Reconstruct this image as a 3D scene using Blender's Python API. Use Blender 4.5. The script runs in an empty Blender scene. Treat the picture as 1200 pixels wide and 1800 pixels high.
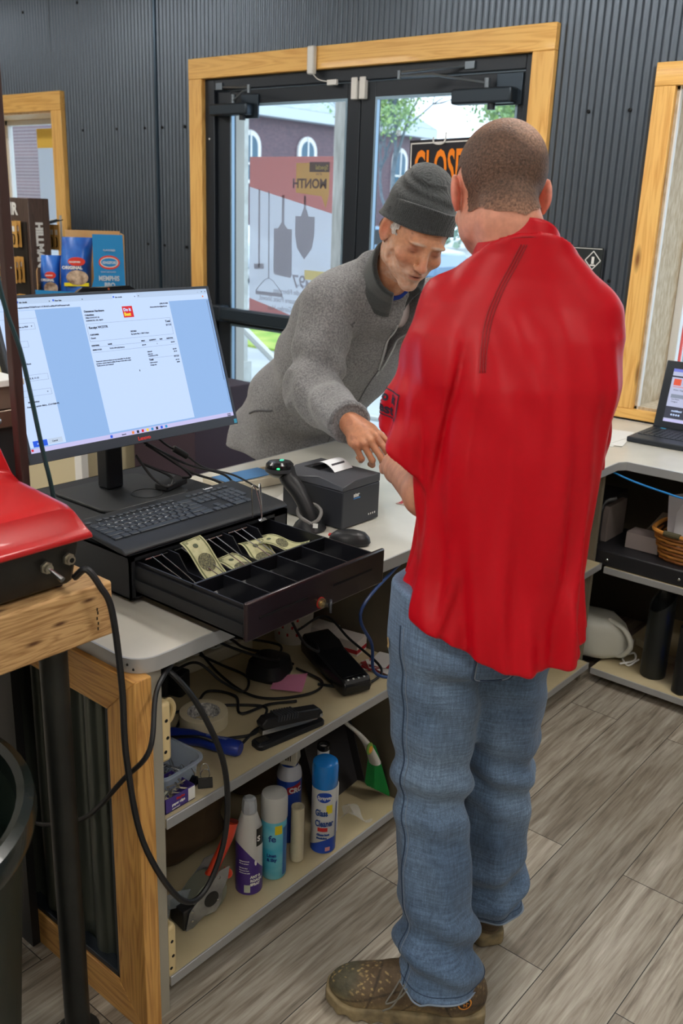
import bpy, bmesh, math, random
import numpy as np
from mathutils import Vector, Matrix
random.seed(7)
C = bpy.context.scene.collection
S = bpy.context.scene
PI = math.pi

# ------------------------------------------------------------------ materials
MATS = {}
def _n(nt, t, **k):
    n = nt.nodes.new(t)
    for a, b in k.items(): setattr(n, a, b)
    return n
def c4(c): return (c[0], c[1], c[2], 1.0)
def srgb(r, g, b):
    f = lambda v: (v/255/12.92) if v/255 <= .04045 else ((v/255+.055)/1.055)**2.4
    return (f(r), f(g), f(b))
def mat(name, col, rough=.5, metal=0., bump=None, var=None, coat=0., emit=0., alpha=1., sheen=0., trans=0., spec=.5, stretch=None, ior=1.45):
    """bump=(scale,strength,dist) var=(scale,colour2,detail) stretch=(x,y,z)"""
    if name in MATS: return MATS[name]
    m = bpy.data.materials.new(name); m.use_nodes = True
    nt = m.node_tree; b = nt.nodes['Principled BSDF']
    b.inputs['Base Color'].default_value = c4(col); b.inputs['Roughness'].default_value = rough
    b.inputs['Metallic'].default_value = metal; b.inputs['Coat Weight'].default_value = coat
    b.inputs['Specular IOR Level'].default_value = spec
    b.inputs['IOR'].default_value = ior
    if sheen: b.inputs['Sheen Weight'].default_value = sheen
    if alpha < 1: b.inputs['Alpha'].default_value = alpha
    if trans: b.inputs['Transmission Weight'].default_value = trans
    if emit:
        b.inputs['Emission Color'].default_value = c4(col); b.inputs['Emission Strength'].default_value = emit
    tc = None
    if bump or var:
        tc = _n(nt, 'ShaderNodeTexCoord'); mp = _n(nt, 'ShaderNodeMapping')
        if stretch: mp.inputs['Scale'].default_value = stretch
        nt.links.new(tc.outputs['Object'], mp.inputs['Vector'])
    if var:
        no = _n(nt, 'ShaderNodeTexNoise'); no.inputs['Scale'].default_value = var[0]
        no.inputs['Detail'].default_value = var[2] if len(var) > 2 else 4
        nt.links.new(mp.outputs[0], no.inputs['Vector'])
        rp = _n(nt, 'ShaderNodeValToRGB'); rp.color_ramp.elements[0].position = .35; rp.color_ramp.elements[1].position = .65
        rp.color_ramp.elements[0].color = c4(col); rp.color_ramp.elements[1].color = c4(var[1])
        nt.links.new(no.outputs['Fac'], rp.inputs[0]); nt.links.new(rp.outputs[0], b.inputs['Base Color'])
    if bump:
        no = _n(nt, 'ShaderNodeTexNoise'); no.inputs['Scale'].default_value = bump[0]; no.inputs['Detail'].default_value = 3
        nt.links.new(mp.outputs[0], no.inputs['Vector'])
        bp = _n(nt, 'ShaderNodeBump'); bp.inputs['Strength'].default_value = bump[1]; bp.inputs['Distance'].default_value = bump[2] if len(bump) > 2 else .002
        nt.links.new(no.outputs['Fac'], bp.inputs['Height']); nt.links.new(bp.outputs[0], b.inputs['Normal'])
    MATS[name] = m
    return m

def wood(name, c1, c2, axis='x', scale=1., rough=.5, knots=True, coat=0.1, knotc=None):
    if name in MATS: return MATS[name]
    m = bpy.data.materials.new(name); m.use_nodes = True; nt = m.node_tree; b = nt.nodes['Principled BSDF']; L = nt.links.new
    tc = _n(nt, 'ShaderNodeTexCoord'); mp = _n(nt, 'ShaderNodeMapping')
    s = {'x': (.7, 11, 11), 'y': (11, .7, 11), 'z': (11, 11, .7)}[axis]
    mp.inputs['Scale'].default_value = tuple(v*scale for v in s)
    L(tc.outputs['Object'], mp.inputs['Vector'])
    n1 = _n(nt, 'ShaderNodeTexNoise'); n1.inputs['Scale'].default_value = 1.1; n1.inputs['Detail'].default_value = 2; n1.inputs['Distortion'].default_value = 1.2
    L(mp.outputs[0], n1.inputs['Vector'])
    mu = _n(nt, 'ShaderNodeMath', operation='MULTIPLY'); mu.inputs[1].default_value = 9; L(n1.outputs['Fac'], mu.inputs[0])
    pp = _n(nt, 'ShaderNodeMath', operation='PINGPONG'); pp.inputs[1].default_value = .5; L(mu.outputs[0], pp.inputs[0])
    n2 = _n(nt, 'ShaderNodeTexNoise'); n2.inputs['Scale'].default_value = 9; n2.inputs['Detail'].default_value = 6; L(mp.outputs[0], n2.inputs['Vector'])
    ad = _n(nt, 'ShaderNodeMath', operation='ADD'); L(pp.outputs[0], ad.inputs[0]); L(n2.outputs['Fac'], ad.inputs[1])
    rp = _n(nt, 'ShaderNodeValToRGB'); e = rp.color_ramp.elements
    e[0].position = .3; e[0].color = c4(c2); e[1].position = .85; e[1].color = c4(c1); L(ad.outputs[0], rp.inputs[0])
    out = rp.outputs[0]
    if knots:
        mk = _n(nt, 'ShaderNodeMapping'); k = {'x': (2.2, 8, 8), 'y': (8, 2.2, 8), 'z': (8, 8, 2.2)}[axis]
        mk.inputs['Scale'].default_value = tuple(v*scale for v in k); L(tc.outputs['Object'], mk.inputs['Vector'])
        vo = _n(nt, 'ShaderNodeTexVoronoi'); vo.inputs['Scale'].default_value = 1.0; L(mk.outputs[0], vo.inputs['Vector'])
        r2 = _n(nt, 'ShaderNodeValToRGB'); r2.color_ramp.elements[0].position = .04; r2.color_ramp.elements[0].color = (1, 1, 1, 1)
        r2.color_ramp.elements[1].position = .14; r2.color_ramp.elements[1].color = (0, 0, 0, 1); L(vo.outputs['Distance'], r2.inputs[0])
        mx = _n(nt, 'ShaderNodeMixRGB'); mx.inputs[2].default_value = c4(knotc or (c2[0]*.35, c2[1]*.28, c2[2]*.25)); L(out, mx.inputs[1]); L(r2.outputs[0], mx.inputs[0]); out = mx.outputs[0]
    L(out, b.inputs['Base Color']); b.inputs['Roughness'].default_value = rough; b.inputs['Coat Weight'].default_value = coat
    bp = _n(nt, 'ShaderNodeBump'); bp.inputs['Strength'].default_value = .25; bp.inputs['Distance'].default_value = .001
    L(ad.outputs[0], bp.inputs['Height']); L(bp.outputs[0], b.inputs['Normal'])
    MATS[name] = m; return m

# ------------------------------------------------------------------ mesh builder
def RT(loc=(0, 0, 0), rx=0, ry=0, rz=0):
    return Matrix.Translation(Vector(loc)) @ Matrix.Rotation(rz, 4, 'Z') @ Matrix.Rotation(ry, 4, 'Y') @ Matrix.Rotation(rx, 4, 'X')
def frame(o, u, v):
    u = Vector(u).normalized(); v = Vector(v).normalized(); w = u.cross(v)
    m = Matrix.Identity(4)
    for i in range(3): m[i][0] = u[i]; m[i][1] = v[i]; m[i][2] = w[i]; m[i][3] = o[i]
    return m
class MB:
    def __init__(s, M=None): s.v = []; s.f = []; s.mi = []; s.M = M; s.cur = 0
    def add(s, vs, fs, M=None):
        n = len(s.v)
        for p in vs:
            p = Vector(p)
            if M is not None: p = M @ p
            if s.M is not None: p = s.M @ p
            s.v.append(tuple(p))
        for f in fs: s.f.append([n+i for i in f]); s.mi.append(s.cur)
        return s
    def box(s, x0, x1, y0, y1, z0, z1, M=None):
        vs = [(x, y, z) for z in (z0, z1) for y in (y0, y1) for x in (x0, x1)]
        return s.add(vs, [(0, 2, 3, 1), (4, 5, 7, 6), (0, 1, 5, 4), (2, 6, 7, 3), (0, 4, 6, 2), (1, 3, 7, 5)], M)
    def prism(s, pts, z0, z1, M=None):
        n = len(pts)
        vs = [(p[0], p[1], z0) for p in pts]+[(p[0], p[1], z1) for p in pts]
        return s.add(vs, [list(range(n))[::-1], list(range(n, 2*n))]+[(i, (i+1) % n, n+(i+1) % n, n+i) for i in range(n)], M)
    def loft(s, rings, cap=True, M=None, closed=True):
        n = len(rings[0]); vs = [p for r in rings for p in r]; fs = []
        for k in range(len(rings)-1):
            for i in range(n if closed else n-1):
                j = (i+1) % n; fs.append((k*n+i, k*n+j, (k+1)*n+j, (k+1)*n+i))
        if cap: fs += [list(range(n))[::-1], [(len(rings)-1)*n+i for i in range(n)]]
        return s.add(vs, fs, M)
    def lathe(s, prof, seg=32, M=None, cap=True, a0=0, a1=2*PI):
        rings = [[(r*math.cos(a0+(a1-a0)*i/seg), r*math.sin(a0+(a1-a0)*i/seg), z) for i in range(seg)] for r, z in prof]
        return s.loft(rings, cap, M)
    def cyl(s, r, z0, z1, seg=24, M=None, r2=None): return s.lathe([(r, z0), (r2 if r2 else r, z1)], seg, M)
    def tube(s, pts, r, seg=8, smooth=8, M=None, flat=None):
        P = spline(pts, smooth) if smooth else [Vector(p) for p in pts]
        rings = []; up = None
        for i, p in enumerate(P):
            t = (P[min(i+1, len(P)-1)]-P[max(i-1, 0)]).normalized()
            if up is None:
                up = Vector((0, 0, 1)) if abs(t.z) < .9 else Vector((1, 0, 0))
            a = t.cross(up)
            if a.length < 1e-6: a = t.orthogonal()
            a.normalize(); up = a.cross(t).normalized()
            rr = r(i/(len(P)-1)) if callable(r) else r
            ra, rb = (rr, rr*(flat or 1))
            rings.append([p+a*ra*math.cos(2*PI*k/seg)+up*rb*math.sin(2*PI*k/seg) for k in range(seg)])
        return s.loft(rings, True, M)
    def sphere(s, c, r, seg=16, M=None, sc=(1, 1, 1)):
        rings = []
        for i in range(1, seg//2):
            t = -PI/2+PI*i/(seg//2)
            rings.append([(c[0]+r*sc[0]*math.cos(t)*math.cos(2*PI*k/seg), c[1]+r*sc[1]*math.cos(t)*math.sin(2*PI*k/seg), c[2]+r*sc[2]*math.sin(t)) for k in range(seg)])
        return s.loft(rings, True, M)
    def rrect(s, w, h, r, z0, z1, M=None, seg=5):
        return s.prism(rr_pts(w, h, r, seg), z0, z1, M)
    def grid(s, f, nu, nv, M=None):
        vs = [f(i/nu, j/nv) for j in range(nv+1) for i in range(nu+1)]
        return s.add(vs, [(j*(nu+1)+i, j*(nu+1)+i+1, (j+1)*(nu+1)+i+1, (j+1)*(nu+1)+i) for j in range(nv) for i in range(nu)], M)
def rr_pts(w, h, r, seg=5):
    pts = []
    for cx, cy, a in ((w/2-r, h/2-r, 0), (-w/2+r, h/2-r, PI/2), (-w/2+r, -h/2+r, PI), (w/2-r, -h/2+r, 1.5*PI)):
        for i in range(seg+1):
            t = a+PI/2*i/seg; pts.append((cx+r*math.cos(t), cy+r*math.sin(t)))
    return pts
def spline(pts, n=8):
    P = [Vector(p) for p in pts]; P = [P[0]*2-P[1]]+P+[P[-1]*2-P[-2]]; out = []
    for i in range(1, len(P)-2):
        a, b, c, d = P[i-1:i+3]
        for k in range(n):
            t = k/n
            out.append(.5*((2*b)+(c-a)*t+(2*a-5*b+4*c-d)*t*t+(3*b-a-3*c+d)*t**3))
    out.append(P[-2]); return out

def mesh_obj(name, mesh, mats, parent=None, smooth=35, bevel=0, kind=None, label=None):
    for m in (mats if isinstance(mats, (list, tuple)) else [mats]): mesh.materials.append(m)
    o = bpy.data.objects.new(name, mesh); C.objects.link(o)
    if smooth is not None:
        mesh.polygons.foreach_set('use_smooth', [True]*len(mesh.polygons))
        if smooth < 180: mesh.set_sharp_from_angle(angle=math.radians(smooth))
    if parent is not None: o.parent = parent
    if bevel:
        b = o.modifiers.new('bevel', 'BEVEL'); b.width = bevel; b.segments = 2; b.limit_method = 'ANGLE'; b.angle_limit = math.radians(40)
    if kind: o['kind'] = kind
    if label: o['label'] = label
    return o
def wloc(p):
    v = Vector((0, 0, 0))
    while p is not None: v += p.location; p = p.parent
    return v
def obj(name, mb, mats, parent=None, world=True, **k):
    """vertices given in world coordinates (world=True) or in the root's local ones"""
    off = wloc(parent) if (parent is not None and world) else Vector((0, 0, 0))
    me = bpy.data.meshes.new(name)
    vs = [(a-off.x, b-off.y, c-off.z) for a, b, c in mb.v] if off.length else mb.v
    me.from_pydata(vs, [], mb.f)
    if max(mb.mi, default=0) > 0: me.polygons.foreach_set('material_index', mb.mi)
    bm = bmesh.new(); bm.from_mesh(me); bmesh.ops.recalc_face_normals(bm, faces=bm.faces); bm.to_mesh(me); bm.free()
    me.update()
    return mesh_obj(name, me, mats, parent, **k)
def tag(o, label, cat, group=None):
    o['label'] = label; o['category'] = cat
    if group: o['group'] = group
    return o
def single(name, mb, mats, label, cat, loc=None, group=None, **k):
    """a thing that is one mesh, origin moved to its base"""
    if loc is None:
        xs = [v[0] for v in mb.v]; ys = [v[1] for v in mb.v]; loc = ((min(xs)+max(xs))/2, (min(ys)+max(ys))/2, min(v[2] for v in mb.v))
    mb.v = [(a-loc[0], b-loc[1], c-loc[2]) for a, b, c in mb.v]
    o = obj(name, mb, mats, **k); o.location = loc
    return tag(o, label, cat, group)
def thing(name, label, cat, loc=(0, 0, 0), group=None):
    o = bpy.data.objects.new(name, None); C.objects.link(o); o.location = loc; o.empty_display_size = .05
    return tag(o, label, cat, group)
def struct(name, mb, mats, **k):
    o = obj(name, mb, mats, **k); o['kind'] = 'structure'; return o
def dup(root, loc, rz=0, label=None):
    def cp(o, par):
        c = o.copy(); C.objects.link(c)
        if par is not None: c.parent = par
        for ch in o.children: cp(ch, c)
        return c
    r = cp(root, None); r.location = loc; r.rotation_euler = (0, 0, rz)
    if label: r['label'] = label
    return r
def text_mb(s, size, M, ext=.0004, bold=0., mirror=False, align='LEFT', squeeze=1., spacing=1.):
    cu = bpy.data.curves.new('t', 'FONT'); cu.body = s; cu.size = size; cu.extrude = ext; cu.offset = bold; cu.align_x = align; cu.resolution_u = 3; cu.space_character = spacing
    o = bpy.data.objects.new('t', cu); C.objects.link(o)
    bpy.context.view_layer.update()
    me = bpy.data.meshes.new_from_object(o.evaluated_get(bpy.context.evaluated_depsgraph_get()))
    vs = [Vector((v.co.x*squeeze*(-1 if mirror else 1), v.co.y, v.co.z)) for v in me.vertices]
    fs = [list(p.vertices) for p in me.polygons]
    bpy.data.objects.remove(o); bpy.data.curves.remove(cu); bpy.data.meshes.remove(me)
    mb = MB(); mb.add([M @ v for v in vs], fs); return mb
def merge(*mbs):
    r = MB()
    for m in mbs:
        r.cur = 0; n = len(r.v); r.v += m.v; r.f += [[n+i for i in f] for f in m.f]; r.mi += m.mi
    return r
def label_text(name, lines, M, material, parent, **k):
    """lines: (string, x, y, size, bold[, squeeze])"""
    r = MB()
    for l in lines:
        t = text_mb(l[0], l[3], M @ Matrix.Translation((l[1], l[2], 0)), bold=l[4] if len(l) > 4 else 0, squeeze=l[5] if len(l) > 5 else 1, **k)
        n = len(r.v); r.v += t.v; r.f += [[n+i for i in f] for f in t.f]; r.mi += t.mi
    return obj(name, r, material, parent, smooth=None)

# ------------------------------------------------------------------ sdf modelling
def sdf_mesh(f, lo, hi, h, B=12, lip=1.6):
    lo = np.array(lo, np.float32); n = np.ceil((np.array(hi)-lo)/h).astype(int)
    nb = np.ceil(n/B).astype(int)
    I = np.stack(np.meshgrid(*[np.arange(k) for k in nb], indexing='ij'), -1).reshape(-1, 3)
    cen = lo+(I*B+B/2)*h
    d = f(cen[:, 0], cen[:, 1], cen[:, 2])
    I = I[np.abs(d) < lip*h*B*.87]
    g = np.arange(B+1)
    G = np.stack(np.meshgrid(g, g, g, indexing='ij'), -1)
    D = np.empty((len(I), B+1, B+1, B+1), np.float32)
    for a in range(0, len(I), 256):
        P = lo+(I[a:a+256, None, None, None, :]*B+G)*h
        sh = P.shape[:-1]; P = P.reshape(-1, 3)
        D[a:a+256] = f(P[:, 0], P[:, 1], P[:, 2]).reshape(sh)
    N = (nb*B+2).astype(np.int64)
    key = lambda c: (c[..., 0]*N[1]+c[..., 1])*N[2]+c[..., 2]
    # vertices
    acc = np.zeros((len(I), B, B, B, 3), np.float32); cnt = np.zeros((len(I), B, B, B), np.float32)
    corners = [(a, b, c) for a in (0, 1) for b in (0, 1) for c in (0, 1)]
    for p in corners:
        for ax in range(3):
            if p[ax]: continue
            q = list(p); q[ax] = 1
            A = D[:, p[0]:p[0]+B, p[1]:p[1]+B, p[2]:p[2]+B]; E = D[:, q[0]:q[0]+B, q[1]:q[1]+B, q[2]:q[2]+B]
            m = (A < 0) != (E < 0)
            t = np.where(m, A/np.where(m, A-E, 1), 0)
            for k in range(3):
                acc[..., k] += np.where(m, p[k]+(t if k == ax else 0), 0)
            cnt += m
    act = cnt > 0
    b, i, j, k = np.nonzero(act)
    cell = I[b]*B+np.stack([i, j, k], -1)
    V = lo+(cell+acc[act]/cnt[act][:, None])*h
    K = key(cell.astype(np.int64)); order = np.argsort(K); Ks = K[order]
    faces = []
    for ax in range(3):
        sl0 = [slice(0, B)]*3; sl1 = [slice(0, B)]*3; sl1[ax] = slice(1, B+1)
        A = D[(slice(None),)+tuple(sl0)]; E = D[(slice(None),)+tuple(sl1)]
        m = (A < 0) != (E < 0); b, i, j, k = np.nonzero(m)
        c = (I[b]*B+np.stack([i, j, k], -1)).astype(np.int64)
        inside = A[m] < 0
        u, v = [(1, 2), (2, 0), (0, 1)][ax]
        e = np.eye(3, dtype=np.int64)
        quad = np.stack([key(c), key(c-e[u]), key(c-e[u]-e[v]), key(c-e[v])], -1)
        idx = np.searchsorted(Ks, quad); idx = np.clip(idx, 0, len(Ks)-1)
        ok = (Ks[idx] == quad).all(1)
        idx = order[idx][ok]; ins = inside[ok]
        idx[~ins] = idx[~ins][:, ::-1]
        faces.append(idx)
    return V, np.concatenate(faces)
def np_mesh(name, V, Fq, mats, parent=None, col=None, keep=None, label=None, smooth_it=0):
    if keep is not None:
        m = keep[Fq].all(1); Fq = Fq[m]; used = np.unique(Fq); rem = -np.ones(len(V), int); rem[used] = np.arange(len(used)); V = V[used]; Fq = rem[Fq]
        if col is not None: col = col[used]
    if smooth_it:
        for _ in range(smooth_it):
            s = np.zeros_like(V); c = np.zeros(len(V))
            for a, b in ((0, 1), (1, 2), (2, 3), (3, 0)):
                np.add.at(s, Fq[:, a], V[Fq[:, b]]); np.add.at(s, Fq[:, b], V[Fq[:, a]]); np.add.at(c, Fq[:, a], 1); np.add.at(c, Fq[:, b], 1)
            V = V*.5+.5*s/np.maximum(c, 1)[:, None]
    off = np.array(wloc(parent)) if parent is not None else np.zeros(3)
    me = bpy.data.meshes.new(name); me.vertices.add(len(V)); me.vertices.foreach_set('co', (V-off).astype(np.float32).ravel())
    me.loops.add(Fq.size); me.loops.foreach_set('vertex_index', Fq.ravel().astype(np.int32))
    me.polygons.add(len(Fq)); me.polygons.foreach_set('loop_start', np.arange(0, Fq.size, 4, dtype=np.int32)); me.polygons.foreach_set('loop_total', np.full(len(Fq), 4, np.int32))
    me.update(calc_edges=True); me.validate()
    if col is not None:
        at = me.color_attributes.new('Col', 'FLOAT_COLOR', 'POINT'); c = np.ones((len(V), 4), np.float32); c[:, :3] = col; at.data.foreach_set('color', c.ravel())
    return mesh_obj(name, me, mats, parent, smooth=180, label=label)
# sdf primitives on arrays x,y,z
def smin(a, b, k):
    h = np.clip(.5+.5*(b-a)/k, 0, 1); return b*(1-h)+a*h-k*h*(1-h)
def smax(a, b, k): return -smin(-a, -b, k)
def ell(x, y, z, c, r):
    px, py, pz = (x-c[0])/r[0], (y-c[1])/r[1], (z-c[2])/r[2]
    k0 = np.sqrt(px*px+py*py+pz*pz)+1e-9
    k1 = np.sqrt((px/r[0])**2+(py/r[1])**2+(pz/r[2])**2)+1e-9
    return k0*(k0-1)/k1
def cone(x, y, z, a, b, r1, r2):
    a = np.array(a, float); b = np.array(b, float); d = b-a; L2 = d@d
    px, py, pz = x-a[0], y-a[1], z-a[2]
    t = np.clip((px*d[0]+py*d[1]+pz*d[2])/L2, 0, 1)
    return np.sqrt((px-d[0]*t)**2+(py-d[1]*t)**2+(pz-d[2]*t)**2)-(r1+(r2-r1)*t)
def chain(x, y, z, pts, rs, k=.01):
    d = None
    for i in range(len(pts)-1):
        e = cone(x, y, z, pts[i], pts[i+1], rs[i], rs[i+1]); d = e if d is None else smin(d, e, k)
    return d
def vnoise(x, y, z, s, seed=0):
    """smooth pseudo noise from sines, -1..1"""
    x, y, z = x*s+seed*1.7, y*s+seed*2.3, z*s+seed*.9
    return (np.sin(x*1.3+1.7*np.sin(y*.9+z*.7))+np.sin(y*1.1+1.5*np.sin(z*1.3+x*.5))+np.sin(z*1.2+1.6*np.sin(x*.8-y*.6)))/3
def tolocal(x, y, z, M):
    """M = (origin, 3x3 columns) -> local coords"""
    o, R = M; px, py, pz = x-o[0], y-o[1], z-o[2]
    return (px*R[0, 0]+py*R[1, 0]+pz*R[2, 0], px*R[0, 1]+py*R[1, 1]+pz*R[2, 1], px*R[0, 2]+py*R[1, 2]+pz*R[2, 2])
def basis(fwd, up):
    """columns: right(x)=person's left..., y = forward, z = up (orthonormalised)"""
    f = np.array(fwd, float); f /= np.linalg.norm(f); u = np.array(up, float); u -= f*(u@f); u /= np.linalg.norm(u)
    r = np.cross(f, u); return np.stack([r, f, u], 1)
LIGHTS = [(-1.2, -.6), (-3.9, -.6), (-6.6, -.6), (1.0, -.6), (-1.2, 2.6), (-3.9, 1.9), (-6.6, 1.9), (.8, 1.9), (-1.2, -2.4), (-3.9, -2.4)]
LIGHT_E = 22.0
# ================================================================== camera, render look
cam = bpy.data.cameras.new('camera'); co = bpy.data.objects.new('camera', cam); C.objects.link(co)
_p, _r, _y = [math.radians(v) for v in (18.105, 2.167, -39.284)]
_f = Vector((math.sin(_y)*math.cos(_p), math.cos(_y)*math.cos(_p), -math.sin(_p))); _rt = Vector((math.cos(_y), -math.sin(_y), 0)); _u = _rt.cross(_f)
_R = _rt*math.cos(_r)+_u*math.sin(_r); _U = _u*math.cos(_r)-_rt*math.sin(_r)
mm = Matrix.Identity(4)
for i in range(3): mm[i][0] = _R[i]; mm[i][1] = _U[i]; mm[i][2] = -_f[i]
mm.translation = (0, 0, 1.7); co.matrix_world = mm
cam.sensor_fit = 'HORIZONTAL'; cam.sensor_width = 36; cam.lens = 1628/1200*36; cam.clip_start = .02; cam.clip_end = 300
cam.dof.use_dof = True; cam.dof.focus_distance = 2.2; cam.dof.aperture_fstop = 9
S.camera = co
S.view_settings.view_transform = 'Standard'; S.view_settings.look = 'None'; S.view_settings.exposure = 0.15; S.view_settings.gamma = 1

# ================================================================== world: overcast sky
w = bpy.data.worlds.new('world'); S.world = w; w.use_nodes = True; nt = w.node_tree
bg = nt.nodes['Background']; tc = _n(nt, 'ShaderNodeTexCoord'); mp = _n(nt, 'ShaderNodeMapping'); mp.inputs['Scale'].default_value = (1, 1, 2.5)
no = _n(nt, 'ShaderNodeTexNoise'); no.inputs['Scale'].default_value = 2.2; no.inputs['Detail'].default_value = 5
rp = _n(nt, 'ShaderNodeValToRGB'); rp.color_ramp.elements[0].position = .3; rp.color_ramp.elements[0].color = (.62, .80, 1, 1); rp.color_ramp.elements[1].position = .62; rp.color_ramp.elements[1].color = (.93, .96, 1, 1)
nt.links.new(tc.outputs['Generated'], mp.inputs[0]); nt.links.new(mp.outputs[0], no.inputs['Vector']); nt.links.new(no.outputs['Fac'], rp.inputs[0]); nt.links.new(rp.outputs[0], bg.inputs[0])
bg.inputs[1].default_value = 2.4

# ================================================================== materials of the shop
PINE = wood('pine', srgb(246, 196, 112), srgb(222, 160, 78), 'x', 1., .45)
PINEZ = wood('pine_upright', srgb(244, 194, 112), srgb(220, 158, 78), 'z', 1., .45)
TIMBER = wood('rough_timber', srgb(205, 165, 112), srgb(150, 108, 60), 'y', 3.2, .75, coat=0)
OAKZ = wood('stained_upright', srgb(212, 160, 88), srgb(164, 110, 52), 'z', 1.6, .5)
OAKX = wood('stained_rail', srgb(212, 160, 88), srgb(164, 110, 52), 'x', 1.6, .5)
CORR = mat('corrugated_steel', srgb(92, 101, 112), .34, .75, bump=(60, .12, .001))
DARKCORR = mat('black_corrugated_steel', srgb(88, 93, 86), .3, .6)
SCREW = mat('screw_head', srgb(26, 28, 30), .4, .6)
ALU = mat('aluminium_edge', srgb(176, 178, 180), .35, .45, bump=(90, .05, .001))
LAMI = mat('light_laminate', srgb(206, 203, 193), .32, 0, var=(7, srgb(196, 194, 184)), coat=.15)
SHELFM = mat('cream_shelf', srgb(196, 182, 148), .5, 0, var=(5, srgb(180, 166, 132)))
GREYP = mat('grey_board', srgb(122, 114, 98), .6, 0, var=(6, srgb(112, 105, 90)))
BLKALU = mat('black_door_frame', srgb(42, 48, 56), .35, .3)
WHITEP = mat('white_plastic', srgb(228, 228, 226), .4)
GLASS = None
def mk_glass():
    m = bpy.data.materials.new('clear_glass'); m.use_nodes = True; nt = m.node_tree; nt.nodes.clear()
    o = _n(nt, 'ShaderNodeOutputMaterial'); t = _n(nt, 'ShaderNodeBsdfTransparent'); g = _n(nt, 'ShaderNodeBsdfGlossy'); g.inputs['Roughness'].default_value = .02
    t.inputs[0].default_value = (.93, .97, .99, 1)
    fr = _n(nt, 'ShaderNodeMath', operation='MULTIPLY'); fr.inputs[1].default_value = .35; lw = _n(nt, 'ShaderNodeLayerWeight'); lw.inputs[0].default_value = .15; nt.links.new(lw.outputs['Fresnel'], fr.inputs[0]); mx = _n(nt, 'ShaderNodeMixShader')
    fr2 = _n(nt, 'ShaderNodeMath', operation='MINIMUM'); fr2.inputs[1].default_value = .12; nt.links.new(fr.outputs[0], fr2.inputs[0]); fr = fr2
    nt.links.new(fr.outputs[0], mx.inputs[0]); nt.links.new(t.outputs[0], mx.inputs[1]); nt.links.new(g.outputs[0], mx.inputs[2]); nt.links.new(mx.outputs[0], o.inputs[0]); return m
GLASS = mk_glass()

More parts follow.
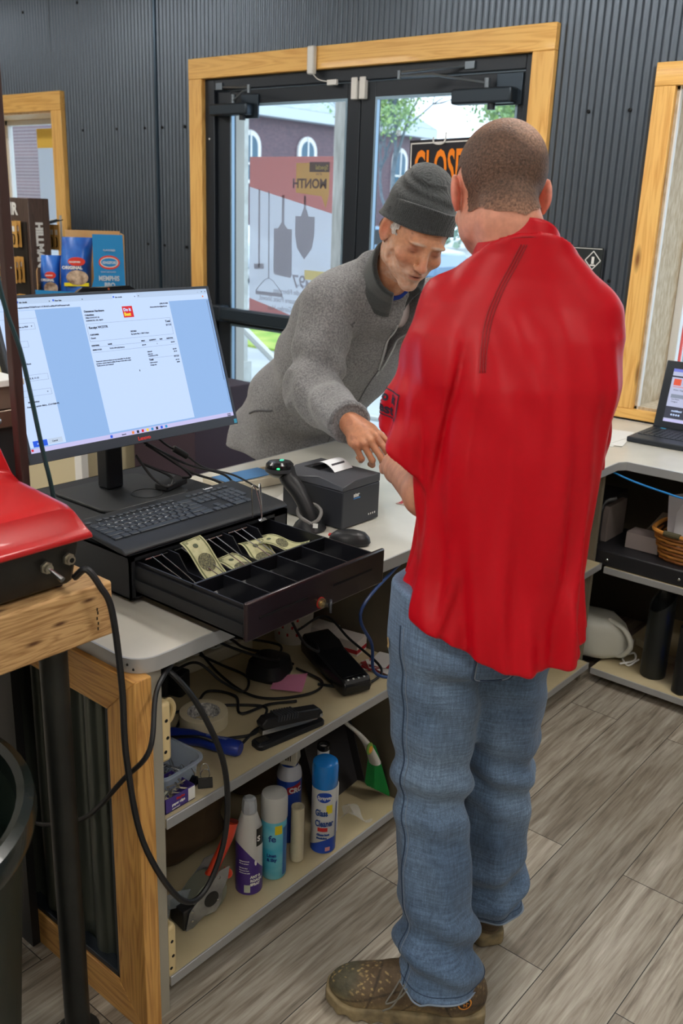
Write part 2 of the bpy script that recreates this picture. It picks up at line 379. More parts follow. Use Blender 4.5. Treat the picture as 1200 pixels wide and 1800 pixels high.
# floor: grey oak vinyl planks laid along Y
def mk_floor():
    m = bpy.data.materials.new('grey_oak_planks'); m.use_nodes = True; nt = m.node_tree; b = nt.nodes['Principled BSDF']; L = nt.links.new
    tc = _n(nt, 'ShaderNodeTexCoord'); sp = _n(nt, 'ShaderNodeSeparateXYZ'); cb = _n(nt, 'ShaderNodeCombineXYZ')
    L(tc.outputs['Object'], sp.inputs[0])
    ax = _n(nt, 'ShaderNodeMath', operation='ADD'); ax.inputs[1].default_value = FLOOR_DX; L(sp.outputs[0], ax.inputs[0])
    ay = _n(nt, 'ShaderNodeMath', operation='ADD'); ay.inputs[1].default_value = FLOOR_DY; L(sp.outputs[1], ay.inputs[0])
    L(ay.outputs[0], cb.inputs[0]); L(ax.outputs[0], cb.inputs[1])
    br = _n(nt, 'ShaderNodeTexBrick'); br.offset = .37; br.inputs['Scale'].default_value = 1; br.inputs['Brick Width'].default_value = 1.22; br.inputs['Row Height'].default_value = FLOOR_W
    br.inputs['Mortar Size'].default_value = .0012; br.inputs['Mortar Smooth'].default_value = 0; br.inputs['Bias'].default_value = 0
    br.inputs['Color1'].default_value = (0, 0, 0, 1); br.inputs['Color2'].default_value = (1, 1, 1, 1); br.inputs['Mortar'].default_value = (.5, .5, .5, 1)
    L(cb.outputs[0], br.inputs['Vector'])
    mp = _n(nt, 'ShaderNodeMapping'); mp.inputs['Scale'].default_value = (24, 1.5, 1); L(tc.outputs['Object'], mp.inputs[0])
    # shift the grain from plank to plank
    off = _n(nt, 'ShaderNodeVectorMath', operation='SCALE'); off.inputs['Scale'].default_value = 23; L(br.outputs['Color'], off.inputs[0])
    ad = _n(nt, 'ShaderNodeVectorMath', operation='ADD'); L(mp.outputs[0], ad.inputs[0]); L(off.outputs[0], ad.inputs[1])
    n1 = _n(nt, 'ShaderNodeTexNoise'); n1.inputs['Scale'].default_value = 1.2; n1.inputs['Detail'].default_value = 8; n1.inputs['Roughness'].default_value = .65; n1.inputs['Distortion'].default_value = .7; L(ad.outputs[0], n1.inputs['Vector'])
    n2 = _n(nt, 'ShaderNodeTexNoise'); n2.inputs['Scale'].default_value = 6; n2.inputs['Detail'].default_value = 6; L(ad.outputs[0], n2.inputs['Vector'])
    mu = _n(nt, 'ShaderNodeMath', operation='MULTIPLY_ADD'); mu.inputs[1].default_value = .45; L(n2.outputs['Fac'], mu.inputs[0]); L(n1.outputs['Fac'], mu.inputs[2])
    rp = _n(nt, 'ShaderNodeValToRGB'); e = rp.color_ramp.elements; e[0].position = .48; e[0].color = c4(srgb(92, 82, 70)); e[1].position = .98; e[1].color = c4(srgb(196, 190, 178))
    e2 = rp.color_ramp.elements.new(.68); e2.color = c4(srgb(150, 140, 126)); L(mu.outputs[0], rp.inputs[0])
    hs = _n(nt, 'ShaderNodeHueSaturation'); L(rp.outputs[0], hs.inputs['Color'])
    mr = _n(nt, 'ShaderNodeMapRange'); mr.inputs['To Min'].default_value = .72; mr.inputs['To Max'].default_value = 1.12; L(br.outputs['Color'], mr.inputs[0]); L(mr.outputs[0], hs.inputs['Value'])
    mx = _n(nt, 'ShaderNodeMixRGB'); mx.inputs[2].default_value = c4(srgb(40, 36, 32)); L(br.outputs['Fac'], mx.inputs[0]); L(hs.outputs[0], mx.inputs[1]); L(mx.outputs[0], b.inputs['Base Color'])
    b.inputs['Roughness'].default_value = .42
    bp = _n(nt, 'ShaderNodeBump'); bp.inputs['Strength'].default_value = .2; bp.inputs['Distance'].default_value = .001; L(mu.outputs[0], bp.inputs['Height']); L(bp.outputs[0], b.inputs['Normal'])
    return m
FLOOR_DX, FLOOR_DY, FLOOR_W = 0.53+1.8, 0.3, .18

XL, XR, YB, YW = -9.0, 2.4, -3.0, 3.84      # room
ZC = 3.2
WT = .31                                       # wall thickness
struct('floor', MB().box(XL, XR, YB, YW+WT, -.05, 0), mk_floor())
struct('ceiling', MB().box(XL, XR, YB, YW+WT, ZC, ZC+.1), mat('white_ceiling', srgb(225, 224, 220), .8))
struct('wall_left', MB().box(XL-.15, XL, YB, YW+WT, 0, ZC), mat('pale_wall', srgb(190, 188, 180), .8))
struct('wall_right', MB().box(XR, XR+.15, YB, YW+WT, 0, ZC), MATS['pale_wall'])
struct('wall_back', MB().box(XL, XR, YB-.15, YB, 0, ZC), MATS['pale_wall'])
# front wall: solid core with openings, faced in corrugated steel
DX0, DX1, DZ = -4.245, -2.174, 2.36            # door opening
W1 = (-6.75, -5.71, .55, 2.245)                # window openings x0,x1,z0,z1
W2 = (-1.535, -.2, .93, 2.20)
core = MB(); cl = MB()
def segs():
    yield (XL, W1[0], 0, ZC); yield (W1[0], W1[1], 0, W1[2]); yield (W1[0], W1[1], W1[3], ZC); yield (W1[1], DX0, 0, ZC)
    yield (DX0, DX1, DZ, ZC); yield (DX1, W2[0], 0, ZC); yield (W2[0], W2[1], 0, W2[2]); yield (W2[0], W2[1], W2[3], ZC); yield (W2[1], XR, 0, ZC)
P, A = .032, .0045
wl = MB()
for (a, b, z0, z1) in segs():
    wl.cur = 0; wl.box(a, b, YW+.012, YW+WT, z0, z1)
    wl.cur = 1
    n = max(2, int((b-a)/P*8)); vs = []; 
    for i in range(n+1):
        x = a+(b-a)*i/n; y = YW+.004+A*math.cos(2*PI*x/P)
        vs += [(x, y, z0), (x, y, z1)]
    wl.add(vs, [(2*i, 2*i+2, 2*i+3, 2*i+1) for i in range(n)])
wl.cur = 2                                      # lapped sheet edge and its screws
wl.box(-4.668, -4.652, YW-.012, YW+.004, 0, ZC)
wl.cur = 3
for z in (.75, 1.45, 2.12, 2.85):
    for x in (-8.5, -7.9, -7.4, -6.9, -5.4, -5.05, -4.78, -4.62, -4.42, -1.9, -1.72, -.1, .3) + ((-3.9, -3.5, -3.1, -2.7, -2.3, -6.5, -6.0, -1.4, -1.0) if z > 2.5 else ()):
        wl.lathe([(.0085, 0), (.008, .005), (.005, .007)], 8, RT((x, YW, z), rx=PI/2))
struct('wall_front', wl, [MATS['pale_wall'], CORR, mat('sheet_flashing', srgb(66, 84, 100), .3, .7), SCREW])

# ------------------------------------------------------------------ timber trim around openings
def casing(n, x0, x1, z0, z1, wd, t=.03, bottom=False, M1=PINE, M2=PINEZ):
    m = MB(); m.box(x0-wd, x1+wd, YW-t, YW+.012, z1, z1+wd)
    if bottom: m.box(x0-wd, x1+wd, YW-t, YW+.012, z0-wd*.5, z0)
    m.cur = 1
    m.box(x0-wd, x0, YW-t+.002, YW+.012, z0, z1); m.box(x1, x1+wd, YW-t+.002, YW+.012, z0, z1)
    struct('trim_%d' % n, m, [M1, M2], bevel=.003)
casing(1, DX0, DX1, 0, DZ, .105)
casing(2, *W1, .115, bottom=True)
casing(3, *W2, .085, bottom=True)
# ------------------------------------------------------------------ windows (deep plywood-lined reveals)
def window(n, x0, x1, z0, z1, lin):
    r = MB(); t = .012; y0, y1 = YW-.005, YW+WT
    r.box(x0, x0+t, y0, y1, z0, z1); r.box(x1-t, x1, y0, y1, z0, z1); r.box(x0, x1, y0, y1, z1-t, z1); r.box(x0, x1, y0, y1, z0, z0+t)
    o = struct('window_%d' % n, r, lin)
    f = MB(); w = .035
    for a in ((x0+t, x0+t+w, z0+t, z1-t), (x1-t-w, x1-t, z0+t, z1-t), (x0+t, x1-t, z1-t-w, z1-t), (x0+t, x1-t, z0+t, z0+t+w)):
        f.box(a[0], a[1], y1-.05, y1-.01, a[2], a[3])
    obj('window_frame', f, WHITEP, o, bevel=.003)
    obj('pane', MB().box(x0+t+w, x1-t-w, y1-.033, y1-.029, z0+t+w, z1-t-w), GLASS, o)
PLY = wood('plywood', srgb(232, 205, 165), srgb(214, 178, 130), 'z', .5, .5)
window(1, *W1, PLY)
OSB = mat('strand_board', srgb(205, 190, 165), .7, var=(60, srgb(178, 158, 128)), stretch=(1, 1, .4))
window(2, *W2, OSB)
m = MB().box(W2[0]+.012, W2[0]+.018, YW-.008, YW+.012, W2[2], W2[3])
obj('edge_strip', m, WHITEP, bpy.data.objects['window_2'])
# ------------------------------------------------------------------ door_1: black aluminium double door
def door():
    yf0, yf1 = YW+.0, YW+.11
    f = MB(); f.box(DX0, DX0+.075, yf0, yf1, 0, DZ); f.box(DX1-.04, DX1, yf0, yf1, 0, DZ); f.box(DX0+.075, DX1-.04, yf0, yf1, DZ-.06, DZ); f.box(DX0+.075, DX1-.04, yf0+.02, yf1, 0, .03)
    d = struct('door_1', f, BLKALU, bevel=.004)
    mid = -3.134
    for k, (a, b) in enumerate(((DX0+.08, mid-.003), (mid+.003, DX1-.045))):
        y0, y1 = YW+.02, YW+.065; L = MB()
        sw = .105 if k == 0 else .09
        gx0, gx1 = (a+sw, b-.08) if k == 0 else (a+.09, b-.03)
        top = 2.225
        L.box(a, gx0, y0, y1, .02, DZ-.065); L.box(gx1, b, y0, y1, .02, DZ-.065)
        L.box(gx0, gx1, y0, y1, top, DZ-.065); L.box(gx0, gx1, y0, y1, .02, .26); L.box(gx0, gx1, y0, y1, 1.03, 1.09)
        leaf = obj('door_leaf', L, BLKALU, d, bevel=.003)
        g = MB(); g.box(gx0, gx1, y0+.02, y0+.026, .26, 1.03); g.box(gx0, gx1, y0+.02, y0+.026, 1.09, top)
        obj('pane', g, GLASS, leaf)
        st = MB()                                # bright glazing bead
        for (x0, x1, z0, z1) in ((gx0, gx1, .26, 1.03), (gx0, gx1, 1.09, top)):
            st.box(x0, x0+.012, y0-.002, y0+.02, z0, z1); st.box(x1-.012, x1, y0-.002, y0+.02, z0, z1); st.box(x0+.012, x1-.012, y0-.002, y0+.02, z0, z0+.012); st.box(x0+.012, x1-.012, y0-.002, y0+.02, z1-.012, z1)
        obj('glazing_bead', st, mat('blue_grey_bead', srgb(140, 165, 185), .3, .6), leaf)
        # push bar
        pb = MB(); pb.box(a+.03, b-.02, y0-.075, y0-.025, 1.055, 1.13); pb.box(a+.03, a+.10, y0-.03, y0, 1.04, 1.14); pb.box(b-.09, b-.02, y0-.03, y0, 1.04, 1.14)
        bar = obj('push_bar', pb, mat('push_bar_steel', srgb(60, 72, 84), .35, .6), leaf, bevel=.012)
        obj('end_cap', MB().box(a+.02, a+.10, y0-.082, y0-.02, 1.045, 1.14), mat('push_bar_cap', srgb(34, 44, 54), .4, .2), bar, bevel=.012)
        # closer
        cx = (gx0+.0) if k == 0 else (gx1-.30)
        cb = MB()
        if k == 0:
            cb.box(a-.0, a+.30, y0-.07, y0-.005, 2.165, 2.225); cl_ = obj('door_closer', cb, mat('closer_body', srgb(52, 62, 72), .35, .5), leaf, bevel=.01)
            arm = MB(); arm.tube([(a+.17, y0-.04, 2.24), (a+.34, y0-.13, 2.27), (a+.38, y0-.13, 2.275)], .006, 8, 0); arm.tube([(a+.38, y0-.13, 2.285), (a+.05, y0-.015, 2.315)], .006, 8, 0); arm.cyl(.014, 2.222, 2.27, 12, RT((a+.17, y0-.04, 0)))
            arm.box(a+.02, a+.07, y0-.03, y0+.0, 2.30, 2.335); arm.cyl(.01, 2.26, 2.30, 10, RT((a+.38, y0-.13, 0)))
            pl = MB().box(a+.2, a+.33, y0-.012, y0, 2.15, 2.27)
        else:
            cb.box(b-.34, b-.03, y0-.07, y0-.005, 2.165, 2.23); cl_ = obj('door_closer', cb, MATS['closer_body'], leaf, bevel=.01)
            arm = MB(); arm.tube([(b-.17, y0-.04, 2.25), (b-.40, y0-.13, 2.285), (b-.58, y0-.14, 2.285)], .006, 8, 0); arm.tube([(b-.58, y0-.14, 2.30), (b-.28, y0-.015, 2.33)], .006, 8, 0); arm.cyl(.014, 2.228, 2.27, 12, RT((b-.17, y0-.04, 0)))
            arm.box(b-.3, b-.25, y0-.03, y0+.0, 2.315, 2.345); arm.cyl(.01, 2.275, 2.31, 10, RT((b-.58, y0-.14, 0)))
            pl = MB().box(b-.14, b-.01, y0-.012, y0, 2.16, 2.29)
        kn = MB().cyl(.018, 2.14, 2.166, 12, RT(((a+.24) if k == 0 else (b-.14), y0-.04, 0)))
        obj('closer_arm', arm, mat('closer_arm_steel', srgb(120, 130, 140), .3, .8), cl_); obj('mounting_plate', pl, MATS['push_bar_steel'], leaf, bevel=.002); obj('spindle_cap', kn, BLKALU, cl_)
    sc = MB()
    for z in (.2, 1.15, 2.05): sc.lathe([(.006, 0), (.004, .003)], 8, RT((DX0+.035, YW-.001, z), rx=PI/2))
    obj('frame_screws', sc, WHITEP, d)
door()
# alarm sensor on the trim and contact blocks on the door head
t = thing('alarm_sensor', 'small white alarm sensor fixed over the middle of the door trim', 'sensor', (-3.405, YW-.03, 2.33))
obj('housing', MB().box(-3.427, -3.383, YW-.062, YW-.031, 2.335, 2.465), WHITEP, t, bevel=.008)
obj('wire', MB().tube([(-3.395, YW-.045, 2.335), (-3.36, YW-.04, 2.31), (-3.31, YW-.012, 2.30)], .0025, 6), WHITEP, t)
obj('contact', MB().box(-3.325, -3.265, YW-.02, YW-.001, 2.285, 2.31), WHITEP, t, bevel=.002)
for i, dx in enumerate((-.026, .026)):
    single('door_contact', MB().box(-3.134+dx-.018, -3.134+dx+.018, YW-.008, YW+.0195, 2.215, 2.315), WHITEP,
           ['white magnetic door contact left of the gap between the leaves', 'white magnetic door contact right of the gap between the leaves'][i], 'sensor', group='door contacts at the leaf gap', bevel=.004)
# ------------------------------------------------------------------ ceiling fixtures
def light_panel(x, y, e, first=[None]):
    sx, sy = 1.2, .3
    if first[0] is None:
        t = thing('ceiling_light', 'long white ceiling light fixture above the shop floor', 'light', (x, y, ZC), group='ceiling light fixtures'); first[0] = t
        obj('housing', MB().box(x-sx/2-.03, x+sx/2+.03, y-sy/2-.03, y+sy/2+.03, ZC-.05, ZC-.001), WHITEP, t, bevel=.004)
        obj('diffuser', MB().box(x-sx/2, x+sx/2, y-sy/2, y+sy/2, ZC-.06, ZC-.05), mat('lit_diffuser', (1, .96, .9), .5, emit=e), t)
    else: dup(first[0], (x, y, ZC))
for x, y in LIGHTS: light_panel(x, y, LIGHT_E)
# ================================================================== counter
CT = .88; S1 = .497; S0 = .09; R1 = .475; R0 = .06
# L-shaped worktop with a rounded near corner
pts = []
r = .05
x0, x1, y0, y1 = -2.15, -1.268, .965, YW-.03
for cx, cy, a in ((x1-r, y0+r, -PI/2),):
    for i in range(7):
        t_ = a+PI/2*i/6; pts.append((cx+r*math.cos(t_), cy+r*math.sin(t_)))
pts += [(x1, 3.12-.03), (x1+.02, 3.12), (1.6, 3.12), (1.6, y1), (x0, y1), (x0, y0)]
top = thing('countertop', 'light grey laminate worktop with metal edge running to the window wall', 'countertop', (-1.7, 2.4, CT-.03))
obj('surface', MB().prism(pts, CT-.026, CT), LAMI, top, bevel=.0015)
def offs(pts, d):
    out = []; n = len(pts)
    for i in range(n):
        a, b, c = Vector(pts[i-1]), Vector(pts[i]), Vector(pts[(i+1) % n])
        e1 = (b-a).normalized(); e2 = (c-b).normalized(); n1 = Vector((e1.y, -e1.x)); n2 = Vector((e2.y, -e2.x)); m = (n1+n2).normalized()
        out.append(b+m*d/max(.5, m.dot(n1)))
    return out
o1 = offs(pts, .0035); ring = MB(); n = len(pts)
vs = [(p[0], p[1], CT-.03) for p in pts]+[(p[0], p[1], CT+.0012) for p in pts]+[(p.x, p.y, CT-.0295) for p in o1]+[(p.x, p.y, CT+.0004) for p in o1]
fs = []
for i in range(n):
    j = (i+1) % n
    fs += [(i, j, n+j, n+i), (2*n+i, 3*n+i, 3*n+j, 2*n+j), (n+i, n+j, 3*n+j, 3*n+i), (i, 2*n+i, 2*n+j, j)]
ring.add(vs, fs); obj('metal_edge', ring, ALU, top)
sc = MB()
for dx, dz in ((-.012, -.012), (.006, -.016)): sc.lathe([(.003, 0), (.002, .002)], 8, RT((-1.285+dx, .985-.02, CT+dz), rx=PI/2))
obj('edge_screw', sc, SCREW, top)

def edged_shelf(name, x0, x1, y0, y1, z, parent, side):
    o = obj(name, MB().box(x0, x1, y0, y1, z-.022, z), SHELFM, parent, bevel=.001)
    e = MB()
    if side == 'x': e.box(x1, x1+.005, y0, y1, z-.024, z+.001)
    else: e.box(x0, x1, y0-.005, y0, z-.024, z+.001)
    obj('shelf_edge', e, ALU, o, bevel=.0015)
    return o
u = thing('shelf_unit', 'cream shelf unit under the main counter, open toward the clerk', 'shelf', (-1.7, 2.0, 0))
FX = -1.278
for z, nm in ((S1, 'shelf'), (S0, 'shelf')): edged_shelf(nm, -2.05, FX, 1.03, 3.08, z, u, 'x')
obj('back_panel', MB().box(-2.07, -2.05, .992, 3.099, 0, CT-.031), GREYP, u)
obj('upright', MB().box(-2.05, FX+.003, .99, 1.028, 0.0, CT-.031), mat('grey_metal_upright', srgb(178, 174, 160), .4, .4), u, bevel=.003)
obj('divider', MB().box(-2.05, -1.31, 1.93, 1.955, S1+.001, CT-.031), GREYP, u)
obj('divider', MB().box(-2.05, -1.29, 1.885, 1.905, S0+.001, S1-.025), GREYP, u)
obj('divider', MB().box(-2.05, -1.31, 3.08, 3.10, 0, CT-.031), GREYP, u)
obj('toe_kick', MB().box(-1.36, -1.345, 1.03, 3.08, 0, S0-.024), mat('dark_toe_kick', srgb(52, 47, 40), .7), u)
for k, (z) in enumerate((.70, .155)):
    b = MB().box(FX-.055, FX-.004, 1.0285, 1.056, z-.075, z+.06); ob = obj('bracket', b, mat('cream_plastic', srgb(222, 200, 150), .45), u, bevel=.008)
    for (dy, dz) in ((-.045, .02), (-.04, -.02), (-.052, -.05)): h_ = MB().cyl(.004, 0, .0006, 8, Matrix.Translation((FX-.004, 1.042+(dy+.045)*.5, z+dz)) @ Matrix.Rotation(PI/2, 4, 'Y')); obj('bracket_hole', h_, SCREW, ob)
hk = MB(); hk.tube([(FX-.03, 1.045, .735), (FX-.03, 1.07, .745), (FX-.03, 1.082, .725), (FX-.03, 1.072, .70), (FX-.03, 1.05, .70)], .006, 8)
obj('hook', hk, MATS['cream_plastic'], u)
# timber framed end panel with black corrugated infill, facing -Y
e = thing('counter_end_panel', 'wood framed end panel with black corrugated steel infill', 'panel', (-1.7, .95, 0))
EX0, EX1 = -2.13, -1.258
yy0, yy1 = .95, .99
bw = .09
def quad_prism(pts, ya, yb, m):
    n = len(pts); m.add([(p[0], ya, p[1]) for p in pts]+[(p[0], yb, p[1]) for p in pts], [list(range(n)), list(range(n, 2*n))[::-1]]+[(i, n+i, n+(i+1) % n, (i+1) % n) for i in range(n)])
T_ = CT-.031
a = MB(); quad_prism([(EX1, 0), (EX1, T_), (EX1-bw, T_-bw), (EX1-bw, bw)], yy0, yy1, a); obj('stile', a, OAKZ, e, bevel=.002)
a = MB(); quad_prism([(EX0, 0), (EX0, T_), (EX0+bw, T_-bw), (EX0+bw, bw)], yy0, yy1, a); obj('stile', a, OAKZ, e, bevel=.002)
a = MB(); quad_prism([(EX0, T_), (EX1, T_), (EX1-bw, T_-bw), (EX0+bw, T_-bw)], yy0, yy1, a); obj('rail', a, OAKX, e, bevel=.002)
a = MB(); quad_prism([(EX0, 0), (EX1, 0), (EX1-bw, bw), (EX0+bw, bw)], yy0, yy1, a); obj('rail', a, OAKX, e, bevel=.002)
a = MB(); n = 200; vs = []
for i in range(n+1):
    x = EX0+bw+(EX1-EX0-2*bw)*i/n; y = .978-.013*abs(math.cos(PI*x/.048))**.6*(1 if math.cos(PI*x/.048) > 0 else -1)*.9
    vs += [(x, y, bw-.005), (x, y, T_-bw+.005)]
a.add(vs, [(2*i, 2*i+2, 2*i+3, 2*i+1) for i in range(n)]); obj('corrugated_infill', a, DARKCORR, e)
a = MB(); i0, i1 = EX0+bw, EX1-bw
a.box(i1-.014, i1, .955, .985, bw, T_-bw); a.box(i0, i1, .955, .985, bw, bw+.014); a.box(i0, i0+.014, .955, .985, bw, T_-bw)
obj('black_bead', a, BLKALU, e, bevel=.002)
# right-hand shelf unit under the window counter
u2 = thing('shelf_unit', 'open shelf unit under the window counter on the right', 'shelf', (-.2, 3.5, 0))
obj('side_panel', MB().box(-2.07, -2.05, 3.104, YW-.05, 0, CT-.031), GREYP, u2)
for z in (R1, R0): edged_shelf('shelf', -1.275, 1.6, 3.108, YW-.05, z, u2, 'y')
obj('back_panel', MB().box(-2.07, 1.6, YW-.049, YW-.032, 0, CT-.031), mat('dark_back_board', srgb(84, 78, 66), .6), u2)
obj('divider', MB().box(1.58, 1.6, 3.12, YW-.05, 0.0, R0-.023), GREYP, u2)
obj('divider', MB().box(.35, .37, 3.12, YW-.05, R1+.001, CT-.031), GREYP, u2)
obj('toe_kick', MB().box(-1.275, 1.6, 3.2, 3.215, 0, R0-.024), MATS['dark_toe_kick'], u2)
# ================================================================== outside
GZ = -.12
def stuffo(o, label, cat): tag(o, label, cat); o['kind'] = 'stuff'; return o
struct('pavement', MB().box(-60, 25, YW+WT, 60, GZ-.1, GZ), mat('wet_concrete', srgb(176, 182, 184), .45, var=(.8, srgb(150, 156, 160), 6)))
o = obj('grass_strip', MB().box(-30, -5.5, 8.9, 10.6, GZ, GZ+.03), mat('grass', srgb(120, 160, 60), .8, var=(3, srgb(170, 185, 90), 6), bump=(40, .8, .03))); stuffo(o, 'green verge beyond the wet pavement seen through the lower door glass', 'grass')
o = obj('stone_kerb', MB().box(-30, -5.5, 10.6, 11.3, GZ, GZ+.16), mat('rubble_stone', srgb(120, 118, 116), .8, var=(5, srgb(160, 156, 150), 5), bump=(9, 1, .05))); o['kind'] = 'structure'
# brick hall with arched windows
b = thing('brick_building', 'dark brick hall with white arched windows and grey shingle roof across the street', 'building', (-30, 32, GZ))
bm_ = bpy.data.materials.new('dark_brick'); bm_.use_nodes = True; nt = bm_.node_tree; br = _n(nt, 'ShaderNodeTexBrick'); tc = _n(nt, 'ShaderNodeTexCoord'); mp = _n(nt, 'ShaderNodeMapping'); mp.inputs['Rotation'].default_value = (PI/2, 0, PI/2)
br.inputs['Scale'].default_value = 4; br.inputs['Color1'].default_value = c4(srgb(104, 74, 84)); br.inputs['Color2'].default_value = c4(srgb(80, 58, 72)); br.inputs['Mortar'].default_value = c4(srgb(128, 116, 120))
sx = _n(nt, 'ShaderNodeSeparateXYZ'); cx = _n(nt, 'ShaderNodeCombineXYZ'); nt.links.new(tc.outputs['Object'], sx.inputs[0]); nt.links.new(sx.outputs[1], cx.inputs[0]); nt.links.new(sx.outputs[2], cx.inputs[1]); nt.links.new(cx.outputs[0], br.inputs['Vector']); nt.links.new(br.outputs['Color'], nt.nodes['Principled BSDF'].inputs['Base Color'])
obj('brick_wall', MB().box(-42, -30, 22, 42, GZ, 5.3), bm_, b)
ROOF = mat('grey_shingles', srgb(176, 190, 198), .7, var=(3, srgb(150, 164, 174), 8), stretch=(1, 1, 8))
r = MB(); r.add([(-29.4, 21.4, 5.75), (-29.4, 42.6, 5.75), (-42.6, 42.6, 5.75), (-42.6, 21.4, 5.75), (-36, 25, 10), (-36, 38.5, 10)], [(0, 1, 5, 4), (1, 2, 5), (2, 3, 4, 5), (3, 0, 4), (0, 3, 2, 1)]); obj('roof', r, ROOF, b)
obj('cornice', MB().box(-42.6, -29.4, 21.4, 42.6, 5.3, 5.74), mat('painted_cornice', srgb(196, 206, 212), .6), b)
for y in (26.3, 29.6, 33.2, 37, 40.2):
    m = MB(); W = .62
    def arch(w, z0, z1): return [(y-w, z0), (y+w, z0)]+[(y+w*math.cos(t*PI/10), z1+w*math.sin(t*PI/10)) for t in range(11)]
    A_ = arch(W, 2.6, 4.1); m.add([(-29.9, p[0], p[1]) for p in A_]+[(-30.02, p[0], p[1]) for p in A_], [list(range(len(A_)))]+[(i, (i+1) % len(A_), len(A_)+(i+1) % len(A_), len(A_)+i) for i in range(len(A_))])
    f = obj('window', m, WHITEP, b)
    A_ = arch(W*.68, 2.75, 4.1); m = MB(); m.add([(-29.89, p[0], p[1]) for p in A_]+[(-29.91, p[0], p[1]) for p in A_], [list(range(len(A_)))]+[(i, (i+1) % len(A_), len(A_)+(i+1) % len(A_), len(A_)+i) for i in range(len(A_))])
    pn = obj('pane', m, mat('dusk_pane', srgb(72, 104, 124), .1), f)
    obj('muntin', MB().box(-29.89, -29.86, y-.04, y+.04, 2.75, 4.7).box(-29.89, -29.86, y-.42, y+.42, 3.35, 3.43), WHITEP, f)
single('utility_pole', MB().lathe([(.17, GZ), (.15, 4), (.12, 9)], 12, Matrix.Translation((-12.15, 14.45, 0))), mat('weathered_pole', srgb(128, 124, 118), .8, var=(6, srgb(156, 152, 146)), stretch=(3, 3, .3)), 'weathered wooden utility pole behind the left door leaf', 'pole')
single('porch_post', MB().box(-7.30, -7.20, 7.0, 7.1, GZ, 3.6).box(-7.33, -7.17, 6.97, 7.13, GZ, .1), mat('grey_white_paint', srgb(190, 194, 190), .7, var=(9, srgb(170, 172, 168))), 'pale painted porch post close to the left door hinge side', 'post', bevel=.005)
rl = thing('ramp_railing', 'pale metal ramp railing with sloping handrail outside the left door', 'railing', (-5.5, 5.5, GZ))
RW = mat('galvanised_white', srgb(205, 208, 208), .4, .2)
obj('handrail', MB().tube([(-6.3, 5.5, 1.12), (-5.715, 5.5, .77), (-4.9, 5.5, .28)], .033, 8, 0), RW, rl)
obj('lower_rail', MB().tube([(-6.3, 5.5, .09), (-5.1, 5.5, .17), (-4.0, 5.5, .2)], .022, 8, 0), RW, rl)
for x, z in ((-6.2, 1.05), (-4.0, .2)): obj('post', MB().box(x-.025, x+.025, 5.475, 5.525, GZ, z), RW, rl)
# trees
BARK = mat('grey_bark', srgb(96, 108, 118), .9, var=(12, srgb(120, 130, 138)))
LEAF = mat('spring_leaf', srgb(170, 196, 120), .7, var=(5, srgb(140, 176, 130)))
def tree(loc, h, seed, label):
    rd = random.Random(seed); t = thing('tree', label, 'tree', loc); m = MB(); lv = MB()
    def grow(p, d, L, r, n):
        pts = [p]; q = p
        for i in range(4):
            d = (d+Vector((rd.uniform(-.2, .2), rd.uniform(-.2, .2), rd.uniform(-.05, .18)))).normalized(); q = q+d*L/4; pts.append(q)
        m.tube(pts, lambda s: r*(1-.45*s), 5 if n > 1 else 4, 0)
        if n <= 1:
            for _ in range(5):
                c = pts[rd.randint(1, 4)]+Vector([rd.uniform(-.25, .25) for _ in range(3)]); s = rd.uniform(.03, .075); a = Vector([rd.uniform(-1, 1) for _ in range(3)]).normalized(); bb = a.orthogonal().normalized()
                lv.add([c, c+a*s+bb*s*.5, c+a*s*2, c+a*s-bb*s*.5], [(0, 1, 2, 3)])
        if n == 0: return
        k = 3 if n > 3 else rd.randint(2, 4)
        for j in range(k):
            a = rd.uniform(0, 2*PI); sp = rd.uniform(.35, .8); o_ = d.orthogonal().normalized(); o_ = Matrix.Rotation(a, 3, d) @ o_
            grow(pts[rd.randint(2, 4)], (d+o_*sp+Vector((0, 0, .12))).normalized(), L*rd.uniform(.62, .8), r*.58, n-1)
    grow(Vector(loc), Vector((0, 0, 1)), h, h*.032, 7)
    obj('branches', m, BARK, t, smooth=None); f = obj('foliage', lv, LEAF, t, smooth=None)
tree((-15.3, 20.5, GZ), 2.9, 3, 'bare branching tree budding green behind the right door leaf')
tree((-11.4, 21.5, GZ), 2.4, 11, 'smaller budding tree on the far right of the right door leaf')
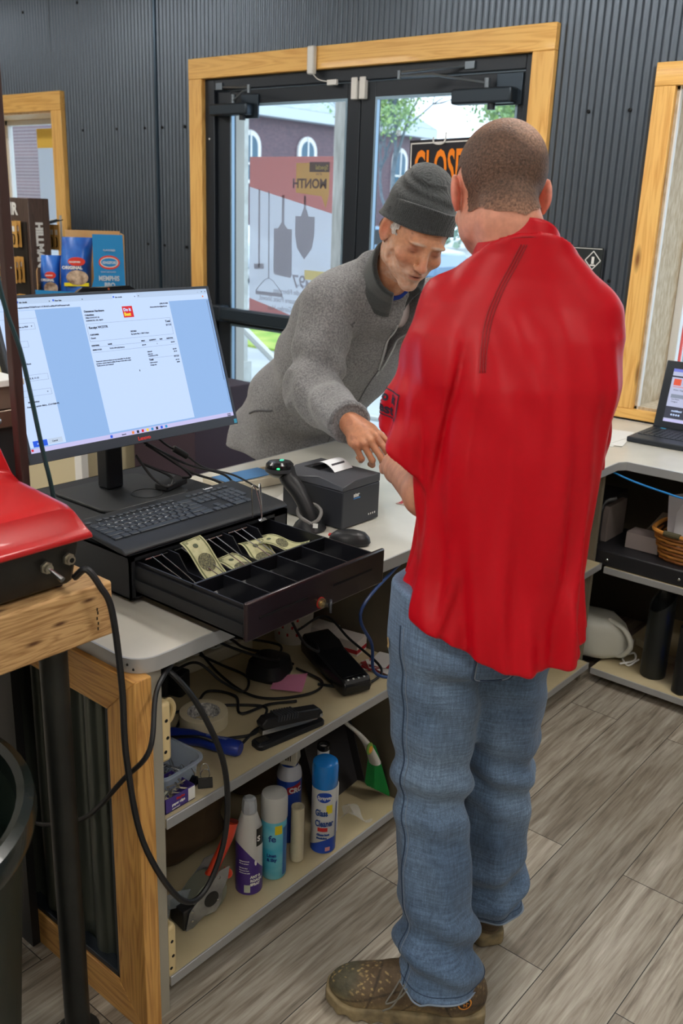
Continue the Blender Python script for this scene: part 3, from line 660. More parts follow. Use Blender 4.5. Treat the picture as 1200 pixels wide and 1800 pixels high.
# low far hedge and parked car
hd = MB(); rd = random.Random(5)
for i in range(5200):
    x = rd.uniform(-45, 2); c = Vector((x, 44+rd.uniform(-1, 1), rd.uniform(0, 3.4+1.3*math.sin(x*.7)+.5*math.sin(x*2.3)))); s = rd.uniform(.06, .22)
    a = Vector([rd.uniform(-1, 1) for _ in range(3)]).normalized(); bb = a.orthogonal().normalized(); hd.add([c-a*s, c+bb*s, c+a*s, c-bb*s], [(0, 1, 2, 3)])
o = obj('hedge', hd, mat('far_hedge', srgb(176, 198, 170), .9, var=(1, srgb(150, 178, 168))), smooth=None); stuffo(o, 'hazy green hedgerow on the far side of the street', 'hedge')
def car(x, y, col, label, rz=0):
    t = thing('parked_car', label, 'car', (x, y, GZ)); M = RT((x, y, GZ), rz=rz)
    prof = [(-2.2, .35), (-2.25, .75), (-2.0, .95), (-1.3, 1.0), (-.75, 1.42), (.7, 1.45), (1.35, 1.02), (2.1, .9), (2.25, .6), (2.2, .35)]
    m = MB(); m.add([(a, -.85, z) for a, z in prof]+[(a, .85, z) for a, z in prof], [list(range(10)), list(range(10, 20))[::-1]]+[(i, (i+1) % 10, 10+(i+1) % 10, 10+i) for i in range(10)], M); obj('body', m, mat('car_paint_%d' % int(x*10), col, .25, .2, coat=.5), t, bevel=.06)
    g = MB(); g.add([(a, s*.86, z) for s in (-1, 1) for a, z in ((-1.1, 1.02), (-.68, 1.36), (.62, 1.38), (1.15, 1.04))], [(0, 1, 2, 3), (7, 6, 5, 4)], M); obj('side_glass', g, mat('dark_glass', srgb(30, 40, 48), .08), t)
    for a in (-1.4, 1.4):
        for s in (-.8, .8): obj('wheel', MB().cyl(.33, -.1, .1, 20, M @ RT((a, s, .33), rx=PI/2)), mat('tyre', srgb(25, 25, 26), .7), t)
car(-14.9, 19.2, srgb(120, 150, 180), 'blue grey car parked across the street, low in the right door leaf', .1)
car(-18.9, 17.0, srgb(190, 198, 206), 'silver car parked behind the poster in the left door leaf', .1)
# things seen through the right-hand window
single('steel_pole', MB().cyl(.14, GZ, 4.5, 16, Matrix.Translation((-3.05, 9.0, 0))), mat('pole_grey', srgb(150, 162, 166), .5, .3), 'grey steel pole outside the right window', 'pole')
hr = thing('red_handrail', 'bright red bent pipe rail outside the right window', 'railing', (-3.4, 8.4, GZ))
RED = mat('red_pipe', srgb(205, 70, 60), .4)
obj('post', MB().tube([(-3.02, 8.4, GZ), (-3.02, 8.4, 1.55), (-2.98, 8.4, 1.68)], .03, 8, 4), RED, hr); obj('top_pipe', MB().tube([(-3.9, 8.4, 1.58), (-3.02, 8.4, 1.66)], .02, 8, 0), RED, hr)
# --------------------------------------------------- poster on the outside of the left door pane, seen from behind
def sheetmat(name, col):
    m = bpy.data.materials.new(name); m.use_nodes = True; nt = m.node_tree; nt.nodes.clear(); o = _n(nt, 'ShaderNodeOutputMaterial'); d = _n(nt, 'ShaderNodeBsdfDiffuse'); t = _n(nt, 'ShaderNodeBsdfTranslucent'); mx = _n(nt, 'ShaderNodeMixShader'); mx.inputs[0].default_value = .62
    tr = _n(nt, 'ShaderNodeBsdfTransparent'); m2 = _n(nt, 'ShaderNodeMixShader'); m2.inputs[0].default_value = .22
    for n in (d, t): n.inputs[0].default_value = c4(col)
    nt.links.new(d.outputs[0], mx.inputs[1]); nt.links.new(t.outputs[0], mx.inputs[2]); nt.links.new(mx.outputs[0], m2.inputs[1]); nt.links.new(tr.outputs[0], m2.inputs[2]); nt.links.new(m2.outputs[0], o.inputs[0]); return m
PY = YW+.052
po = thing('poster', 'garden tool sale poster taped outside the left door pane, reading backwards', 'poster', (-3.63, PY, 1.12))
px0, px1, pz0, pz1 = -3.937, -3.325, 1.105, 1.957
obj('sheet', MB().box(px0, px1, PY, PY+.0006, pz0, pz1), sheetmat('poster_paper', srgb(222, 224, 232)), po)
def flat(pts, y, t=.0005): m = MB(); n = len(pts); m.add([(p[0], y, p[1]) for p in pts]+[(p[0], y-t, p[1]) for p in pts], [list(range(n)), list(range(n, 2*n))[::-1]]+[(i, n+i, n+(i+1) % n, (i+1) % n) for i in range(n)]); return m
yy = PY-.0004
PR = sheetmat('poster_red', srgb(238, 182, 178)); PYE = sheetmat('poster_yellow', srgb(250, 236, 185)); PG = sheetmat('poster_grey', srgb(205, 200, 205)); PDK = sheetmat('poster_dark', srgb(165, 158, 170))
obj('red_band', flat([(px0, pz1), (px1, pz1), (px1, 1.675), (px0, 1.80)], yy), PR, po)
obj('red_foot', flat([(px0, pz0), (px0+.40, pz0), (px0+.20, pz0+.045), (px0, pz0+.085)], yy), PR, po)
obj('yellow_callout', flat([(-3.585, 1.925), (-3.35, 1.925), (-3.35, 1.765), (-3.37, 1.70), (-3.40, 1.76), (-3.585, 1.775)], yy-.0006), PYE, po)
obj('price_flash', flat([(-3.51, 1.375), (-3.335, 1.375), (-3.335, 1.325), (-3.51, 1.325)], yy), PYE, po)
def disc(cx, cz, a, b, n=20): return [(cx+a*math.cos(2*PI*i/n), cz+b*math.sin(2*PI*i/n)) for i in range(n)]
obj('round_shovel', merge(flat([(-3.525, 1.76), (-3.51, 1.76), (-3.51, 1.69), (-3.525, 1.69)], yy), flat([(-3.585, 1.655), (-3.545, 1.655), (-3.53, 1.69), (-3.505, 1.69), (-3.49, 1.655), (-3.445, 1.655), (-3.445, 1.56), (-3.46, 1.49), (-3.515, 1.43), (-3.57, 1.49), (-3.585, 1.56)], yy)), PG, po)
obj('square_shovel', merge(flat([(-3.687, 1.76), (-3.668, 1.76), (-3.668, 1.61), (-3.64, 1.585), (-3.61, 1.585), (-3.605, 1.34), (-3.615, 1.325), (-3.735, 1.335), (-3.745, 1.35), (-3.745, 1.585), (-3.715, 1.585), (-3.687, 1.62)], yy)), PG, po)
obj('hoe', merge(flat([(-3.868, 1.79), (-3.855, 1.79), (-3.853, 1.365), (-3.866, 1.365)], yy), flat([(-3.90, 1.385), (-3.82, 1.39), (-3.822, 1.36), (-3.898, 1.355)], yy)), PG, po)
rk = MB(); rk.tube([(-3.785, yy, 1.78), (-3.78, yy, 1.34), (-3.78, yy, 1.31)], .006, 4, 0, flat=.1); rk.tube([(-3.88, yy, 1.235), (-3.87, yy, 1.25), (-3.78, yy, 1.315), (-3.69, yy, 1.25), (-3.68, yy, 1.235)], .004, 4, 3, flat=.1)
rk.box(-3.885, -3.672, yy-.0005, yy, 1.215, 1.235); obj('rake', rk, PG, po)
MX = lambda x, z: Matrix.Translation((x, yy-.0012, z)) @ Matrix(((1, 0, 0, 0), (0, 0, -1, 0), (0, 1, 0, 0), (0, 0, 0, 1)))
def ptxt(lines, material):
    r = MB()
    for (s_, x, z, size, bold) in lines:
        t = text_mb(s_, size, MX(x, z), bold=bold, mirror=True); n = len(r.v); r.v += t.v; r.f += [[n+i for i in f] for f in t.f]; r.mi += t.mi
    return obj('lettering', r, material, po, smooth=None)
ptxt([('MONTH', -3.365, 1.80, .066, .002), ('of the', -3.40, 1.865, .018, 0)], PDK)
obj('dark_tab', flat([(-3.49, 1.93), (-3.35, 1.93), (-3.35, 1.88), (-3.49, 1.88)], yy-.0008), PDK, po)
ptxt([('Special', -3.36, 1.893, .032, .001)], PYE)
ptxt([('97', -3.50, 1.335-.06, .10, .001), ('14', -3.36, 1.215, .15, .003), ('While supplies last', -3.44, 1.285, .017, 0)], PG)
r_ = MB()
for s_, x_, z_ in (('Handle Fiberglass', -3.745, 1.235), ('Square Point Shovel,', -3.86, 1.187), ('or Garden Hoe', -3.79, 1.138)):
    t_ = text_mb(s_, .041, MX(x_, z_), mirror=True, align='RIGHT', squeeze=.92); n = len(r_.v); r_.v += t_.v; r_.f += [[n+i for i in f] for f in t_.f]; r_.mi += t_.mi
obj('lettering', r_, PG, po, smooth=None)
# --------------------------------------------------- closed sign hanging inside the right leaf
cs = thing('closed_sign', 'black CLOSED sign with orange letters hanging on the right door leaf', 'sign', (-2.62, YW+.0, 1.72))
Msg = RT((-2.815, YW+.014, 2.022), ry=-.03) @ Matrix(((1, 0, 0, 0), (0, 0, 1, 0), (0, 1, 0, 0), (0, 0, 0, 1)))
Mt = RT((-2.815, YW+.010, 2.022), ry=-.03) @ Matrix(((1, 0, 0, 0), (0, 0, -1, 0), (0, 1, 0, 0), (0, 0, 0, 1)))
SW, SH = .42, .285
obj('board', MB().box(0, SW, -SH, 0, -.002, 0, Msg), mat('sign_black', srgb(28, 28, 38), .35), cs)
bd = MB()
for (a, b_, c, d) in ((.008, SW-.008, -.018, -.012), (.008, SW-.008, -SH+.012, -SH+.018), (.008, .014, -SH+.018, -.018), (SW-.014, SW-.008, -SH+.018, -.018)): bd.box(a, b_, c, d, .0005, .0015, Mt)
obj('border', bd, WHITEP, cs)
tt = text_mb('CLOSED', .2, Mt @ Matrix.Translation((.03, -.205, .001)) @ Matrix.Scale(1.13, 4, (0, 1, 0)), bold=.004, squeeze=.47); obj('lettering', tt, mat('sign_orange', srgb(255, 140, 10), .5, emit=0), cs, smooth=None)
obj('hanger', MB().tube([(-2.68, YW+.012, 2.035), (-2.67, YW+.005, 2.01), (-2.63, YW+.004, 2.005), (-2.61, YW+.006, 2.02), (-2.61, YW+.012, 2.055)], .004, 6), WHITEP, cs)
single('suction_hook', MB().lathe([(.002, .008), (.008, .006), (.016, .0)], 16, RT((-2.905, YW+.039, 2.06), rx=PI/2)), mat('clear_plastic', srgb(215, 225, 232), .15, alpha=.5), 'clear suction cup on the right door glass beside the sign', 'hook')
# wall plaque right of the door
pq = thing('wall_plaque', 'small black plaque with a white diamond figure on the corrugated wall', 'sign', (-1.83, YW-.02, 1.36))
obj('plate', MB().box(-1.905, -1.758, YW-.012, YW-.002, 1.36, 1.583), mat('plaque_black', srgb(34, 40, 42), .35), pq, bevel=.003)
q = MB(); 
def seg2(a, b, w=.002): 
    d = Vector((b[0]-a[0], b[1]-a[1])); n_ = Vector((-d.y, d.x)).normalized()*w; q.add([(a[0]+n_.x, YW-.0128, a[1]+n_.y), (b[0]+n_.x, YW-.0128, b[1]+n_.y), (b[0]-n_.x, YW-.0128, b[1]-n_.y), (a[0]-n_.x, YW-.0128, a[1]-n_.y)], [(0, 1, 2, 3)])
D_ = [(-1.80, 1.568), (-1.765, 1.53), (-1.80, 1.492), (-1.835, 1.53)]
for i in range(4): seg2(D_[i], D_[(i+1) % 4])
seg2((-1.80, 1.545), (-1.80, 1.515), .006); seg2((-1.812, 1.51), (-1.788, 1.51), .003); seg2((-1.90, 1.578), (-1.763, 1.578), .0012)
obj('figure_mark', q, WHITEP, pq)
# ================================================================== left background: displays
KR = mat('kraft_card', srgb(200, 160, 110), .75, var=(10, srgb(188, 146, 96)))
gd = thing('display_cabinet', 'beige low display cabinet by the left window', 'cabinet', (-4.3, 2.92, 0))
obj('body', MB().box(-4.75, -3.86, 2.62, 3.22, .0, .98), mat('beige_panel', srgb(206, 194, 160), .5), gd, bevel=.004)
obj('corner_post', MB().box(-3.859, -3.80, 2.60, 2.64, 0, .98), WHITEP, gd, bevel=.002)
obj('top_board', MB().box(-4.78, -3.79, 2.60, 3.24, .981, 1.015), mat('dark_top', srgb(60, 50, 48), .5), gd, bevel=.003)
single('floor_stand', MB().box(-3.77, -3.30, 2.9, 3.3, .0, .85), mat('maroon_black', srgb(58, 44, 56), .5), 'dark maroon floor stand right of the beige cabinet', 'stand', bevel=.004)
BLU = mat('box_blue', srgb(30, 130, 190), .5); bx = thing('charcoal_box', 'bright blue open display carton holding bags on the beige cabinet', 'box', (-4.2, 3.0, 1.016))
BO = Vector((-4.20, 2.67, 1.016)); BM_ = frame(BO, (.555, .832, 0), (-.832, .555, 0))    # local: x right, y back, z up
BW, BD, BH, BLo = .437, .27, .52, .235
def fpan(pts, y, t, M): m = MB(); n = len(pts); m.add([(p[0], y, p[1]) for p in pts]+[(p[0], y+t, p[1]) for p in pts], [list(range(n)), list(range(n, 2*n))[::-1]]+[(i, n+i, n+(i+1) % n, (i+1) % n) for i in range(n)], M); return m
obj('front_panel', fpan([(0, 0), (BW, 0), (BW-.012, BH), (BW-.16, BH), (BW-.16, BLo+.07), (BW-.175, BLo+.02), (BW-.21, BLo), (-.01, BLo+.01)], 0, .004, BM_), BLU, bx)
s_ = MB(BM_).box(BW-.008, BW-.004, .005, BD, 0, BH); s_.box(0, .004, .005, BD, 0, BLo+.10); s_.box(.005, BW-.009, BD-.004, BD, 0, BLo+.02); s_.box(.15, BW-.009, BD-.004, BD, BLo+.02, BH+.01); s_.box(.005, BW-.009, .005, BD-.005, 0, .004); obj('carton', s_, KR, bx)
def bface(x, z, dy=-.001): return BM_ @ Matrix.Translation((x, dy, z)) @ Matrix(((1, 0, 0, 0), (0, 0, -1, 0), (0, 1, 0, 0), (0, 0, 0, 1)))
Mb = bface(BW-.082, .385)
obj('oval_badge', MB().prism(disc(0, 0, .052, .034, 28), 0, .001, Mb), mat('badge_red', srgb(215, 60, 45), .5), bx); obj('badge_ring', MB().prism(disc(0, 0, .045, .026, 28), .001, .0016, Mb), mat('badge_cream', srgb(215, 200, 190), .5), bx); obj('badge_centre', MB().prism(disc(0, 0, .040, .021, 28), .0016, .002, Mb), BLU, bx)
label_text('lettering', [('KINGSFORD', -.033, -.007, .018, .0008, .72), ('FLAVORED', -.028, .055, .012, .0003), ('SIGNATURE FLAVOR', -.043, -.05, .010, 0, .8), ('MEMPHIS', -.055, -.09, .034, .001, .75), ('BBQ', -.028, -.122, .032, .001, .85)], Mb @ Matrix.Translation((0, 0, .002)), mat('pale_print', srgb(190, 200, 210), .6), bx)
label_text('lettering', [('SLOW SMOKED', .04, .17, .03, .001, .9), ('FLAVOR', .04, .14, .022, .001, .9)], bface(0, 0), MATS['pale_print'], bx)
for k, (ux, uy, ks, lab) in enumerate(((.188, .115, 1.42, 'large blue charcoal bag beside the tall panel of the blue carton'), (.06, .165, .9, 'smaller charcoal bag at the left end of the blue carton'))):
    c = BM_ @ Vector((ux, uy, .006)); t = thing('charcoal_bag', lab, 'bag', tuple(c), 'charcoal bags in the blue carton'); Mq = frame(c, (.555, .832, 0), (-.832, .555, 0)) @ Matrix.Diagonal((ks, .95, 1.05 if k == 0 else .85, 1))
    rings = []
    for z, w_, d_, dx in ((0, .045, .05, 0), (.04, .052, .085, 0), (.2, .053, .09, 0), (.34, .053, .075, .005), (.43, .052, .03, .012), (.47, .054, .006, .016)):
        rings.append([(dx+w_*1.02*math.cos(a), d_*math.sin(a)*(1+.10*math.sin(5*a+z*40)), z) for a in [2*PI*i/28 for i in range(28)]])
    obj('sack', MB(Mq).loft(rings), mat('bag_blue', srgb(22, 72, 160), .3, var=(9, srgb(40, 110, 200), 3)), t)
    Mf = Mq @ Matrix.Translation((0, -.088, .33)) @ Matrix(((1, 0, 0, 0), (0, 0, -1, 0), (0, 1, 0, 0), (0, 0, 0, 1)))
    obj('oval_badge', MB().prism(disc(.006, .03, .030, .020, 22), -.014, .004, Mf), MATS['badge_red'], t)
    obj('picture_patch', MB().prism(disc(.006, -.045, .038, .035, 16), -.01, .003, Mf), mat('coals_picture', srgb(120, 90, 70), .5, var=(28, srgb(214, 190, 165), 5)), t)
    label_text('lettering', [('KINGSFORD', -.02, .025, .010, .0005, .7), ('ORIGINAL', -.045, -.005, .02, .001, .75)], Mf @ Matrix.Translation((0, 0, .0045)), WHITEP, t)
    obj('yellow_strip', MB().box(-.04, .045, -.085, -.07, -.014, .002, Mf), mat('strip_yellow', srgb(235, 215, 30), .5), t)
# merchandising stand with hanging packs
hs = thing('display_stand', 'dark brown merchandising stand with white HILLMAN lettering down its side', 'stand', (-5.35, 3.26, 0))
BRN = wood('brown_woodprint', srgb(84, 66, 58), srgb(56, 42, 38), 'z', 1.5, .5, knots=False)
obj('cabinet', MB().box(-5.75, -5.075, 3.2, 3.34, 0, 1.695), BRN, hs, bevel=.003)
obj('black_backboard', MB().box(-5.74, -5.10, 3.193, 3.199, .5, 1.56), mat('display_black', srgb(40, 34, 30), .6), hs)
tt = text_mb('NOIR', .095, Matrix.Translation((-5.42, 3.196, 1.60)) @ Matrix(((1, 0, 0, 0), (0, 0, -1, 0), (0, 1, 0, 0), (0, 0, 0, 1))), bold=.004); obj('lettering', tt, WHITEP, hs, smooth=None)
tt = text_mb('HILLMAN', .062, Matrix.Translation((-5.0745, 3.245, 1.56)) @ Matrix(((0, 0, 1, 0), (0, 1, 0, 0), (-1, 0, 0, 0), (0, 0, 0, 1))), bold=.004); obj('lettering', tt, WHITEP, hs, smooth=None)
KY = mat('pack_card', srgb(206, 158, 84), .7); 
def pack(x, y, z, lab, grp, first=[]):
    if not first:
        t = thing('hanging_pack', lab, 'package', (x, y, z), grp); first.append(t)
        obj('card', MB().box(x-.035, x+.035, y, y+.003, z-.15, z), KY, t); obj('price_tag', MB().box(x-.012, x+.016, y-.002, y-.0002, z-.06, z-.03), WHITEP, t)
        obj('carabiner', MB().tube([(x-.01, y-.004, z-.075), (x+.012, y-.004, z-.08), (x+.012, y-.004, z-.125), (x-.004, y-.004, z-.13), (x-.012, y-.004, z-.11), (x-.01, y-.004, z-.075)], .003, 6), SCREW, t)
    else: dup(first[0], (x, y, z), 0, lab)
rows = (('top', 1.565), ('second', 1.36), ('third', 1.14))
for rn, z in rows:
    for j, x in enumerate((-5.62, -5.53, -5.40, -5.31, -5.17)):
        for k in range(3 if rn == 'second' else 2):
            pack(x-.008*k+(.008 if rn == 'second' else 0), 3.178-.022*k, z-.002*k, 'kraft card pack, %s row, %s peg, %s one, on brown stand' % (rn, ('outer left', 'left', 'middle', 'right', 'outer right')[j], ('rearmost', 'next', 'foremost')[k]), 'packs on the brown stand')
for j in range(3):
    pack(-5.235+.03*j, 3.42+.012*j, 1.545, 'brown pack hanging behind the brown stand by the left window, %s one' % ('nearest', 'middle', 'farthest')[j], 'packs on the brown stand')
bk = thing('wire_rack', 'white wire rack standing behind the brown display stand', 'rack', (-5.3, 3.5, 0))
w_ = MB()
for x in (-5.40, -5.20): w_.tube([(x, 3.5, 0), (x, 3.5, 1.6)], .008, 6, 0)
for z in (.9, 1.0, 1.1, 1.2, 1.33, 1.45, 1.57): w_.tube([(-5.40, 3.5, z), (-5.20, 3.5, z)], .004, 6, 0)
obj('frame', w_, WHITEP, bk); 
pegs = MB()
for j in range(3): pegs.tube([(-5.235+.03*j, 3.5, 1.575), (-5.235+.03*j, 3.40, 1.55)], .003, 6, 0)
obj('peg', pegs, SCREW, bk)
wp = thing('poster', 'pale poster with yellow corner in the left window', 'poster', (-6.2, YW+.25, 1.6))
obj('sheet', MB().box(-6.33, -5.85, YW+.262, YW+.263, 1.35, 2.17), MATS['poster_paper'] if 'poster_paper' in MATS else sheetmat('window_sheet', srgb(200, 205, 212)), wp)
obj('yellow_corner', MB().box(-6.33, -6.0, YW+.2605, YW+.2615, 2.04, 2.17), mat('corner_yellow', srgb(240, 200, 90), .6), wp)
# ================================================================== items on the counter
BLK = mat('black_plastic', srgb(30, 31, 34), .42); BLKM = mat('black_powder_coat', srgb(34, 36, 40), .5, .2, bump=(900, .3, .0006))
BLKG = mat('glossy_black', srgb(20, 21, 24), .18); DKG = mat('dark_grey_plastic', srgb(58, 60, 66), .45); RUB = mat('cable_rubber', srgb(24, 25, 28), .45)
STEEL = mat('bright_steel', srgb(190, 192, 195), .22, 1.0)
# ---- cash drawer
cd = thing('cash_drawer', 'open black cash drawer with money tray on the near end of the counter', 'cash drawer', (-1.6, 1.35, CT))
BX0, BX1, BY0, BY1, BZ0, BZ1 = -2.04, -1.487, 1.122, 1.605, .892, .99
b = MB(); b.box(BX0, BX1, BY0, BY0+.004, BZ0, BZ1); b.box(BX0, BX1, BY1-.004, BY1, BZ0, BZ1); b.box(BX0, BX1, BY0, BY1, BZ1-.004, BZ1); b.box(BX0, BX1, BY0, BY1, BZ0, BZ0+.004); b.box(BX0, BX0+.004, BY0, BY1, BZ0, BZ1)
b.box(BX1-.02, BX1, BY1-.045, BY1-.0, BZ0, BZ1); b.box(BX1-.004, BX1, BY0, BY0+.014, BZ0, BZ1); b.box(BX1-.006, BX1, BY0, BY1, BZ1-.012, BZ1)
obj('body', b, BLKM, cd)
for x in (-2.0, -1.53):
    for y in (1.15, 1.57): obj('foot', MB().cyl(.012, CT+.001, .892, 14, Matrix.Translation((x, y, 0))), BLK, cd)
TX0, TX1, TY0, TY1, TZ0, TZ1 = -1.62, -1.157, 1.137, 1.553, .905, .972
t_ = MB(); t_.box(TX0, TX1, TY0, TY0+.005, TZ0, TZ1-.006); t_.box(TX0, TX1, TY1-.005, TY1, TZ0, TZ1-.006); t_.box(TX0, TX1, TY0, TY1, TZ0, TZ0+.004)
t_.box(TX0, TX1, TY0-.004, TY0+.012, TZ0+.012, TZ0+.016); t_.box(TX0, TX1, TY0-.006, TY0-.003, TZ0+.016, TZ0+.034)
dr = obj('drawer', t_, BLKM, cd)
fp = MB(frame((-1.157, 1.130, .905), (0, 1, 0), (0, 0, 1))); fp.box(0, .43, 0, .082, 0, .010)
obj('front_plate', fp, mat('dark_burgundy_black', srgb(40, 26, 30), .3, .2, coat=.2), dr, bevel=.004)
Mfp = frame((-1.1468, 1.130, .905), (0, 1, 0), (0, 0, 1))
for (a, b_, z_) in ((.035, .175, .04), (.255, .385, .042)): obj('slot', MB(Mfp).box(a, b_, z_, z_+.0045, .0, .0006), mat('slot_black', srgb(6, 6, 8), .8), dr)
kx = .215; lk = MB(Mfp); lk.cyl(.0105, 0, .006, 20, Matrix.Translation((kx, .018, 0))); lk.cyl(.007, .006, .009, 16, Matrix.Translation((kx, .018, 0))); lo = obj('lock', lk, mat('brass_lock', srgb(190, 170, 130), .3, .9), dr)
obj('red_ring', MB(Mfp).lathe([(.0125, 0), (.0125, .001), (.0108, .001), (.0108, 0)], 20, Matrix.Translation((kx, .018, 0)), cap=False), mat('red_dot', srgb(190, 40, 40), .5), lo)
ky = MB(Mfp); ky.box(kx-.0015, kx+.0015, .014, .022, .009, .022); kq = obj('key', ky, STEEL, dr)
ky = MB(Mfp @ Matrix.Translation((kx+.004, .016, .024)) @ Matrix.Rotation(.7, 4, 'Y')); ky.rrect(.026, .024, .006, -.0025, .0025); obj('key_bow', ky, DKG, kq, bevel=.001)
# tray insert with coin cups and bill bays
ti = MB(); ZT, ZB = .975, .925; RX = -1.313
ys = [TY0+.008+i*(TY1-TY0-.016)/5 for i in range(6)]
ti.box(TX0+.11, TX1-.004, TY0+.006, TY0+.010, ZB, ZT); ti.box(TX0+.11, TX1-.004, TY1-.010, TY1-.006, ZB, ZT)
ti.box(TX1-.010, TX1-.004, TY0+.006, TY1-.006, ZB, ZT); ti.box(RX-.003, RX+.003, TY0+.006, TY1-.006, ZB, ZT); ti.box(TX0+.10, TX0+.112, TY0+.006, TY1-.006, ZB, ZT)
ti.box(TX0+.11, TX1-.004, TY0+.006, TY1-.006, ZB-.004, ZB)
for y in ys[1:-1]:
    ti.box(RX, TX1-.006, y-.0015, y+.0015, ZB, ZT-.002)
    ti.add([(x, y+s, z) for s in (-.0015, .0015) for x, z in ((TX0+.112, ZB), (RX, ZB), (RX, ZB+.018), (-1.42, ZB+.022), (-1.45, ZT+.006), (TX0+.112, ZT+.008))], [(0, 1, 2, 3, 4, 5), (11, 10, 9, 8, 7, 6)]+[(i, 6+i, 6+(i+1) % 6, (i+1) % 6) for i in range(6)])
tr = obj('money_tray', ti, mat('tray_black', srgb(26, 27, 32), .3), dr, bevel=.0008)
for i in range(5):                                # sloping coin-cup floors
    a, b_ = ys[i]+.0016, ys[i+1]-.0016; f = MB()
    f.grid(lambda u, v: (RX+.004+(TX1-.012-RX-.004)*u, a+(b_-a)*v, ZB+.001+.018*(2*u-1)**4), 10, 2); obj('coin_cup', f, MATS['tray_black'], tr)
    c = MB(); ym = (a+b_)/2
    if i != 4:
        c.tube([(-1.475, ym-.012, ZT+.006), (-1.40, ym-.010, ZB+.035), (-1.345, ym-.006, ZB+.018), (-1.338, ym, ZB+.016), (-1.345, ym+.006, ZB+.018), (-1.40, ym+.010, ZB+.035), (-1.475, ym+.012, ZT+.006)], .0013, 6)
        c.tube([(-1.477, ym-.03, ZT+.004), (-1.477, ym+.03, ZT+.004)], .002, 6, 0)
    else:
        c.tube([(-1.49, ym-.016, ZT+.002), (-1.495, ym-.016, ZT+.085), (-1.494, ym-.008, ZT+.092), (-1.484, ym-.002, ZT+.055), (-1.476, ym, ZT+.01), (-1.484, ym+.004, ZT+.055), (-1.494, ym+.008, ZT+.09), (-1.495, ym+.014, ZT+.085), (-1.49, ym+.014, ZT+.002)], .0016, 6)
    cl_ = obj('bill_clip', c, STEEL, tr)
    if i == 4: obj('clip_tab', MB().rrect(.012, .024, .004, -.001, .001, RT((-1.474, ym, ZT+.012), ry=.3)), STEEL, tr)
def bill(M, f, label, grp):
    m = MB(); W_, H_ = .156, .066; NU, NV = 22, 6
    def P(u, v, o=0): x, z = f(u, v); return M @ Vector((x, (v-.5)*H_, z+o))
    def sheet(u0, u1, v0, v1, o, nu=NU, nv=NV):
        q = MB(); q.grid(lambda u, v: P(u0+(u1-u0)*u, v0+(v1-v0)*v, o), nu, nv); n = len(q.v); q.grid(lambda u, v: P(u0+(u1-u0)*u, v0+(v1-v0)*v, o-.0003), nu, nv); return q
    c0 = M @ Vector((f(0, .5)[0], 0, f(0, .5)[1])); t = thing('banknote', label, 'banknote', tuple(c0), grp)
    q1 = sheet(0, 1, 0, 1, 0); q1.v = q1.v; obj('paper', q1, mat('note_paper', srgb(206, 204, 162), .7, var=(60, srgb(184, 182, 138))), t, smooth=180)
    for sg in (1, -1):
        o = .0004 if sg > 0 else -.0008
        fr = merge(*[sheet(a, b_, c, d, o) for a, b_, c, d in ((.03, .97, .06, .12), (.03, .97, .88, .94), (.03, .06, .12, .88), (.94, .97, .12, .88))]); obj('printed_frame', fr, mat('note_green', srgb(112, 116, 78), .7), t, smooth=180)
        cx, cy = .5, .5; q = MB(); q.grid(lambda u, v: P(.5+.12*(u+.0)*math.cos(2*PI*v), .5+.36*u*math.sin(2*PI*v), o+.0001), 3, 20); obj('portrait', q, mat('note_portrait', srgb(136, 134, 98), .7, var=(260, srgb(70, 70, 58))), t, smooth=180)
        q = MB(); q.grid(lambda u, v: P(.24+.045*u*math.cos(2*PI*v), .45+.11*u*math.sin(2*PI*v), o+.0001), 2, 16); obj('seal', q, mat('note_seal', srgb(84, 92, 68), .7), t, smooth=180)
        for (u_, v_) in ((.08, .70), (.84, .70), (.08, .14), (.84, .14)):
            tx = text_mb('20', .012, Matrix.Identity(4), bold=.0003); tx.v = [tuple(P(u_+p[0]/.156, v_+p[1]/.066, o+.0003)) for p in tx.v]; obj('numeral', tx, MATS['note_seal'], t, smooth=None)
    return t
# the curled twenty sticks up out of its bay
def curl(u, v): s = u*.156; a = 1.15-1.6*u; return (-(.0)+math.cos(.35)*0+(.062-.10*u+.035*math.sin(PI*u)), .052+.012-.095*(u**1.25)+.018*math.sin(PI*u))
def curl(u, v):
    x = .118*u**1.3-.0; z = .066*(1-u)**1.15+.010*math.sin(2*PI*u)-.012*u
    return (x, z)
bill(frame((-1.448, ys[1]+.03, .942), (1, .12, 0), (-.12, 1, 0)), curl, 'curled twenty dollar note sticking up out of the second bay', 'notes in the cash drawer')
flatb = lambda u, v: (.118*u, .018*(1-u)+.004*math.sin(2*PI*u))
bill(frame((-1.440, ys[2]+.038, .928), (1, .1, 0), (-.1, 1, 0)), flatb, 'green note lying flat under the clip of the middle bay', 'notes in the cash drawer')
bill(frame((-1.440, ys[3]+.042, .932), (1, -.15, 0), (.15, 1, 0)), lambda u, v: (.12*u, .03*(1-u)+.006*math.sin(3*PI*u)), 'wrinkled note raised under the clip of the fourth bay', 'notes in the cash drawer')
bill(frame((-1.438, ys[3]+.065, .945), (.8, .5, 0), (-.5, .8, 0)), lambda u, v: (.12*u, .012+.008*math.sin(2*PI*u)), 'loose note lying across the divider of the fourth bay', 'notes in the cash drawer')

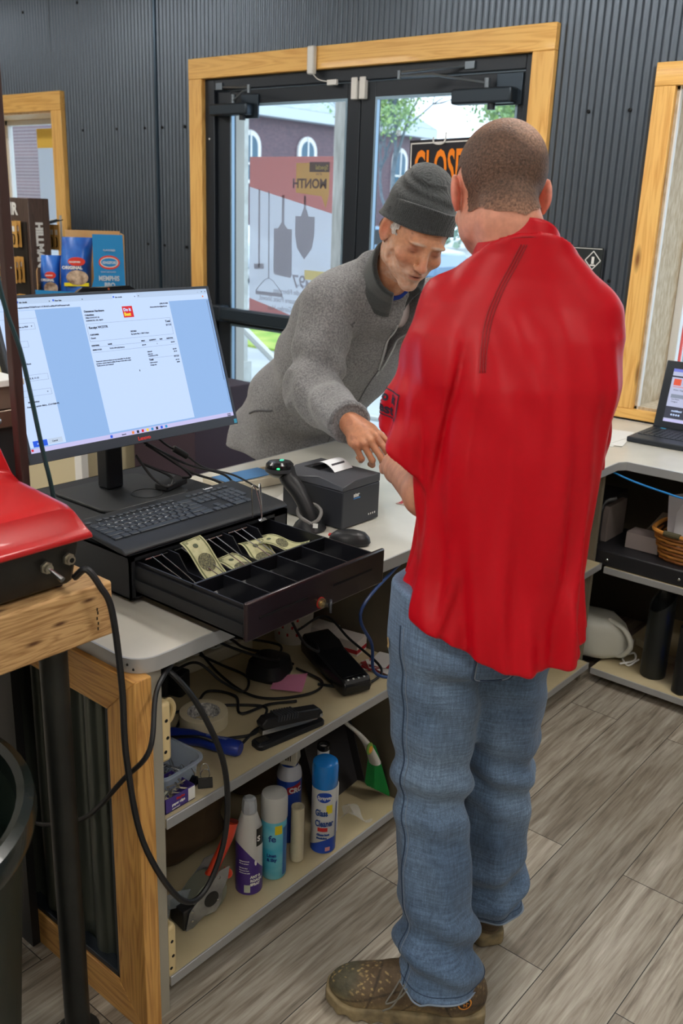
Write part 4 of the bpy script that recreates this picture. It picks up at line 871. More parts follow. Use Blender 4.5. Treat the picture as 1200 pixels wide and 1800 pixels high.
# ---- keyboard
kb = thing('keyboard', 'black full size keyboard lying on top of the cash drawer', 'keyboard', (-1.6, 1.37, .9905))
KM = RT((-1.507, 1.118, .9925), ry=.075) ; KL, KD = .497, .185      # local x negative = back, y along the row
bd_ = MB(KM); bd_.add([(x, y, z) for y in (0, KL) for x, z in ((.012, -.002), (.012, .004), (-.004, .010), (-KD, .012), (-KD-.004, .008), (-KD-.004, .002))], [(5, 4, 3, 2, 1, 0), (6, 7, 8, 9, 10, 11)]+[(i, (i+1) % 6, 6+(i+1) % 6, 6+i) for i in range(6)])
obj('board', bd_, mat('keyboard_black', srgb(30, 33, 38), .45), kb, bevel=.003)
KEYM = mat('key_black', srgb(56, 63, 72), .4); KU = .0192
rows = [  # distance from front, depth, list of (start,width)
 (.158, .010, [(0, 1)]+[(1.6+i*.98, .9) for i in range(12)]+[(15.3+i, .9) for i in range(3)]+[(18.6+i, .9) for i in range(4)]),
 (.134, .0165, [(i, 1) for i in range(13)]+[(13, 2)]+[(15.3+i, 1) for i in range(3)]+[(18.6+i, 1) for i in range(4)]),
 (.1145, .0165, [(0, 1.5)]+[(1.5+i, 1) for i in range(12)]+[(13.5, 1.5)]+[(15.3+i, 1) for i in range(3)]+[(18.6+i, 1) for i in range(3)]),
 (.095, .0165, [(0, 1.8)]+[(1.8+i, 1) for i in range(11)]+[(12.8, 2.2)]+[(18.6+i, 1) for i in range(3)]),
 (.0755, .0165, [(0, 2.3)]+[(2.3+i, 1) for i in range(10)]+[(12.3, 2.7)]+[(16.3, 1)]+[(18.6+i, 1) for i in range(3)]),
 (.056, .0165, [(0, 1.25), (1.25, 1.1), (2.35, 1.25), (3.6, 6.0), (9.6, 1.25), (10.85, 1.2), (12.05, 1.2), (13.25, 1.75)]+[(15.3+i, 1) for i in range(3)]+[(18.6, 2), (20.6, 1)]),
 (.105, .036, [(21.6, 1)])]
letters = {2: 'QWERTYUIOP[]', 3: "ASDFGHJKL;'", 4: 'ZXCVBNM,./'}
cnt = 0; rest = MB(KM); leg = MB()
kmesh = {}
for ri, (xf, dp, ks) in enumerate(rows):
    for (s_, w_) in ks:
        y = .020+s_*KU; yw = w_*KU-.003; z0 = .0098+(.002 if ri < 6 else .002); cnt += 1
        loc = KM @ Vector((-(xf), y+yw/2, z0))
        key_ = (dp, round(yw, 4))
        if key_ not in kmesh:
            q = MB(); pts_b = rr_pts(dp, yw, .002, 2); pts_t = rr_pts(dp-.003, yw-.003, .002, 2); q.loft([[(p[0], p[1], -.001) for p in pts_b], [(p[0], p[1], .0015) for p in pts_b], [(p[0], p[1], .003) for p in pts_t]])
            o = obj('key', q, KEYM, None); kmesh[key_] = o
        else:
            o = kmesh[key_].copy(); C.objects.link(o)
        o.parent = kb; o.location = loc-wloc(kb); o.rotation_euler = (0, .075, 0)
        if cnt > 99: n = len(rest.v); 
for ri, st in letters.items():
    xf = rows[ri][0]; s0 = {2: 1.5, 3: 1.8, 4: 2.3}[ri]
    for i, ch in enumerate(st):
        t = text_mb(ch, .0075, KM @ Matrix.Translation((-xf-.0035, .020+(s0+i)*KU+.0045, .0152)) @ Matrix.Rotation(PI/2, 4, 'Z'), ext=.0001, bold=.00008); n = len(leg.v); leg.v += t.v; leg.f += [[n+j for j in f] for f in t.f]; leg.mi += t.mi
for i, ch in enumerate('`1234567890-='):
    t = text_mb(ch, .0075, KM @ Matrix.Translation((-.1375, .020+i*KU+.0045, .0152)) @ Matrix.Rotation(PI/2, 4, 'Z'), ext=.0001, bold=.00008); n = len(leg.v); leg.v += t.v; leg.f += [[n+j for j in f] for f in t.f]; leg.mi += t.mi
obj('key_legend', leg, mat('legend_white', srgb(225, 230, 235), .5), kb, smooth=None, kind='stuff')
label_text('lettering', [('Lenovo', 0, 0, .0095, .0003)], KM @ Matrix.Translation((-.171, .385, .0123)) @ Matrix.Rotation(PI/2, 4, 'Z'), MATS['legend_white'], kb)

# ---- monitor
mo = thing('monitor', 'large black computer monitor showing a receipt page, beside the cash drawer', 'monitor', (-1.87, 1.39, .99))
bs = MB().rrect(.235, .265, .03, .991, .998, RT((-1.86, 1.39, 0))); obj('stand_base', bs, mat('monitor_base_black', srgb(44, 46, 48), .45), mo, bevel=.002)
rg = MB(); rg.lathe([(.040, .9981), (.040, .9995), (.037, .9995), (.037, .9981)], 32, Matrix.Translation((-1.80, 1.42, 0)), cap=False); obj('base_ring', rg, MATS['monitor_base_black'], bpy.data.objects['stand_base'])
st = MB(); st.box(-1.93, -1.885, 1.365, 1.415, .998, 1.36); obj('stand_post', st, mat('monitor_post', srgb(26, 29, 34), .4), mo, bevel=.006)
th = math.radians(18); MV = Vector((-math.sin(th), 0, math.cos(th))); MM = frame((-1.75, 1.378, 1.147), (0, 1, 0), MV)   # x right, y up, z toward the viewer
HW, HH = .3093, .3663
obj('housing', MB(MM).box(-HW, HW, 0, HH, -.03, -.002), BLK, mo, bevel=.006)
bz = MB(MM); sb, st_, ss = .0235, .0065, .0065
bz.box(-HW, HW, 0, sb, -.002, .004); bz.box(-HW, HW, HH-st_, HH, -.002, .004); bz.box(-HW, -HW+ss, sb, HH-st_, -.002, .004); bz.box(HW-ss, HW, sb, HH-st_, -.002, .004)
bz_o = obj('bezel', bz, mat('bezel_grey', srgb(62, 70, 82), .45), mo, bevel=.001)
cm = MB(MM); cm.prism([(-.095, HH-.002), (.078, HH-.002), (.058, HH+.011), (-.075, HH+.011)], -.02, .004); wc = obj('webcam_bar', cm, BLKG, mo, bevel=.002)
obj('lens', MB(MM).cyl(.003, .004, .005, 14, Matrix.Translation((-.005, HH+.004, 0))), mat('lens_amber', srgb(140, 70, 50), .2), wc)
# the lit screen: background, panels, then marks on it
EM = {}
def em(name, c, s=1.0):
    if name not in EM:
        m = mat('lit_'+name, c, .5, emit=s*1.45, spec=.25); m.node_tree.nodes['Principled BSDF'].inputs['Base Color'].default_value = (.02, .02, .025, 1); EM[name] = m
    return EM[name]
SE = .62
mats_s = [em('grey_blue', srgb(146, 184, 234), SE), em('page', srgb(190, 212, 248), SE*1.1), em('tabbar', srgb(186, 208, 238), SE), em('taskbar', srgb(200, 196, 240), SE), em('button_blue', srgb(30, 90, 225), SE), em('button_pale', srgb(190, 208, 232), SE), em('red', srgb(215, 30, 40), SE), em('yellow', srgb(250, 220, 60), SE), em('ink', srgb(50, 64, 96), .12), em('line', srgb(120, 140, 175), .4), em('orange', srgb(240, 140, 60), SE), em('teal', srgb(30, 150, 210), SE)]
sx0, sx1, sy0, sy1 = -HW+ss, HW-ss, sb, HH-st_
sc = MB(MM)
def pn(x0, x1, y0, y1, m, lay=1, M=None):
    sc.cur = m; sc.box(x0, x1, y0, y1, 0, .0003*lay, M)
pn(sx0, sx1, sy0, sy1, 0, 1)
screen = obj('screen', sc, mats_s[0], mo, smooth=None)
def region(name, x0, x1, y0, y1, mi, lay=2): return obj(name, MB(MM).box(x0, x1, y0, y1, .0003*lay-.0003, .0003*lay), mats_s[mi], screen, smooth=None)
region('receipt_page', -.0907, .170, .0375, .3335, 1); region('print_panel', sx0, -.2105, .0355, .3325, 1); region('taskbar', sx0, sx1, sy0, .0335, 3)
region('tab_bar', sx0, sx1, .3465, sy1, 2); region('address_bar', sx0, sx1, .3335, .3465, 1); region('active_tab', .003, .075, .3465, .3575, 1, 3)
region('print_button', -.292, -.2565, .036, .0495, 4, 3); region('cancel_button', -.2535, -.218, .038, .0495, 5, 3)
lb = region('logo_badge', .0235, .0535, .301, .328, 6, 3); region('pointer', .0330, .0350, .170, .174, 8, 3)
ln = MB(MM)
def hl(x0, x1, y, t=.0004): ln.box(x0, x1, y, y+t, .0006, .0008)
def vl(x, y0, y1, t=.0004): ln.box(x, x+t, y0, y1, .0006, .0008)
for (a, b_, c, d) in ((-.0865, .162, .2515, .2925), (-.29, -.2197, .291, .305), (-.29, -.2165, .179, .192), (-.29, -.217, .146, .159), (-.29, -.246, .253, .266)): hl(a, b_, c); hl(a, b_, d); vl(a, c, d); vl(b_, c, d)
for y in (.238, .2257): hl(-.086, .1636, y)
hl(.069, .1675, .1975); hl(sx0, -.2105, .315, .0003); vl(.2955, .12, .33, .0012); vl(.2985, .06, .33, .0006)
obj('page_rules', ln, mats_s[9], screen, smooth=None)
T = lambda s, x, y, z=.0055, b=.0001, q=1: (s, x, y, z, b, q)
MT_ = MM @ Matrix.Translation((0, 0, .0009))
label_text('screen_lettering', [T('Damascus Hardware', -.085, .3195, .0066, .0002), T('Columbiana', -.085, .3115, .0052, .0002), T('29063 STATE RT 62', -.085, .305, .0046), T('DAMASCUS, OH, 44619', -.085, .2985, .0046), T('(330) 537-3855', .1395, .3275, .0042), T('damascushardware@gmail.com', .107, .3205, .0042), T('Total', .1445, .282, .0072, .0002), T('$17.23', .1445, .2735, .006), T('Receipt WCDTR', -.082, .281, .0075, .0002),
  T('CUSTOMER', -.083, .2655, .0046, .0002), T('Guest', -.083, .2575, .0056), T('DETAILS', .033, .2655, .0046, .0002), T('By: Justin May 1, 2024 2:16pm', .033, .259, .0044), T('IDENTIFIER', -.0855, .2405, .0042, .0002), T('NAME', -.04, .2405, .0042, .0002), T('PRICE', .058, .2405, .0042, .0002), T('QUANTITY', .082, .2405, .0042, .0002), T('SUM', .115, .2405, .0042, .0002), T('SUBTOTAL', .137, .2405, .0042, .0002),
  T('008881101202', -.0855, .2305, .0042), T('TUCK DPN (LR) Battery', -.038, .2305, .0042), T('$15.99', .058, .2305, .0042), T('1', .103, .2305, .0042), T('$15.99', .148, .2305, .0042), T('Subtotal', .069, .213, .0042), T('Sales tax', .069, .207, .0042), T('Columbiana (7.75%)', .069, .2025, .0036), T('$15.99', .149, .213, .0042), T('$1.24', .151, .207, .0042), T('Total', .069, .1925, .006, .0003), T('$17.23', .148, .1945, .0056, .0002), T('Cash received', .069, .186, .0040), T('$17.23', .151, .186, .004), T('Change due', .069, .18, .004), T('$0.00', .153, .18, .004),
  T('Tinted and custom products are not returnable. For all other', -.084, .2035, .0040), T('products, returns must be within 30 days of sale with receipt.', -.084, .1985, .0040), T('Thank you for your business!', -.084, .1935, .0040),
  T('us.rundoo.app/pos/sales/7535ab7b-ba11-5138-bb7a-a60fac0724d9?status=sold', -.27, .3375, .0048), T('Sale details', -.245, .349, .0046), T('New Sale', -.155, .349, .0046), T('Sale details', -.085+.095, .349, .0046, .0001), T('x', -.26, .349, .005), T('x', -.17, .349, .005), T('x', -.083, .349, .005), T('x', .067, .349, .005), T('+', .078, .349, .006), T('_', .27, .3525, .005), T('o', .283, .3515, .005), T('x', .295, .3515, .005),
  T('Save as PDF', -.262, .2955, .0052), T('v', -.229, .2965, .006), T('e.g. 1-5, 8, 11-13', -.275, .183, .0052), T('v', -.2275, .151, .006), T('More settings', -.28, .132, .005), T('Print using system dialog... (Ctrl+Shift+P)', -.285, .122, .0048, .0001), T('Cancel', -.245, .0415, .0052), T('Search', -.0595, .0265, .0045), T('Sheet', -.262, .215, .005), T('2:16 PM', .281, .0285, .0034), T('5/1/2024', .281, .0245, .0034)], MT_, mats_s[8], screen)
label_text('screen_lettering', [T('Print', -.282, .0405, .0054, .0001)], MT_, mats_s[1], screen)
label_text('screen_lettering', [('Do it', .0262, .3155, .0108, .0004, .95)], MT_ @ Matrix.Translation((0, 0, .0002)), mats_s[1], lb) if False else None
def sub(name, lines, material, M): return label_text(name, lines, M, material, screen)
sub('logo_lettering', [('Do it', .0262, .3162, .0105, .0004, .95)], mats_s[1], MT_ @ Matrix.Translation((0, 0, .0002))); sub('logo_lettering', [('Best', .0258, .3050, .0115, .0004, .95)], mats_s[7], MT_ @ Matrix.Translation((0, 0, .0002)))
for i, mi in enumerate((4, 10, 8, 6, 7, 11, 8, 4, 11)): region('taskbar_icon', -.0925+(0 if i == 0 else .048+i*.0145), -.0925+.0065+(0 if i == 0 else .048+i*.0145), .0250, .0315, mi, 4)
region('weather_icon', -.300, -.2945, .0275, .0325, 6, 4)
for x, mi in ((-.2505, 4), (-.1605, 4), (.004, 4), (.283, 10)): region('tab_icon', x, x+.004, .3495 if x < .2 else .3385, .3535 if x < .2 else .3425, mi, 4)
label_text('lettering', [('Lenovo', -.019, .007, .0125, .0005)], MM @ Matrix.Translation((0, 0, .0042)), mat('logo_red', srgb(225, 70, 70), .5), bz_o)
obj('energy_sticker', MB(MM).box(HW-.013, HW-.003, .003, .014, .004, .0046), mat('sticker_blue', srgb(60, 160, 200), .5), bz_o)
# cables and small hub behind the keyboard
single('usb_hub', MB().box(-.02, .02, -.045, .045, 0, .018, RT((-1.80, 1.50, .9995), rz=.25)), BLK, 'small black hub block on the monitor foot with cables plugged in', 'hub', bevel=.004)
def cable(pts, r, label, m=RUB, cat='cable', group=None, loc=None): return single('cable', MB().tube(pts, r, 8, 8), m, label, cat, loc or pts[0], group)
cable([(-1.86, 1.44, 1.13), (-1.79, 1.50, 1.07), (-1.765, 1.535, 1.03), (-1.79, 1.53, 1.02)], .0035, 'cable curling from the monitor down into the small hub')
cable([(-1.84, 1.42, 1.09), (-1.80, 1.44, 1.035), (-1.765, 1.46, 1.015), (-1.79, 1.49, 1.03), (-1.85, 1.45, 1.06)], .0035, 'looped cable hanging in front of the small hub')
cable([(-1.85, 1.46, 1.11), (-1.80, 1.56, 1.03), (-1.775, 1.64, .99), (-1.80, 1.76, .915), (-1.82, 1.86, .886)], .0035, 'cable running behind the keyboard toward the door, nearest one')
cable([(-1.87, 1.47, 1.11), (-1.85, 1.60, 1.03), (-1.83, 1.72, .98), (-1.84, 1.80, .90), (-1.88, 1.90, .886)], .0035, 'cable running behind the keyboard toward the door, middle one')
pc = thing('power_cable', 'monitor power cable with a fat plug behind the keyboard', 'cable', (-1.87, 1.52, 1.12))
obj('wire', MB().tube([(-1.87, 1.50, 1.13), (-1.87, 1.545, 1.09), (-1.86, 1.60, 1.055), (-1.85, 1.66, 1.01), (-1.88, 1.80, .955), (-1.90, 1.92, .888)], .003, 8), RUB, pc)
obj('plug', MB().tube([(-1.868, 1.565, 1.078), (-1.858, 1.605, 1.05)], .009, 12, 0), BLK, pc, bevel=.002)
# ---- barcode scanner in its cradle
bs_ = thing('barcode_scanner', 'black handheld barcode scanner with green light standing in its cradle', 'scanner', (-1.55, 1.755, CT))
cr = MB(); cr.lathe([(.042, CT+.0005), (.045, CT+.006), (.040, CT+.016), (.026, CT+.03)], 28, RT((-1.552, 1.765, 0))); obj('cradle', cr, BLK, bs_)
ringm = MB(); ringm.tube([(-1.530, 1.745, .905), (-1.522, 1.765, .915), (-1.535, 1.79, .93), (-1.562, 1.795, .94), (-1.583, 1.78, .94), (-1.585, 1.755, .935), (-1.565, 1.738, .92), (-1.530, 1.745, .905)], .005, 8); obj('cradle_lip', ringm, mat('grey_rubber', srgb(120, 118, 116), .6), bs_)
obj('sticker', MB().box(-.0065, .0065, -.0005, .0005, -.006, .006, RT((-1.512, 1.742, .905), rz=.6, rx=-.3)), WHITEP, bs_)
hd = MB(); hp = spline([(-1.548, 1.765, .905), (-1.563, 1.765, .935), (-1.592, 1.763, .975), (-1.625, 1.76, 1.005), (-1.640, 1.76, 1.03)], 6)
hd.tube(hp, lambda s: .019+.006*s, 16, 0); obj('grip', hd, BLK, bs_)
hM = frame((-1.658, 1.757, 1.032), (.8, .6, 0), (-.6, .8, 0)) @ Matrix.Rotation(-.12, 4, 'X')
def rings_el(specs, n=28): return [[(cx+a*math.cos(2*PI*i/n), cy+b_*math.sin(2*PI*i/n), z) for i in range(n)] for a, b_, z, cx, cy in specs]
obj('head', MB(hM).loft(rings_el([(.022, .03, -.024, .0, .0), (.034, .046, -.014, 0, 0), (.038, .052, 0, 0, 0), (.037, .05, .010, 0, 0), (.030, .042, .017, 0, 0), (.012, .018, .019, 0, 0)])), BLKG, bs_)
obj('scan_window', MB(hM).loft(rings_el([(.0385, .0525, -.010, 0, 0), (.0392, .0535, -.006, 0, 0), (.0392, .0535, -.001, 0, 0)])), DKG, bs_)
obj('green_light', MB().sphere((-1.658+.026, 1.757-.033, 1.040), .0075, 12, sc=(1.3, 1.3, .8)), mat('lit_green', (0.02, .9, .15), .4, emit=2.5), bs_)
obj('blue_light', MB(hM).loft(rings_el([(.007, .02, .017, .004, .008), (.006, .018, .0196, .004, .008)])), mat('lit_cyan', srgb(60, 200, 170), .3, emit=.5), bs_)
# ---- receipt printer
pr_ = thing('receipt_printer', 'black cube receipt printer with paper curling from the top', 'printer', (-1.58, 1.89, CT))
PX0, PX1, PY0, PY1, PZ = -1.70, -1.482, 1.815, 1.975, 1.012
bd = MB(); bd.box(PX0, PX1, PY0, PY1, CT+.003, PZ-.024); obj('body', bd, mat('printer_black', srgb(50, 53, 60), .42), pr_, bevel=.003)
ld = MB(); ld.add([(PX0, PY0, PZ-.023), (PX1, PY0, PZ-.023), (PX1, PY1, PZ-.023), (PX0, PY1, PZ-.023), (PX0, PY0+.05, PZ), (PX1, PY0+.05, PZ), (PX1, PY1, PZ), (PX0, PY1, PZ), (PX0+.12, PY0+.012, PZ-.002), (PX1, PY0+.0, PZ-.012)], [(0, 1, 2, 3), (1, 9, 5, 6, 2), (4, 7, 6, 5), (3, 2, 6, 7), (0, 3, 7, 4), (0, 4, 8), (4, 5, 8), (8, 5, 9), (0, 8, 9, 1)])
obj('lid', ld, mat('printer_lid', srgb(72, 74, 80), .4), pr_, bevel=.0015)
obj('paper_slot', MB().box(PX0+.03, PX0+.085, PY0+.055, PY1-.014, PZ-.001, PZ+.0008), mat('slot_black', srgb(6, 6, 8), .8), pr_)
q = MB(); q.grid(lambda u, v: (PX0+.05+.085*u, PY0+.062+.078*v, PZ+.002+.022*math.sin(PI*min(1, u*1.0))**.8*(1-.2*u)), 14, 2); pp_ = obj('receipt_paper', q, mat('receipt_white', srgb(235, 238, 242), .6), pr_, smooth=180)
lt = MB()
for i in range(18): 
    if i % 3 != 2: lt.box(PX0+.105, PX0+.116, PY0+.068+i*.0028, PY0+.068+i*.0028+.0016, PZ+.018, PZ+.019, RT((0, 0, 0)))
obj('barcode', MB().grid(lambda u, v: (PX0+.113+.004*u, PY0+.072+.055*v, PZ+.0195-.0045*u), 1, 1), mat('ink', srgb(60, 60, 66), .6), pp_)
label_text('lettering', [('star', 0, 0, .016, .0006)], frame((PX1+.0006, PY0+.045, PZ-.047), (0, 1, 0), (0, 0, 1)), WHITEP, pr_)
obj('logo_swoosh', MB(frame((PX1+.0006, PY0+.045, PZ-.053), (0, 1, 0), (0, 0, 1))).box(0, .028, 0, .0035, 0, .0004), mat('logo_blue', srgb(60, 130, 200), .5), pr_)
for i in range(4): obj('indicator', MB(frame((PX1+.0006, PY0+.112+i*.009, CT+.02), (0, 1, 0), (0, 0, 1))).box(0, .004, 0, .005, 0, .0004), WHITEP, pr_)
# ---- mouse, papers, tray, blister pack
ms = thing('mouse', 'black computer mouse with a red dot beside the printer', 'mouse', (-1.40, 1.765, CT))
mM = RT((-1.405, 1.755, CT+.0005), rz=.5)
obj('shell', MB(mM).loft([[(a*math.cos(2*PI*i/24)+cx, b_*math.sin(2*PI*i/24), z) for i in range(24)] for a, b_, z, cx in ((.050, .029, 0, 0), (.055, .033, .008, 0), (.052, .031, .02, 0), (.040, .024, .031, .002), (.02, .012, .036, .004))]), BLK, ms)
obj('wheel', MB(mM).cyl(.006, -.004, .004, 12, RT((-.032, 0, .026), rx=PI/2)), DKG, ms); obj('red_mark', MB(mM).box(-.056, -.046, -.006, .006, .016, .022), MATS['red_dot'], ms, bevel=.002)
tr2 = thing('letter_tray', 'cream tray holding a blue card behind the keyboard', 'tray', (-1.97, 1.93, CT))
trM = RT((-1.965, 1.93, CT+.001), rz=-.15); tb = MB(trM); tb.box(-.055, .055, -.12, .12, 0, .003); tb.box(-.055, -.05, -.12, .12, 0, .03); tb.box(.05, .055, -.12, .12, 0, .03); tb.box(-.055, .055, -.12, -.115, 0, .03); tb.box(-.055, .055, .115, .12, 0, .03)
obj('tray_body', tb, mat('cream_tray', srgb(214, 204, 182), .5), tr2, bevel=.002)
single('card', MB().box(-.04, .045, -.10, .08, 0, .002, RT((-1.965, 1.93, CT+.033), rz=-.1)), mat('card_blue', srgb(70, 120, 170), .5), 'blue and white card lying over the cream tray', 'card')
single('paper_slip', MB().box(-.05, .05, -.075, .075, 0, .001, RT((-1.78, 1.97, CT+.0006), rz=.4)), mat('paper_white', srgb(228, 226, 220), .7), 'white paper slip lying behind the barcode scanner, upper one', 'paper')
single('paper_slip', MB().box(-.04, .04, -.09, .09, 0, .001, RT((-1.70, 2.07, CT+.0006), rz=1.2)), MATS['paper_white'], 'white paper slip with red print lying behind the printer', 'paper')
bp_ = thing('blister_pack', 'small blister card of bolts lying beside the clerk on the worktop', 'package', (-1.50, 2.16, CT))
bM = RT((-1.49, 2.165, CT+.0008), rz=.2); obj('card', MB(bM).box(-.045, .05, -.04, .05, 0, .001), mat('blister_card', srgb(215, 205, 200), .6, var=(40, srgb(200, 110, 90), 2)), bp_)
for i in range(6): obj('bolt', MB(bM).sphere((-.02+.018*(i % 3), -.015+.022*(i//3), .007), .008, 10), STEEL, bp_)
obj('red_print', MB(bM).box(-.04, -.028, -.035, .045, .001, .0015), MATS['red_dot'], bp_)
# ---- laptop and papers on the window counter
lp = thing('laptop', 'black laptop with a lit catalogue page on the window counter', 'laptop', (-1.2, 3.58, CT))
LM = RT((-1.385, 3.425, CT+.001), rz=.02); LW = .40
obj('base', MB(LM).box(0, LW, 0, .275, 0, .02), mat('laptop_base', srgb(36, 42, 50), .4), lp, bevel=.004)
kz = MB(LM)
for r_ in range(6):
    for c_ in range(18): kz.box(.014+c_*.0208, .014+c_*.0208+.0175, .08+r_*.0265, .08+r_*.0265+.022, .0202, .0222)
obj('keyboard', kz, mat('laptop_keys', srgb(54, 58, 64), .4), lp, kind='stuff')
SM = LM @ Matrix.Translation((0, .272, .018)) @ Matrix.Rotation(PI/2-math.radians(13), 4, 'X'); SHh = .272
obj('lid', MB(SM).box(0, LW, 0, SHh, -.006, .0), mat('laptop_lid', srgb(34, 40, 48), .35), lp, bevel=.003)
ls = obj('screen', MB(SM).box(.035, LW-.014, .028, SHh-.03, .0, .0006), em('laptop_page', srgb(190, 196, 224), .6), lp, smooth=None)
def lr(n, x0, x1, y0, y1, mi): return obj(n, MB(SM).box(x0, x1, y0, y1, .0006, .001), mi, ls, smooth=None)
lr('title_bar', .035, LW-.014, SHh-.042, SHh-.03, em('win_bar', srgb(120, 130, 220), .6)); lr('black_bar', .035, LW-.014, SHh-.064, SHh-.058, em('ink', srgb(50, 64, 96), .12)); lr('logo_badge', .045, .075, SHh-.096, SHh-.070, em('orange_red', srgb(230, 90, 60), .6)); lr('red_rule', .045, LW-.02, SHh-.103, SHh-.101, em('orange_red', srgb(230, 90, 60), .6)); lr('grey_row', .045, LW-.02, .125, .14, em('grey_row', srgb(150, 160, 180), .5)); lr('footer_band', .035, LW-.014, .042, .09, em('footer', srgb(70, 74, 90), .4)); lr('taskbar', .035, LW-.014, .028, .038, em('taskbar', srgb(200, 196, 240), SE))
label_text('screen_lettering', [('Catalog', .082, SHh-.094, .024, .0004), ('Home / Page', .05, .155, .008, 0), ('Item Name', .05, .148-.03, .007, 0), ('Category', .05, .108, .007, 0)], SM @ Matrix.Translation((0, 0, .0011)), em('ink', srgb(50, 64, 96), .12), ls)
label_text('screen_lettering', [('mobiltext', .06, .07, .011, .0004), ('o o o o', .06, .055, .012, .001), ('Customer support', .12, .07, .007, 0), ('Terms of service', .12, .058, .007, 0)], SM @ Matrix.Translation((0, 0, .0011)), em('page', srgb(190, 212, 248), SE), ls)
obj('sticker', MB(LM).box(.04, .062, .235, .258, .0201, .0208), mat('sticker_blue', srgb(60, 160, 200), .5), lp)
for i, (dx, dy, rz) in enumerate(((0, 0, .1), (.01, .01, .25), (-.005, .006, -.05))):
    single('paper_sheet', MB().box(-.105, .105, -.14, .14, 0, .0012, RT((-1.50+dx, 3.42+dy, CT+.001+.0014*i), rz=rz)), MATS['paper_white'], 'white paper sheet left of the laptop, %s of the pile' % ('bottom', 'middle', 'top')[i], 'paper', group='papers left of the laptop')
# ---- timber bench, pipe leg, key machine, upright, bin
tm = thing('timber_bench', 'thick rough timber bench top on a black pipe leg at the near left', 'bench', (-1.45, .5, 0))
obj('beam', MB().box(-1.63, -1.272, -.25, .92, .957, 1.06), TIMBER, tm, bevel=.004)
obj('leg', MB().cyl(.026, .012, .9565, 24, RT((-1.375, .858, 0))), mat('black_pipe', srgb(40, 42, 42), .45, .4, var=(8, srgb(54, 56, 54))), tm)
obj('foot_plate', MB().cyl(.045, 0, .012, 20, RT((-1.375, .858, 0))), MATS['black_pipe'], tm)
obj('leg', MB().cyl(.026, 0, .9565, 24, RT((-1.5, -.2, 0))), MATS['black_pipe'], tm)
st_ = MB(); [st_.box(-1.2716, -1.2712, y, y+.0025, z, z+.006) for y, z in ((.885, .975), (.886, .985), (.884, .995), (.886, 1.005), (.885, 1.012))]
obj('stamp_mark', st_, SCREW, tm)
km = thing('key_machine', 'red and black key machine with toggle switches on the timber bench', 'machine', (-1.45, .65, 1.06))
REDP = mat('red_enamel', srgb(196, 24, 30), .3, coat=.4, var=(6, srgb(180, 18, 24))); BASEM = mat('machine_base_black', srgb(34, 34, 34), .4, .3, var=(20, srgb(44, 44, 42)))
b = MB(); b.loft([[(x, y, z) for x, y in ((-1.283-i, .868-j), (-1.60, .868-j), (-1.60, .30), (-1.283-i, .30))] for z, i, j in ((1.066, .018, .02), (1.075, .01, .012), (1.155, .0, .0))]); obj('base', b, BASEM, km, bevel=.006)
for (x_, y_) in ((-1.32, .84), (-1.32, .35), (-1.57, .84), (-1.57, .35)): obj('foot', MB().cyl(.01, 1.0603, 1.067, 12, RT((x_, y_, 0))), BLK, km)
prof = [(-1.270, 1.150), (-1.270, 1.160), (-1.282, 1.168), (-1.298, 1.205), (-1.315, 1.214), (-1.455, 1.228), (-1.470, 1.238), (-1.492, 1.335), (-1.505, 1.345), (-1.60, 1.345), (-1.615, 1.33), (-1.62, 1.150)]
rg = []
for y, tt_ in ((.30, 0), (.835, 0), (.855, .1), (.872, .6), (.882, .9), (.886, 1.0)):
    rr = []
    for (x, z) in prof:
        zz = z if z < 1.17 else 1.165+(z-1.165)*(1-tt_*.0); yy_ = y-(z-1.15)*.28*(1 if y > .5 else 0); rr.append((x, yy_ if y > .5 else y, zz-(tt_**2)*(.012 if z > 1.2 else 0)))
    rg.append(rr)
obj('red_lid', MB().loft(rg), REDP, km, bevel=.007)
for k, (y, z) in enumerate(((.795, 1.118), (.838, 1.122))):
    Mx = RT((-1.279, y, z), ry=PI/2); sw = MB(); sw.cyl(.011, 0, .005, 6, Mx); sw.cyl(.0075, .005, .012, 16, Mx); so = obj('toggle_switch' if k == 0 else 'socket_nut', sw, mat('worn_nickel', srgb(170, 165, 150), .35, .9), km)
    if k == 0: obj('lever', MB().tube([(-1.268, y, z), (-1.238, y+.004, z-.012)], lambda s: .003+.0022*s, 10, 0), STEEL, so)
    else: obj('bore', MB().cyl(.0045, .0121, .0126, 12, Mx), SCREW, so)
up = thing('rack_upright', 'dark brown metal upright post rising from the timber bench', 'post', (-1.485, .889, 1.06))
obj('post', MB().box(-1.494, -1.475, .880, .898, 1.0605, 2.3), mat('brown_metal', srgb(74, 56, 54), .4, .3), up, bevel=.002)
obj('rivet', MB().sphere((-1.4745, .889, 1.585), .0022, 8), STEEL, up)
cable([(-1.480, .850, 1.95), (-1.470, .858, 1.62), (-1.466, .866, 1.53), (-1.456, .884, 1.45), (-1.450, .895, 1.37), (-1.440, .905, 1.27), (-1.438, .918, 1.19), (-1.46, .935, 1.10), (-1.52, .96, .985), (-1.56, 1.0, .89)], .0042, 'dark green cable hanging down in front of the brown upright', mat('teal_cable', srgb(16, 52, 58), .4))
ts = thing('parts_rack', 'black steel rack with metal tray and white side board behind the red machine lid', 'rack', (-1.74, .95, .5))
obj('cabinet', MB().box(-1.82, -1.655, .80, .985, .90, 1.265), mat('rack_black', srgb(30, 30, 32), .5), ts, bevel=.003)
obj('metal_tray', MB().box(-1.83, -1.640, .79, .99, 1.266, 1.302), mat('brushed_tray', srgb(120, 104, 92), .35, .8), ts, bevel=.003)
obj('screw_head', MB().sphere((-1.639, .935, 1.284), .009, 12), STEEL, ts)
